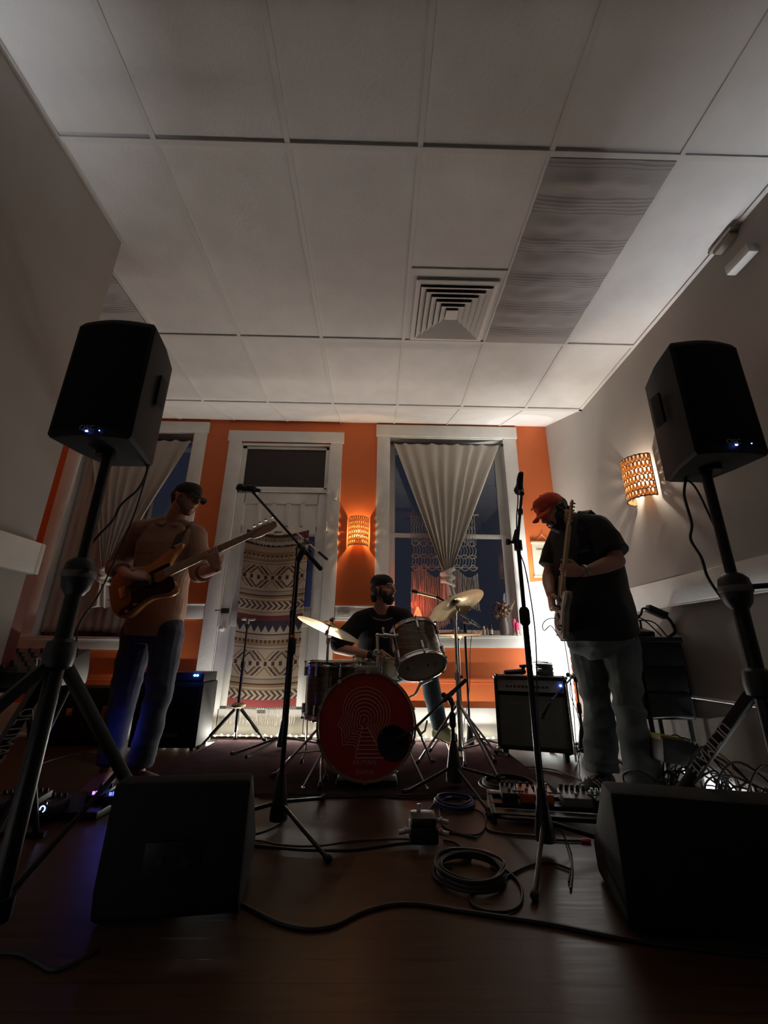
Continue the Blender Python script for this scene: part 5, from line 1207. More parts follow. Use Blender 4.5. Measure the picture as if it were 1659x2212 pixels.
pedal('right orange pedal on the guitar pedalboard, right of the tall mic stand', gp(0.275, 0.17, 0.063), (0.07, 0.12, 0.052), og, 2, None, yaw=yw, knob_m=steel)
pedal('grey pedal with five black knobs on the guitar pedalboard', gp(0.415, 0.15, 0.063), (0.135, 0.12, 0.05), grey, 5, None, yaw=yw, knob_r=0.010, knob_h=0.022)
pedal('black pedal at the right end of the guitar pedalboard beside the big monitor', gp(0.53, 0.14, 0.062), (0.07, 0.12, 0.05), black_metal, 3, None, yaw=yw, knob_m=steel)
for k, (u0, u1) in enumerate(((0.10, 0.185), (0.275, 0.36), (0.46, 0.53))):
    cable([gp(u0, 0.16, 0.10), gp((u0+u1)/2, 0.11, 0.112), gp(u1, 0.16, 0.10)], 0.0032, black_cable, ('short patch cable between the small black pedal and the left orange pedal', 'short patch cable between the right orange pedal and the grey pedal', 'short patch cable right of the grey five-knob pedal')[k], 'patch_cable')

# ================================================================== direct box
db = thing('direct_box', 'small grey and black direct box with pale plugs on the wooden floor', 'box', (0.215, 2.10, 0))
MB().rng(0.155, 0.275, 2.05, 2.17, 0.004, 0.065).build('lower_shell', black_plastic, db, bevel=0.012)
MB().rng(0.160, 0.270, 2.055, 2.165, 0.066, 0.10).build('upper_shell', mat('grey_shell', (0.035, 0.032, 0.03), 0.5, 0.3), db, bevel=0.014)
for s_, x in ((-1, 0.155), (1, 0.275)):
    for z in ((0.045,) if s_ < 0 else (0.040, 0.082)):
        MB().cyl((x, 2.09, z), (x+s_*0.045, 2.088, z-0.008), 0.0095, n=12).cyl((x+s_*0.012, 2.09, z), (x+s_*0.02, 2.09, z), 0.012, n=12).build('plug', mat('pale_plug', (0.45, 0.43, 0.40), 0.4, 0.3), db)
MB().cyl((0.20, 2.14, 0.10), (0.20, 2.145, 0.125), 0.009, n=12).build('plug', steel, db)

# ================================================================== cables on the floor
def fl(px, py, z=0.006): return at(px, py, z=z)
def flc(pts, r, m, label, **k): return cable([fl(*p) for p in pts], r, m, label, **k)
flc([(505, 1945), (545, 1965), (600, 1992), (660, 2006), (720, 2000), (780, 1972), (840, 1955), (900, 1953), (980, 1965), (1080, 1980), (1180, 1995), (1290, 2017), (1400, 2036), (1520, 2052), (1670, 2068)], 0.0062, black_cable, 'thick black cable snaking across the bare floor in the foreground')
flc([(-10, 2058), (40, 2060), (75, 2075), (110, 2094), (140, 2090), (175, 2072), (215, 2050)], 0.0055, black_cable, 'black cable in the dark lower left corner of the floor')
flc([(500, 1806), (545, 1803), (575, 1795), (600, 1782), (615, 1765)], 0.0050, black_cable, 'black cable from the left monitor to the foot of the boom stand')
flc([(500, 1815), (560, 1816), (600, 1824), (650, 1828), (700, 1826), (740, 1820), (780, 1815), (860, 1812), (900, 1815)], 0.0042, mat('brown_cable', (0.07, 0.025, 0.015), 0.5), 'thin brown cable from the left monitor to the direct box')
flc([(500, 1822), (580, 1829), (640, 1835), (700, 1837), (760, 1836), (820, 1828), (870, 1822), (905, 1820)], 0.0055, black_cable, 'black cable running beside the thin brown one to the direct box')
flc([(912, 1790), (915, 1770), (925, 1750), (950, 1728), (985, 1722), (1040, 1723), (1090, 1724)], 0.0045, black_cable, 'dark cable rising from the direct box to the edge of the rug')
flc([(960, 1796), (1000, 1802), (1030, 1803), (1045, 1790), (1048, 1765), (1030, 1750), (990, 1742), (955, 1735), (950, 1755), (960, 1785), (990, 1800), (1030, 1810)], 0.0042, black_cable, 'tangled black loop right of the direct box')
flc([(560, 1721), (640, 1722), (720, 1721), (820, 1720), (890, 1724), (960, 1722), (1060, 1723)], 0.0040, black_cable, 'dark cable lying along the front edge of the rug')
flc([(1050, 1785), (1060, 1795), (1100, 1802), (1150, 1806), (1190, 1813), (1230, 1816), (1262, 1816)], 0.0050, black_cable, 'black cable in front of the guitar pedalboard')
o = MB().cap(fl(1258, 1816, 0.008), fl(1272, 1816, 0.008), 0.008, 0.009).build('cable_plug', mat('pink_plug', (0.55, 0.06, 0.12), 0.5)); tag(o, 'pinkish red cable plug on the floor in front of the guitar pedalboard', 'plug')
def coil(label, px, py, R, turns, r, m, z=0.0, sq=1.0, seed=0):
    c = at(px, py, z=0.006); pts = []; rn = random.Random(seed)
    for t in range(turns):
        ph = rn.uniform(0, 6); ro = R*(1+rn.uniform(-0.10, 0.10)); ox, oy = rn.uniform(-0.008, 0.008), rn.uniform(-0.008, 0.008)
        for k in range(14):
            a = 2*math.pi*k/14+ph*0; pts.append(c+Vector((ox+ro*math.cos(a), oy+ro*sq*math.sin(a), 0.004+z+0.0045*t+0.003*math.sin(a*2+ph))))
    return tag(MB().tube(spline(pts, 3), r, 6).build('cable_coil', m), label, 'cable')
coil('coiled black cable on the wooden floor in front of the boards, nearest the camera', 1016, 1888, 0.115, 7, 0.0055, black_cable, seed=2)
coil('coil of thick black cable on the right end of the rug', 1100, 1698, 0.155, 6, 0.0062, black_cable, seed=5)
coil('coiled dark blue cable on the floor at the front edge of the rug', 984, 1738, 0.095, 6, 0.0052, mat('blue_cable', (0.012, 0.018, 0.09), 0.5), seed=8)
flc([(958, 1815), (985, 1822), (1010, 1845), (1015, 1858), (990, 1845), (960, 1842), (945, 1855), (950, 1868), (975, 1875)], 0.0045, black_cable, 'black cable looping from the direct box to the floor coil')
flc([(1060, 1866), (1100, 1885), (1125, 1915), (1125, 1950), (1100, 1968), (1055, 1968), (1022, 1955), (1015, 1935), (1030, 1920), (1075, 1905), (1110, 1885), (1150, 1868), (1190, 1864), (1232, 1878)], 0.0048, black_cable, 'large free loop of black cable right of the floor coil')
flc([(1222, 1815), (1232, 1850), (1236, 1878), (1232, 1920)], 0.0040, black_cable, 'short thin cable bending on the floor in front of the big monitor')
flc([(1045, 1690), (1070, 1672), (1110, 1660), (1150, 1657), (1200, 1664), (1240, 1678), (1256, 1685)], 0.0045, black_cable, 'dark cable arching over the rug toward the guitarist')
flc([(1056, 1612), (1075, 1608), (1062, 1618), (1020, 1616), (1000, 1628), (1040, 1640), (1078, 1640), (1072, 1650), (1030, 1652)], 0.0042, black_cable, 'black cable bunched on the rug beside the guitar amplifier')
flc([(1000, 1600), (1030, 1597), (1070, 1598), (1078, 1603), (1040, 1606), (1010, 1608)], 0.0040, black_cable, 'dark cable along the wall foot left of the guitar amplifier')
flc([(700, 1610), (715, 1625), (740, 1640), (760, 1645), (766, 1655)], 0.0035, black_cable, 'thin dark cable curling on the rug left of the bass drum')
flc([(448, 1602), (480, 1598), (520, 1592), (570, 1587)], 0.0042, black_cable, 'dark cable on the floor behind the empty instrument stand')
flc([(60, 1662), (120, 1640), (190, 1628), (240, 1640)], 0.0042, black_cable, 'dark cable on the floor behind the left speaker stand')

# ================================================================== rack, table leg gear and clutter on the right
rk = thing('equipment_rack', 'tall black equipment rack against the right wall behind the guitarist', 'rack', (1.76, 2.82, 0))
MB().rng(1.60, 1.888, 2.66, 3.00, 0.40, 0.845).build('case', black_vinyl, rk, bevel=0.010)
for k in range(3): MB().rng(1.615, 1.873, 2.652, 2.660, 0.42+0.14*k, 0.545+0.14*k).build('drawer_front', black_metal, rk, bevel=0.003)
MB().tube(spline([(1.62, 2.648, 0.412), (1.74, 2.640, 0.420), (1.86, 2.648, 0.412)], 6), 0.004, 6).build('handle', steel, rk)
MB().rng(1.59, 1.895, 2.65, 3.01, 0.83, 0.865).build('lid', black_plastic, rk, bevel=0.008)
for x in (1.63, 1.86):
    for y in (2.69, 2.97): MB().cyl((x, y, 0.0), (x, y, 0.41), 0.014, n=10).build('leg', black_metal, rk)
mxx = thing('small_mixer', 'small black mixer with plugged cables on top of the equipment rack', 'mixer', (1.68, 2.80, 0.867))
MB().prism([(1.60, 2.70, 0.868), (1.60, 2.70, 0.90), (1.60, 2.88, 0.945), (1.60, 2.90, 0.868)], (0.16, 0, 0)).build('body', black_plastic, mxx, bevel=0.006)
for k in range(5): MB().cyl((1.62+0.03*k, 2.80, 0.91), (1.615+0.03*k, 2.79, 0.975+0.012*(k % 2)), 0.007, n=8).build('plug', mat('grey_plug', (0.10, 0.10, 0.11), 0.5, 0.4), mxx)
for k, (a_, b_, c2) in enumerate((((1.63, 2.79, 0.975), (1.66, 2.77, 1.02), (1.72, 2.76, 1.0)), ((1.66, 2.79, 0.985), (1.72, 2.74, 0.98), (1.80, 2.70, 0.87)), ((1.69, 2.79, 0.975), (1.78, 2.73, 0.96), (1.83, 2.69, 0.868)))):
    cable([a_, b_, c2], 0.0045, black_cable, ('cable arching over the small mixer on the rack', 'cable slanting from the small mixer to the rack top', 'second slanting cable beside it, right of the small mixer')[k])
q = at(1418, 1322, Y=2.74); o = MB().box(q, (0.125, 0.05, 0.045), Matrix.Rotation(math.radians(24), 3, 'Y')); o = o.build('power_supply_box', black_plastic, None, bevel=0.006); tag(o, 'black oblong box propped slantwise above the small mixer', 'box')
cable([q+Vector((0.06, 0, -0.03)), at(1450, 1345, Y=2.74), at(1457, 1365, Y=2.74), Vector((1.87, 2.74, 0.867))], 0.011, black_cable, 'thick black cable arching down to the right side of the rack top')
cable([q+Vector((-0.06, 0, 0.02)), at(1388, 1315, Y=2.74), at(1382, 1330, Y=2.74), Vector((1.64, 2.78, 0.94))], 0.007, black_cable, 'black cable from the slanted box down behind the guitarist')
# post with a box and yellow cap
ps_ = thing('junction_post', 'short black post carrying a black box with a dull yellow lid', 'stand', (1.66, 2.46, 0))
a_ = at(1465, 1735, z=0.0); px_, py_ = 1.66, 2.46
MB().rng(px_-0.022, px_+0.022, py_-0.022, py_+0.022, 0.0, 0.26).rng(px_-0.08, px_+0.08, py_-0.07, py_+0.07, 0, 0.012).build('post', black_metal, ps_, bevel=0.004)
q = at(1458, 1622, Y=2.46); MB().box((q.x, 2.46, q.z), (0.20, 0.12, 0.115), Matrix.Rotation(math.radians(8), 3, 'Y')).build('box', black_plastic, ps_, bevel=0.010)
MB().box((q.x-0.035, 2.46, q.z+0.062), (0.115, 0.09, 0.025), Matrix.Rotation(math.radians(8), 3, 'Y')).build('yellow_lid', mat('dull_yellow', (0.26, 0.22, 0.03), 0.6), ps_, bevel=0.003)
kn = MB()
for k in range(3): kn.cyl((q.x+0.05+0.02*k, 2.42, q.z+0.035-0.01*k), (q.x+0.055+0.02*k, 2.40, q.z+0.065-0.012*k), 0.007, n=8)
kn.build('connectors', steel, ps_)
# the heap of cables
rn = random.Random(21); hp_ = MB()
for k in range(46):
    x, y = rn.uniform(1.44, 1.84), rn.uniform(1.75, 2.62); pts = []
    a = rn.uniform(0, 6.28); R_ = rn.uniform(0.05, 0.13); zz = rn.uniform(0.05, 0.22)
    for q_ in range(rn.randint(4, 8)):
        a += rn.uniform(0.5, 1.3); pts.append(Vector((min(1.88, max(1.36, x+R_*math.cos(a)*1.2)), y+R_*math.sin(a), max(0.008, zz*abs(math.sin(q_*0.9+k)))))) 
    hp_.tube(spline(pts, 6), rn.choice((0.0035, 0.0045, 0.0055)), 6)
for k in range(10):
    y = 1.9+0.07*k; hp_.tube(spline([(1.50, y, 0.01), (1.56, y+0.05, rn.uniform(0.12, 0.30)), (1.68, y+0.03, rn.uniform(0.18, 0.34)), (1.80, y-0.05, rn.uniform(0.08, 0.2)), (1.86, y+0.1, 0.01)], 7), 0.0045, 6)
o = hp_.build('cable_heap', black_cable); tag(o, 'heap of tangled black cables lit from below along the right wall', 'cables', kind='stuff')
yc = cable([at(1540, 1585, Y=2.3), at(1537, 1600, Y=2.28), at(1548, 1622, Y=2.26), at(1575, 1650, Y=2.22), at(1590, 1690, Y=2.2), at(1600, 1740, z=0.02)], 0.0045, mat('tan_cable', (0.35, 0.22, 0.08), 0.5), 'tan cable with its yellow plug sticking up out of the cable heap')
ls2 = thing('light_strip', 'glowing white light strip on the floor under the heap of cables at the right', 'string lights', (1.84, 2.0, 0.0))
bulbs(ls2, [(1.858+0.006*math.sin(k*1.3), 1.50+0.033*k, 0.014) for k in range(34)], mat('bulb_cool', (1, 1, 1), 0.5, emit=(0.95, 0.98, 1.0), estr=22.0))
MB().tube([(1.862, 1.45+0.06*q, 0.007) for q in range(21)], 0.005, 6).build('wire', mat('clear_wire'), ls2)
ls3 = thing('light_strip', 'glowing white light strip along the foot of the left wall beside the camera', 'string lights', (-1.45, 0.2, 0.0))
bulbs(ls3, [(-1.46, -0.12+0.035*k, 0.014) for k in range(20)], mat('bulb_cool'))
# ================================================================== people
def ellring(c, sx, sy, hw, hd, n=30, p=2.4):
    out_ = []
    for k in range(n):
        t = 2*math.pi*k/n; ct, st = math.cos(t), math.sin(t)
        out_.append(c + sx*(hw*math.copysign(abs(ct)**(2/p), ct)) + sy*(hd*math.copysign(abs(st)**(2/p), st)))
    return out_
def spine(J):
    hc = (J['hipR']+J['hipL'])/2; nb = J['neck']; hs = (J['hipR']-J['hipL']).normalized(); ss = (J['shR']-J['shL']).normalized()
    def at_(t):
        c = hc.lerp(nb, t) + J.get('bow', Vector())*math.sin(math.pi*min(1, max(0, t))); s_ = hs.lerp(ss, min(1, max(0, t))).normalized()
        ax = (nb-hc).normalized(); s_ = (s_-ax*s_.dot(ax)).normalized(); f_ = ax.cross(s_).normalized()   # forward for s_ = right side
        return c, s_, f_, ax
    return at_
TORSO = [(-0.12, .105, .085, 0), (-.02, .165, .115, 0), (.12, .165, .118, 0), (.32, .148, .108, 0), (.55, .165, .118, .005), (.76, .185, .122, .005), (.90, .165, .100, 0), (.97, .095, .07, 0), (1.03, .062, .060, 0)]
BIG = [(-0.12, .13, .11, 0), (-.02, .185, .150, .01), (.15, .205, .178, .03), (.35, .205, .182, .03), (.58, .205, .160, .015), (.76, .205, .145, .005), (.89, .175, .115, 0), (.97, .10, .078, 0), (1.03, .072, .068, 0)]
def torso(mb, J, secs, g=0.0, t0=-9, t1=9):
    sp_ = spine(J); rings = []
    for t, hw, hd, fo in secs:
        if t < t0 or t > t1: continue
        c, s_, f_, ax = sp_(t); rings.append(ellring(c+f_*fo, s_, f_, hw+g, hd+g))
    mb.loft(rings)
def head_prims(mb, c, f, u, s=1.0):
    f = Vector(f).normalized(); u = Vector(u); u = (u-f*u.dot(f)).normalized(); r = f.cross(u)
    Bm = Matrix(((r.x, f.x, u.x), (r.y, f.y, u.y), (r.z, f.z, u.z)))
    L = lambda x, y, z: c + (r*x + f*y + u*z)*s
    E = lambda p, q: mb.ell(L(*p), tuple(v*s for v in q), Bm, 20, 14)
    E((0, -.012, .032), (.074, .092, .080)); E((0, .020, -.030), (.062, .070, .078)); E((0, .050, -.075), (.038, .036, .032)); E((0, .078, -.096), (.022, .016, .016))
    E((0, .072, .034), (.052, .020, .014)); E((-.036, .058, -.018), (.020, .022, .020)); E((.036, .058, -.018), (.020, .022, .020)); E((0, .082, -.062), (.024, .013, .014))
    mb.cap(L(0, .088, .018), L(0, .112, -.020), .0075*s, .0105*s); mb.cap(L(0, .106, -.024), L(0, .086, -.036), .0095*s, .009*s); E((-.012, .094, -.025), (.008, .009, .007)); E((.012, .094, -.025), (.008, .009, .007))
    E((0, .093, -.054), (.021, .008, .0045)); E((0, .091, -.064), (.019, .008, .005))
    for s_ in (-1, 1):
        E((s_*.075, -.008, -.004), (.008, .018, .030)); E((s_*.081, -.014, .010), (.006, .016, .014)); mb.cap(L(s_*.045, .02, -.085), L(s_*.060, -.01, -.04), .018*s, .016*s)
    return L, Bm
def face_details(root, L, s=1.0, iris=(0.06, 0.035, 0.02)):
    for q in (-1, 1):
        w = MB().use(mat('eye_white', (0.40, 0.37, 0.35), 0.3)); w.ell(L(q*.030, .077, .010), .0115*s, n=14, m=10)
        w.use(mat('iris', iris, 0.3)); w.ell(L(q*.030, .0855, .009), .0052*s, n=10, m=8); w.build('eye', None, root)
    b = MB()
    for q in (-1, 1): b.tube([L(q*.014, .092, .030), L(q*.032, .090, .035), L(q*.050, .078, .028)], [.0035*s, .0045*s, .0025*s], 6)
    b.build('eyebrows', hair_brown, root)
    l = MB()
    for q in (-1, 1): l.tube([L(q*.018, .0885, .014), L(q*.030, .0900, .0185), L(q*.043, .082, .014)], .0022*s, 6)
    l.build('eyelids', skin_dark, root)
def hand(mb, w, d, n, t, curl=(0.5, 0.5, 0.5, 0.5), spread=0.04, thumb=(0.5, 0.3), S=1.0, base=0.25, tm=0.85):
    """w wrist, d towards the knuckles, n out of the palm, t towards the thumb side"""
    d = Vector(d).normalized(); n = Vector(n); n = (n-d*n.dot(d)).normalized(); t2 = Vector(t); t2 = (t2-d*t2.dot(d)-n*t2.dot(n)).normalized(); t = t2
    rings = []
    for q, hw, hd in ((-0.012, .026, .019), (0.0, .027, .019), (.03, .036, .0175), (.065, .041, .0150), (.088, .040, .0125)):
        rings.append(ellring(w+d*q*S, t, n, hw*S, hd*S, 18, 2.8))
    mb.loft(rings)
    for k in range(4):
        off = (.0305-.0203*k)*S; fan = spread*(1.5-k); L_ = (.072, .080, .075, .060)[k]*S; p = w + d*(.083-.004*abs(k-1))*S + t*off; ang = base*curl[k]
        dirv = (d + t*fan).normalized(); r0 = (.0088, .0090, .0086, .0076)[k]*S
        for j, fr_ in enumerate((.46, .30, .24)):
            ang += curl[k]*(0.55 if j == 0 else 0.95)*(0.9 if j < 2 else 0.7)
            v = dirv*math.cos(ang) + n*math.sin(ang); q = p + v*L_*fr_*1.0
            mb.cap(p, q, r0*(1-.08*j), r0*(1-.08*(j+1)), 10); p = q
    p = w + d*.018*S + t*.026*S + n*.004*S; v = (d*0.75 + t*tm + n*thumb[1]*0.6).normalized()
    q = p + v*.040*S; mb.cap(p, q, .0135*S, .0112*S, 10); v = (d*1.0 + t*(0.5-thumb[0]) + n*(0.1+thumb[1])).normalized(); q2 = q + v*.032*S; mb.cap(q, q2, .0108*S, .0098*S, 10)
    v = (d*0.9 + t*(0.1-thumb[0]) + n*(0.3+thumb[1])).normalized(); mb.cap(q2, q2+v*.025*S, .0096*S, .0078*S, 10)
def body(root, J, H, secs, skin_m, s=1.0, arm=1.0, leg=1.0, hands=()):
    mb = MB(); torso(mb, J, [(a, b*0.88, c*0.84, d) for a, b, c, d in secs])
    L, Bm = head_prims(mb, J['head'], H[0], H[1], s)
    nk = J['head'] + (J['neck']-J['head'])*0.0
    mb.cap(L(0, -.030, -.050), J['neck']-(J['neck']-L(0, -.03, -.05))*-.15, .054*s, .062*s)
    for q in 'RL':
        mb.cap(J['neck'].lerp(J['sh'+q], .35), J['sh'+q], .055, .058*arm)
        mb.cap(J['sh'+q], J['sh'+q].lerp(J['el'+q], .5), .056*arm, .048*arm); mb.cap(J['sh'+q].lerp(J['el'+q], .5), J['el'+q], .048*arm, .040*arm)
        m_ = J['el'+q].lerp(J['wr'+q], .35); mb.cap(J['el'+q], m_, .040*arm, .043*arm); mb.cap(m_, J['wr'+q], .043*arm, .027*(arm*.5+.5))
        mb.cap(J['hip'+q], J['kn'+q], .074*leg, .052*leg); c_ = J['kn'+q].lerp(J['an'+q], .3); mb.cap(J['kn'+q], c_, .056*leg, .058*leg); mb.cap(c_, J['an'+q], .055*leg, .037)
        mb.cap(J['an'+q]-Vector((0, 0, .03)), J['an'+q].lerp(J['toe'+q], .45)-Vector((0, 0, .02)), .026, .022)
    for h in hands: hand(mb, **h)
    b_ = fuse(mb, 'body', skin_m, root, 0.0046, 4)
    return L, Bm
def trousers(root, J, m, leg=1.0, secs=TORSO, flare=0.0, wr=0.009, top=0.10, name='jeans', low=0.97):
    mb = MB(); torso(mb, J, [(a, b+.012, c+.012, d) for a, b, c, d in secs], 0, -9, top+0.03)
    for q in 'RL':
        h, k, a = J['hip'+q], J['kn'+q], J['an'+q]
        mb.cap(h, k, .100*leg, .074*leg); e = k.lerp(a, low); mb.cyl(k, e, .074*leg, (.062+flare)*leg, 24); mb.ell(k, .074*leg)
        mb.ell(e-(e-k).normalized()*.015, ((.066+flare)*leg, (.066+flare)*leg, .028)); mb.ell(e-(e-k).normalized()*.055, ((.069+flare)*leg, (.067+flare)*leg, .030))
    fuse(mb, name, m, root, 0.0065, 3, wr, 6.5, (1, 1, 1.7))
def shoe(root, an, toe, m, sole, L_=0.29, stripes=None, name='shoe'):
    an = Vector(an); toe = Vector(toe); f = Vector((toe.x-an.x, toe.y-an.y, 0)).normalized(); r = f.cross(Vector((0, 0, 1))); o = Vector((an.x, an.y, 0)) - f*.075
    P = lambda x, y, z: o + r*x + f*y + Vector((0, 0, z))
    sec = [(0.0, .028, .075), (.03, .037, .085), (.09, .040, .090), (.14, .043, .075), (.20, .049, .052), (.25, .045, .040), (.285, .028, .030)]
    mb = MB()
    mb.loft([[P(w*math.cos(t)*(1.0), y*L_/.285, .018+max(0, h-.018)*(.5+.5*math.sin(t)) if math.sin(t) > -.2 else .016) for t in [2*math.pi*q/20 for q in range(20)]] for y, w, h in sec])
    mb.cap(P(0, .06, .06), P(0, .05, .115), .042, .045)
    s_ = fuse(mb, name, m, root, 0.005, 3)
    so = MB(); pl_ = [(.0, .030), (.04, .039), (.12, .040), (.20, .051), (.255, .045), (.29, .022)]
    poly = [P(w, y*L_/.285, 0.0) for y, w in pl_] + [P(-w, y*L_/.285, 0.0) for y, w in reversed(pl_)]
    so.prism(poly, (0, 0, .022)); so.build('sole', sole, s_, bevel=.004)
    if stripes:
        st = MB()
        for sd in (-1, 1):
            for k in range(3):
                y = .125+.026*k; st.tube([P(sd*(.0435+.0035*k), y-.014, .026), P(sd*(.041+.003*k), y+.004, .050-.002*k), P(sd*(.026), y+.016, .072-.004*k)], .0052, 6)
        st.build('stripes', stripes, s_)
    return s_
def cap_hat(root, L, Bm, m, s=1.0, tilt=0.0, patch=None, brim_m=None, curve=0.02, name='cap'):
    mb = MB(); n = 28; rings = []
    for q in range(9):
        a = (math.pi/2)*q/8; z = .046+.074*math.sin(a); k = math.cos(a)**.75 if q < 8 else .02
        rings.append([L(.0825*k*math.cos(t), -.012+.101*k*math.sin(t)+.004, z+(.010*math.sin(t) if q < 6 else 0)) for t in [2*math.pi*j/n for j in range(n)]])
    rings.insert(0, [L(.0835*math.cos(t), -.008+.103*math.sin(t), .020+.010*math.sin(t)) for t in [2*math.pi*j/n for j in range(n)]])
    mb.loft(rings, caps=False); c_ = mb.build(name, m, root); c_.modifiers.new('thick', 'SOLIDIFY').thickness = .003
    b = MB(); vs = []; nn = 14
    for lay in (0, 1):
        for i in range(nn+1):
            t = math.pi*(.16+.68*i/nn)
            for rr in (0, .35, .7, 1.0):
                x = .080*math.cos(t)*(1-.06*rr); y = -.008+.100*math.sin(t)+.074*rr*math.sin(t)**.6; z = .030 - curve*(x/.07)**2*(.4+rr*.6) - .012*rr + (.0045 if lay else 0)
                vs.append(L(x, y, z))
    N = (nn+1)*4; fs = []
    for i in range(nn):
        for j in range(3):
            a = i*4+j; fs.append((a, a+1, a+5, a+4)); fs.append((N+a, N+a+4, N+a+5, N+a+1))
    for i in range(nn): a = i*4+3; fs.append((a, N+a, N+a+4, a+4))
    for e in (0, nn):
        for j in range(3): a = e*4+j; fs.append((a, N+a, N+a+1, a+1))
    b.add(vs, fs); b.build('brim', brim_m or m, c_)
    MB().ell(L(0, -.010, .121), .007*s).build('button', m, c_)
    if patch:
        p_ = MB(); p_.ell(L(0, .082, .074), tuple(v*s for v in (.028, .006, .022)), Bm @ Matrix.Rotation(.35, 3, 'X'), 20, 10); p_.build('front_patch', patch, c_)
    return c_
def hair_shell(root, L, Bm, m, blobs, name='hair', bump_=.004):
    mb = MB()
    for p, q in blobs: mb.ell(L(*p), q, Bm, 16, 12)
    return fuse(mb, name, m, root, 0.0045, 2, bump_, 55)
BEARD = [((0, .046, -.086), (.043, .043, .032)), ((-.050, .026, -.050), (.020, .036, .034)), ((.050, .026, -.050), (.020, .036, .034)), ((-.064, .004, -.022), (.0125, .018, .040)), ((.064, .004, -.022), (.0125, .018, .040)), ((-.038, .026, -.068), (.024, .040, .030)), ((.038, .026, -.068), (.024, .040, .030)), ((-.056, -.002, -.040), (.012, .020, .034)), ((.056, -.002, -.040), (.012, .020, .034)), ((0, .082, -.088), (.024, .018, .020)), ((0, .094, -.0435), (.022, .0065, .0045)), ((-.022, .084, -.058), (.007, .010, .018)), ((.022, .084, -.058), (.007, .010, .018))]
def ribbon(pts, wv, w, th, n=6):
    P_ = spline(pts, n); mb = MB(); rings = []
    for i, p in enumerate(P_):
        t = (P_[min(i+1, len(P_)-1)]-P_[max(i-1, 0)]).normalized(); wd_ = (Vector(wv)-t*Vector(wv).dot(t)).normalized(); nn = t.cross(wd_)
        rings.append([p+wd_*w/2+nn*th/2, p-wd_*w/2+nn*th/2, p-wd_*w/2-nn*th/2, p+wd_*w/2-nn*th/2])
    return mb.loft(rings)

# ---------------------------------------------------------------- guitars
def guitar(name, label, cat, p0, p1, nrm, outline, thick, bodym, neck_x, head_x, neckw, strings, guard, guard_m, knobs, tun_up=True, bridge=0.12, scale=1.0, fret_m=None, head_shape=None, pickups=()):
    p0, p1 = Vector(p0), Vector(p1); a = (p1-p0).normalized(); Lt = (p1-p0).length; n = Vector(nrm); n = (n-a*n.dot(a)).normalized(); w = n.cross(a)
    if w.z < 0 and abs(w.z) > .2: w = -w
    k = Lt/head_x[1]; root = thing(name, label, cat, tuple(p0))
    P = lambda x, y, z=0.0: p0 + (a*x + w*y + n*z)*k
    sm = spline([(x, y, 0) for x, y in outline], 4, closed=True)
    b = MB(); rings = []
    cx_ = sum(q.x for q in sm)/len(sm); cy_ = sum(q.y for q in sm)/len(sm)
    for z, s_ in ((-thick, .94), (-thick*.85, 1.0), (-thick*.15, 1.0), (0, .95)):
        rings.append([P(cx_+(q.x-cx_)*s_, cy_+(q.y-cy_)*s_, z) for q in sm])
    b.loft(rings); b.build('body', bodym, root, angle=60)
    maple = fret_m or mat('maple', (0.52, 0.33, 0.15), 0.35, coat=0.3)
    nb = MB(); w0, w1 = neckw
    nb.loft([[P(x, -ww/2, .012), P(x, ww/2, .012), P(x, ww/2, .004), P(x, ww*.3, -.012), P(x, -ww*.3, -.012), P(x, -ww/2, .004)] for x, ww in ((neck_x, w0), (head_x[0], w1))])
    nk = nb.build('neck', maple, root, angle=50)
    fr_ = MB(); sc_ = (head_x[0]-bridge)
    for q in range(1, 20):
        x = head_x[0]-sc_*(1-2**(-q/12))
        if x < neck_x: break
        ww = w1+(w0-w1)*(head_x[0]-x)/(head_x[0]-neck_x); fr_.tube([P(x, -ww/2, .0125), P(x, ww/2, .0125)], .0009*k, 4)
    fr_.build('frets', steel, nk)
    hd_ = MB(); hs = head_shape
    hd_.prism([P(head_x[0]+(x)*(head_x[1]-head_x[0]), y, -.004) for x, y in hs], n*.013*k); h_ = hd_.build('headstock', maple, root, bevel=.0015)
    for q in range(strings):
        x = head_x[0]+(head_x[1]-head_x[0])*(.22+.66*q/max(1, strings-1)); y = (1 if tun_up else -1)*(.030+.004*q/strings)
        r_ = .010 if strings == 4 else .0065
        MB().cyl(P(x, y*.6, .009), P(x, y*.6, .018), .004*k, n=8).cyl(P(x, y*.7, -.002), P(x, y*1.75, -.002), .003*k, n=8).box(P(x, y*1.9, -.002), (r_*1.3, r_*1.3, r_*1.3), basis(a, w)).build('tuner', chrome, root)
    st = MB()
    for q in range(strings):
        f0 = (q-(strings-1)/2)/(strings-1); st.tube([P(bridge, f0*.055, .018), P(head_x[0], f0*w1*.8, .0155), P(head_x[0]+(head_x[1]-head_x[0])*(.22+.66*q/(strings-1)), (1 if tun_up else -1)*.018, .014)], (.0012 if strings == 4 else .0006), 4)
    st.build('strings', steel, root)
    if guard:
        gm = spline([(x, y, 0) for x, y in guard], 4, closed=True); MB().prism([P(q.x, q.y, .0005) for q in gm], n*.0025).build('pickguard', guard_m, root, smooth=False)
    for x, y, l_, w_ in pickups: MB().box(P(x, y, .006), (l_*k, w_*k, .012), basis(a, w)).build('pickup', black_plastic if guard_m is not black_plastic else mat('pickup_black', (0.006, 0.006, 0.006), 0.3), root, bevel=.002)
    for x, y in knobs: MB().cyl(P(x, y, .003), P(x, y, .018), .0105*k, .0095*k, n=16).build('knob', chrome, root)
    MB().box(P(bridge, 0, .006), (.045*k, .075*k, .010), basis(a, w)).build('bridge', chrome, root, bevel=.001)
    return root, P, a, w, n, k
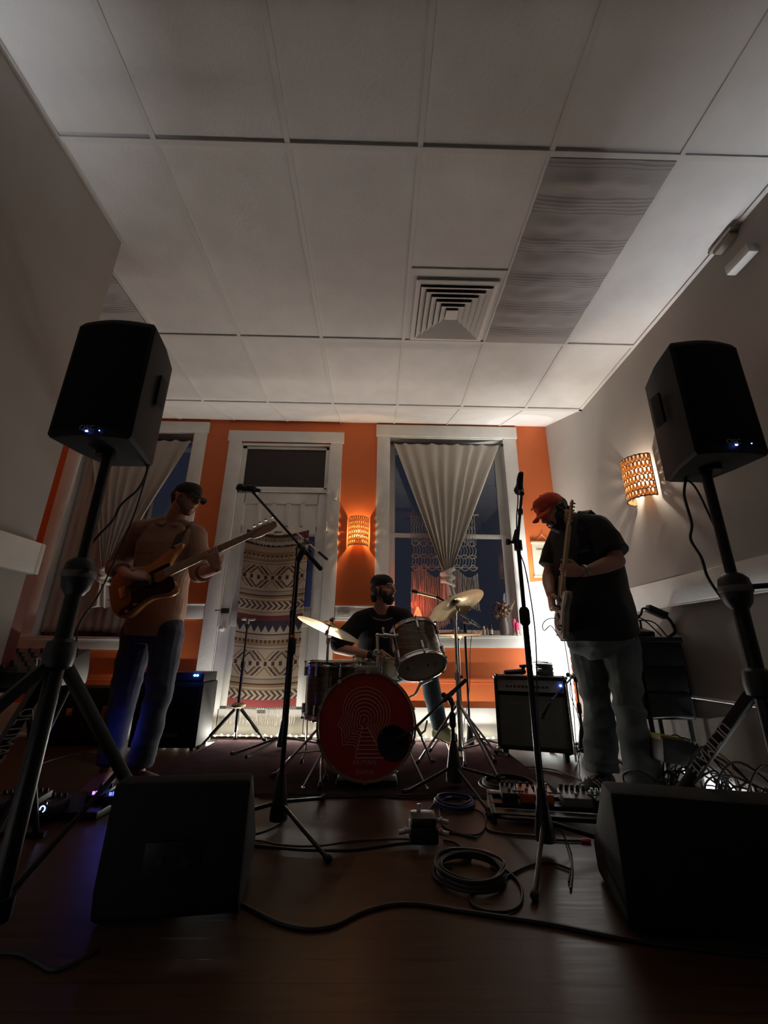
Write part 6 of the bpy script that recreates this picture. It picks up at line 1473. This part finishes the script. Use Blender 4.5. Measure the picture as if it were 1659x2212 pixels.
BASS_OUT = [(0, 0), (.008, .075), (.045, .140), (.11, .165), (.19, .148), (.27, .118), (.35, .125), (.43, .152), (.50, .172), (.545, .165), (.535, .140), (.48, .105), (.445, .070), (.425, .040), (.42, 0), (.425, -.040), (.445, -.075), (.455, -.115), (.440, -.145), (.39, -.155), (.33, -.135), (.27, -.125), (.20, -.140), (.12, -.172), (.05, -.150), (.008, -.08)]
BASS_GUARD = [(.14, .030), (.22, .048), (.34, .060), (.43, .062), (.43, .034), (.33, .034), (.33, -.034), (.43, -.034), (.445, -.07), (.44, -.118), (.40, -.132), (.33, -.115), (.25, -.108), (.16, -.135), (.09, -.150), (.05, -.130), (.07, -.105), (.13, -.09), (.15, -.05), (.15, -.01)]
HEADB = [(0, -.022), (.10, -.034), (.35, -.040), (.75, -.034), (.97, -.020), (1.0, .004), (.93, .024), (.80, .022), (.70, .034), (.15, .034), (.05, .022), (0, .022)]
bp0 = at(236, 1294, Y=2.60); bp1 = at(599, 1131, Y=2.44)
natural = mat('amber_wood', (0.30, 0.120, 0.032), 0.22, col2=(0.36, 0.155, 0.045), scale=7, stretch=(1, 1, 5), coat=0.7)
bass, BP, ba_, bw_, bn_, bk_ = guitar('bass_guitar', 'amber wood electric bass with black pickguard held by the bass player', 'guitar', bp0, bp1, (-0.05, -1, 0.12), BASS_OUT, .042, natural, .40, (1.0, 1.19), (.062, .042), 4, BASS_GUARD, mat('guard_black', (0.008, 0.008, 0.010), 0.2), [(.175, -.118), (.115, -.138)], True, .10, head_shape=HEADB, pickups=[(.24, .012, .055, .03), (.27, -.016, .055, .03)], fret_m=mat('pale_maple', (0.45, 0.27, 0.14), 0.35, coat=0.3))

STRAT = [(0, 0), (.006, .07), (.04, .125), (.10, .150), (.17, .128), (.23, .108), (.29, .118), (.36, .150), (.405, .150), (.40, .115), (.36, .075), (.345, .04), (.34, 0), (.345, -.04), (.36, -.08), (.365, -.12), (.335, -.135), (.28, -.115), (.22, -.108), (.15, -.130), (.08, -.148), (.03, -.12), (.005, -.06)]
SGUARD = [(.10, .02), (.17, .06), (.26, .078), (.335, .095), (.345, .05), (.33, .028), (.33, -.028), (.345, -.06), (.34, -.105), (.28, -.095), (.20, -.092), (.10, -.125), (.06, -.11), (.09, -.06)]
gp0 = at(1203, 1374, Y=2.66); gp1 = at(1236, 1079, Y=2.30)
gtr, GP, ga_, gw_, gn_, gk_ = guitar('electric_guitar', 'worn electric guitar with a maple neck pointing up, held by the guitarist', 'guitar', gp0, gp1, (-0.975, 0.20, 0.05), STRAT, .040, mat('worn_cream', (0.34, 0.30, 0.26), 0.4, col2=(0.17, 0.13, 0.08), scale=9, coat=0.4), .31, (.80, .98), (.056, .042), 6, SGUARD, mat('guard_pale', (0.36, 0.34, 0.32), 0.35), [(.09, -.10), (.12, -.112)], False, .085, head_shape=[(0, .020), (.08, .026), (.2, .020), (.85, .012), (1.0, -.004), (.98, -.026), (.85, -.034), (.7, -.028), (.6, -.036), (.1, -.034), (.03, -.022), (0, -.020)], pickups=[(.15, 0, .02, .07), (.21, 0, .02, .07), (.27, 0, .02, .07)])

denim = mat('dark_denim', (0.012, 0.018, 0.042), 0.95, col2=(0.019, 0.028, 0.060), scale=14, bump=0.4, bscale=350, sheen=0.2)
light_denim = mat('faded_denim', (0.075, 0.100, 0.112), 0.9, col2=(0.15, 0.18, 0.18), scale=5, bump=0.5, bscale=300, sheen=0.2)
black_tee = mat('black_tee', (0.007, 0.007, 0.008), 0.95, bump=0.3, bscale=350)
# ---------------------------------------------------------------- bass player
V = Vector
J = dict(hipR=at(302, 1358, Y=2.90), hipL=at(362, 1358, Y=2.86), knR=at(266, 1505, Y=2.86), knL=at(343, 1505, Y=2.80), anR=at(232, 1655, z=.10), anL=at(300, 1658, z=.10), neck=at(374, 1127, Y=2.85),
         shR=at(303, 1146, Y=2.80), shL=at(424, 1156, Y=2.88), elR=at(250, 1228, Y=2.90), wrR=at(280, 1244, Y=2.48), elL=at(432, 1238, Y=2.76), wrL=at(482, 1221, Y=2.545), head=at(403, 1078, Y=2.78))
J['toeR'] = at(214, 1692, z=.03); J['toeL'] = at(352, 1688, z=.03)
bsp = thing('person', 'bass player in a tan shirt and dark cap playing the bass, standing at the left', 'person', tuple((J['anR']+J['anL'])/2*1.0))
bsp.location.z = 0.0; bsp['_org'] = tuple(bsp.location)
nkpt = BP(.74, 0, 0)           # the neck of the bass under the fretting hand
hL = dict(w=nkpt - bw_*0.105 + bn_*0.004, d=bw_*1.0 + bn_*0.32, n=-bn_, t=ba_*1.0, curl=(.62, .66, .66, .62), spread=.04, thumb=(0.4, 1.8), base=.1, tm=0.1)
J['wrL'] = hL['w'] - bw_*0.01
hR = dict(w=J['wrR'], d=(BP(.30, 0.02, .03)-J['wrR']), n=-bn_*1.0-bw_*.5, t=bw_*1.0+ba_*.1, curl=(.75, .8, .7, .65), spread=.03, thumb=(.1, .1), base=.2)
HB = (V((0.93, -0.32, -0.22)), V((0.15, 0.0, 1)))
L, Bm = body(bsp, J, HB, TORSO, skin_dark, 1.0, .95, .95, (hL, hR))
face_details(bsp, L)
hair_shell(bsp, L, Bm, hair_brown, [((0, -.055, .010), (.078, .055, .062)), ((-.070, -.028, .008), (.012, .030, .038)), ((.070, -.028, .008), (.012, .030, .038)), ((0, -.078, -.030), (.050, .022, .030))])
hair_shell(bsp, L, Bm, mat('stubble', (0.16, 0.075, 0.05), 0.8), [(p, tuple(v*.97 for v in q)) for p, q in BEARD[:9]], 'beard', .002)
cap_hat(bsp, L, Bm, mat('dark_cap', (0.020, 0.012, 0.012), 0.85, bump=.4, bscale=200), patch=mat('cap_patch', (0.30, 0.14, 0.06), .8, col2=(0.12, .05, .03), scale=60), curve=.03)
tan = mat('tan_cotton', (0.27, 0.145, 0.095), 0.9, col2=(0.30, 0.165, 0.105), scale=6, bump=0.35, bscale=260, sheen=.2)
sh = MB(); torso(sh, J, [(-.06, .178, .135, 0), (.02, .180, .135, 0), (.15, .180, .135, 0), (.35, .168, .130, 0), (.58, .182, .136, .005), (.76, .198, .138, .005), (.90, .178, .112, 0), (.965, .105, .082, 0)])
for q in 'RL':
    s_, e_, w_ = J['sh'+q], J['el'+q], J['wr'+q]; sh.cap(J['neck'].lerp(s_, .4), s_, .060, .074); sh.cap(s_, e_, .074, .066)
    f_ = e_.lerp(w_, .48 if q == 'R' else .18); sh.cyl(e_, f_, .062, .055, 20); sh.ell(f_-(f_-e_).normalized()*.012, .056); 
fuse(sh, 'shirt', tan, bsp, 0.0062, 3, .013, 7.0, (1, 1, 1.2), cuts=())
for q, fr_ in (('R', .50), ('L', .20)):
    e_, w_ = J['el'+q], J['wr'+q]; c_ = e_.lerp(w_, fr_); d_ = (w_-e_).normalized(); MB().lathe(c_-d_*.022, d_, [(.050, 0), (.060, .002), (.063, .015), (.061, .034), (.054, .036), (.048, .034)], 24).build('rolled_cuff', tan, bsp)
at_ = spine(J); c_, s_, f_, ax = at_(.97)
cl_ = MB()
for sd in (-1, 1):
    base_ = [c_ + s_*(sd*.074*math.cos(t)) + f_*(.082*math.sin(t)) + ax*(.038-.035*math.sin(t)) for t in [0.0, .5, 0.95, 1.3]]
    cl_.add([*base_, *[b_ + ax*-.042 + (b_-c_).normalized()*.040 + f_*.012 for b_ in base_]], [(i, i+1, i+5, i+4) for i in range(3)])
back_ = [c_ + s_*(.074*math.cos(t)) - f_*(.070*math.sin(t)) + ax*.040 for t in [math.pi*q/8 for q in range(9)]]
cl_.add([*back_, *[b_ - ax*.045 + (b_-c_)*.38 for b_ in back_]], [(i, i+1, i+10, i+9) for i in range(8)])
co = cl_.build('collar', tan, bsp, angle=60); co.modifiers.new('thick', 'SOLIDIFY').thickness = .004
def chest(t, side, off): c0, s0, f0, a0_ = at_(t); return c0 + s0*side + f0*off
pk = MB()
for t_, s_0 in ((.66, .085),):
    pk.tube([chest(t_, s_0-.055, .143), chest(t_-.012, s_0-.0, .139), chest(t_, s_0+.055, .122)], .0022, 5)
    pk.tube([chest(t_, s_0-.055, .143), chest(t_-.20, s_0-.055, .139)], .0015, 5); pk.tube([chest(t_, s_0+.055, .122), chest(t_-.20, s_0+.05, .117)], .0015, 5)
pk.build('pocket_seam', mat('seam_brown', (0.10, 0.05, 0.03), .9), bsp)
trousers(bsp, J, denim, 1.06, wr=.012)
brown_shoe = mat('brown_suede', (0.14, 0.045, 0.035), .8)
shoe(bsp, J['anR'], J['toeR'], brown_shoe, black_rubber); shoe(bsp, J['anL'], J['toeL'], brown_shoe, black_rubber)
st_ = ribbon([BP(.50, .150, .0), chest(.55, -.125, .165), chest(.78, -.105, .150), J['shL']+V((-.055, -.035, .078)), J['neck'].lerp(J['shL'], .6)+V((0, .075, .05)), chest(.80, -.02, -.150), chest(.5, .09, -.160), chest(.3, .17, -.10), BP(.0, .0, -.02)], (1, 0, 0.1), .055, .004)
tag(st_.build('guitar_strap', mat('brown_strap', (0.05, 0.030, 0.022), .7), None), 'dark strap of the bass over the tan shirt', 'strap')

# ---------------------------------------------------------------- guitarist
J = dict(hipR=at(1262, 1382, Y=2.84), hipL=at(1336, 1386, Y=2.70), knR=at(1292, 1520, Y=2.84), knL=at(1358, 1528, Y=2.66), anR=at(1300, 1664, z=.10), anL=at(1394, 1692, z=.10), neck=at(1240, 1128, Y=2.70),
         shR=at(1212, 1158, Y=2.86), shL=at(1292, 1142, Y=2.56), elR=at(1186, 1245, Y=2.88), elL=at(1334, 1212, Y=2.46), wrL=at(1248, 1243, Y=2.40), wrR=at(1190, 1285, Y=2.66), head=at(1194, 1104, Y=2.66))
J['toeR'] = at(1254, 1702, z=.03); J['toeL'] = at(1362, 1745, z=.03); J['bow'] = V((0.03, 0.02, 0))
gp_ = thing('person', 'guitarist in a bright orange cap, black t-shirt and faded jeans looking down at the guitar', 'person', ((J['anR'].x+J['anL'].x)/2, (J['anR'].y+J['anL'].y)/2, 0))
nk_ = GP(.48, 0, 0)
hl = dict(w=J['wrL'], d=(nk_-J['wrL'])+gw_*0, n=V((-0.2, 0.9, 0.1)), t=V((0.0, -0.1, 1)), curl=(1.15, 1.15, 1.15, 1.1), spread=.03, thumb=(.2, .2), S=1.08, base=.5)
# the fretting hand closes round the neck from the right
wL = nk_ + V((0.088, -0.028, -0.012)); J['wrL'] = wL + V((0.012, 0, -.004))
hl = dict(w=wL, d=V((-1, 0.02, 0.14)), n=V((-0.02, 1, 0.0)), t=V((0.1, 0, 1)), curl=(1.15, 1.2, 1.2, 1.15), spread=.02, thumb=(.1, .45), S=1.08, base=.35)
hr = dict(w=J['wrR'], d=GP(.155, 0.02, .035)-J['wrR'], n=-gn_+V((0, 0, -.2)), t=V((0, -.4, 1)), curl=(1.1, 1.15, 1.2, 1.2), spread=.02, thumb=(.3, .5), S=1.08, base=.5)
HG = (V((-0.80, -0.20, -0.58)), V((-0.50, 0.06, 0.85)))
L, Bm = body(gp_, J, HG, BIG, skin_dark, 1.08, 1.12, 1.1, (hl, hr))
face_details(gp_, L, 1.08)
hair_shell(gp_, L, Bm, hair_black, [((0, -.055, .010), (.082, .055, .064)), ((-.074, -.020, -.002), (.013, .030, .042)), ((.074, -.020, -.002), (.013, .030, .042)), ((0, -.075, -.035), (.052, .026, .030))])
hair_shell(gp_, L, Bm, hair_black, [(p, tuple(v*1.10 for v in q)) for p, q in BEARD] + [((0, .055, -.112), (.034, .032, .026))], 'beard', .004)
cap_hat(gp_, L, Bm, mat('orange_cap', (0.62, 0.060, 0.025), 0.8, bump=.4, bscale=200), 1.08, patch=None, curve=.022, brim_m=mat('orange_brim', (0.70, 0.085, 0.025), .8))
lg = MB(); lg.text('WAVE', L(0, .100, .084), (L(-1, 0, 0)-L(0, 0, 0)), (L(0, -.35, 1)-L(0, 0, 0)), .024, .001); lg.text('~', L(0, .104, .064), (L(-1, 0, 0)-L(0, 0, 0)), (L(0, -.3, 1)-L(0, 0, 0)), .035, .001)
lg.build('cap_print', mat('cap_print_dark', (0.10, 0.012, 0.012), .8), gp_, smooth=False)
sh = MB(); torso(sh, J, [(.025, .234, .200, .024), (.12, .230, .198, .028), (.30, .222, .200, .03), (.55, .222, .180, .015), (.76, .222, .160, .005), (.90, .195, .130, 0), (.975, .115, .090, 0)])
for q, fr_ in (('R', .78), ('L', .80)):
    s_, e_ = J['sh'+q], J['el'+q]; sh.cap(J['neck'].lerp(s_, .45), s_, .072, .086); f_ = s_.lerp(e_, fr_); sh.cyl(s_, f_, .086, .094, 22)
sh_o = fuse(sh, 't_shirt', black_tee, gp_, 0.0068, 3, .016, 5.5, (1, 1, 1.1))
at_ = spine(J)
def ch2(t, side, off): c0, s0, f0, a0_ = at_(t); return c0 + s0*side + f0*off
c0, s0, f0, a0_ = at_(.70)
pr = MB().text('drums', ch2(.735, -.105, .158), -s0*.9-f0*.35, a0_, .036, .004); pr.text('~', ch2(.76, -.02, .176), -s0, a0_, .05, .004)
pr.build('shirt_print', mat('shirt_print', (0.16, 0.16, 0.16), .8), gp_, smooth=False)
trousers(gp_, J, light_denim, 1.12, BIG, .022, .022, .20, low=1.0)
blk = mat('black_suede', (0.012, 0.012, 0.012), .8); wst = mat('white_stripe', (0.52, 0.50, 0.47), .7)
shoe(gp_, J['anR'], J['toeR'], blk, black_rubber, .30, wst); shoe(gp_, J['anL'], J['toeL'], blk, black_rubber, .30, wst)
d_ = (J['elL']-wL).normalized(); MB().lathe(wL+d_*.028, d_, [(.034, -.006), (.037, -.004), (.037, .004), (.034, .006)], 24).build('watch_band', steel, gp_)
MB().lathe(wL+d_*.028+V((0, -.036, 0)), (0, -1, 0), [(0, 0), (.014, 0), (.014, .006), (0, .006)], 20).build('watch_face', mat('watch_glass', (0.3, 0.3, 0.3), .1, .5), gp_)
st_ = ribbon([GP(.395, .145, -.01), ch2(.40, .10, .225), ch2(.62, -.02, .205), ch2(.82, -.095, .165), J['neck'].lerp(J['shL'], .52)+V((0, 0, .095)), ch2(.85, -.06, -.155), ch2(.5, .10, -.215), ch2(.25, .20, -.14), GP(.0, .0, -.03)], (1, 0, 0.0), .062, .004)
tag(st_.build('guitar_strap', mat('grey_strap', (0.028, 0.028, 0.032), .7), None), 'dark grey guitar strap across the black t-shirt of the guitarist', 'strap')
cable([GP(.02, -.06, .0), at(1190, 1352, Y=2.60), at(1176, 1362, Y=2.58), at(1172, 1350, Y=2.58), at(1182, 1338, Y=2.58), at(1200, 1336, Y=2.58), at(1214, 1345, Y=2.60), at(1214, 1362, Y=2.64), at(1222, 1400, Y=2.72), at(1236, 1500, Y=2.78), at(1244, 1600, Y=2.8), at(1252, 1670, z=.01), at(1230, 1700, z=.008)], .0028, mat('grey_cable', (0.10, 0.10, 0.10), .5), 'thin guitar cable looping at the end of the electric guitar', 'guitar_cable', cat='cable')

# ---------------------------------------------------------------- drummer
J = dict(hipR=V((-.085, 3.80, .60)), hipL=V((.115, 3.78, .60)), knR=V((-.20, 3.42, .56)), anR=V((-.02, 3.46, .12)), knL=at(925, 1452, Y=3.42), anL=at(950, 1572, Y=3.58), neck=at(823, 1318, Y=3.60),
         shR=at(778, 1340, Y=3.56), shL=at(872, 1334, Y=3.62), elR=at(727, 1401, Y=3.48), wrR=at(806, 1416, Y=3.30), elL=at(905, 1392, Y=3.50), wrL=at(862, 1425, Y=3.30), head=at(829, 1274, Y=3.54))
J['toeR'] = V((.04, 3.30, .08)); J['toeL'] = at(972, 1592, Y=3.50)
dr = thing('person', 'bearded drummer in a black beanie and black shirt sitting behind the drums, looking aside', 'person', (.02, 3.70, 0))
hR = dict(w=J['wrR'], d=at(833, 1406, Y=3.26)-J['wrR'], n=V((.15, -.25, -1)), t=V((0, -1, .3)), curl=(1.15, 1.2, 1.2, 1.2), spread=.02, thumb=(.5, .6), base=.5)
hL = dict(w=J['wrL'], d=V((-.5, -.6, -.1)), n=V((0, 0, -1)), t=V((-.6, .4, .3)), curl=(1.1, 1.15, 1.2, 1.2), spread=.02, thumb=(.5, .6), base=.5)
HD = (V((0.80, -0.58, 0.04)), V((0.0, 0.0, 1)))
L, Bm = body(dr, J, HD, TORSO, skin, 1.0, .95, .95, (hR, hL))
face_details(dr, L)
hair_shell(dr, L, Bm, hair_black, [((0, -.060, .0), (.080, .055, .070)), ((-.072, -.030, -.010), (.013, .030, .050)), ((.072, -.030, -.010), (.013, .030, .050)), ((0, -.082, -.055), (.062, .032, .040)), ((-.04, -.075, -.075), (.03, .03, .03)), ((.045, -.070, -.072), (.03, .028, .03))], bump_=.007)
hair_shell(dr, L, Bm, hair_black, [(p, tuple(v*1.12 for v in q)) for p, q in BEARD] + [((0, .055, -.110), (.032, .032, .024))], 'beard', .004)
bn = MB()
for q_, (p, q) in enumerate((((0, -.014, .058), (.0825, .100, .074)), ((0, -.048, .062), (.078, .078, .074)))): bn.ell(L(*p), q, Bm, 24, 16)
be_o = fuse(bn, 'beanie', mat('black_knit', (0.012, 0.012, 0.014), .95, bump=.6, bscale=260), dr, .005, 2, .0015, 40, cuts=((L(0, 0, .036), -(L(0, .18, 1)-L(0, 0, 0))),))
MB().lathe(L(0, -.014, .034), L(0, -.18, 1)-L(0, 0, 0), [(.080, -.012), (.0865, -.010), (.0875, .006), (.084, .018)], 36).build('beanie_cuff', mat('black_knit'), be_o)
sh = MB(); torso(sh, J, [(-.06, .180, .138, 0), (.10, .180, .140, 0), (.35, .170, .135, 0), (.58, .190, .140, .005), (.76, .205, .142, .005), (.90, .178, .112, 0), (.955, .094, .076, 0)])
for q, fr_ in (('R', .93), ('L', .95)):
    s_, e_ = J['sh'+q], J['el'+q]; sh.cap(J['neck'].lerp(s_, .45), s_, .062, .076); f_ = s_.lerp(e_, fr_); sh.cyl(s_, f_, .076, .088, 22); sh.ell(f_-(f_-s_).normalized()*.03, .082)
fuse(sh, 'shirt', black_tee, dr, 0.0065, 3, .011, 5.5, (1, 1, 1.1))
c0, s0, f0, a0_ = spine(J)(.985)
MB().tube([c0 + s0*.112*math.cos(t) + f0*(.104*math.sin(t)+.012) - a0_*(.004+.040*max(0, math.sin(t))) for t in [2*math.pi*q/32 for q in range(32)]], .0072, 8, closed=True).build('collar', mat('grey_collar', (0.20, 0.18, 0.17), .9), dr)
trousers(dr, J, mat('blue_denim', (0.045, 0.085, 0.115), .9, col2=(0.08, .13, .16), scale=8, bump=.4, bscale=300), .95, flare=.005)
gsh = mat('olive_shoe', (0.20, 0.21, 0.10), .8)
for q in 'RL':
    a_, t_ = J['an'+q], J['toe'+q]; o_ = MB(); f = (V((t_.x-a_.x, t_.y-a_.y, 0))).normalized(); r = f.cross(V((0, 0, 1))); zb_ = a_.z-.075
    o_.cap(a_-f*.04+V((0, 0, -.045)), a_+f*.14+V((0, 0, -.050)), .038, .036).cap(a_+V((0, 0, .0)), a_+f*.10+V((0, 0, -.035)), .044, .034)
    fuse(o_, 'shoe', gsh, dr, .006, 2)
MB().lathe(J['wrR'].lerp(J['elR'], .04), (J['elR']-J['wrR']), [(.030, -.022), (.034, -.020), (.034, .020), (.030, .022)], 24).build('wrist_band', black_rubber, dr)
o = MB().cyl(at(838, 1404, Y=3.24)+V((-.05, 0, .0)), at(868, 1436, Y=3.10), .0065, .005, n=10).build('drumstick', mat('hickory', (0.55, .38, .2), .5)); tag(o, 'drumstick held by the drummer just left of the rack tom', 'drumstick')
for _o in bpy.data.objects:
    if '_org' in _o: del _o['_org']
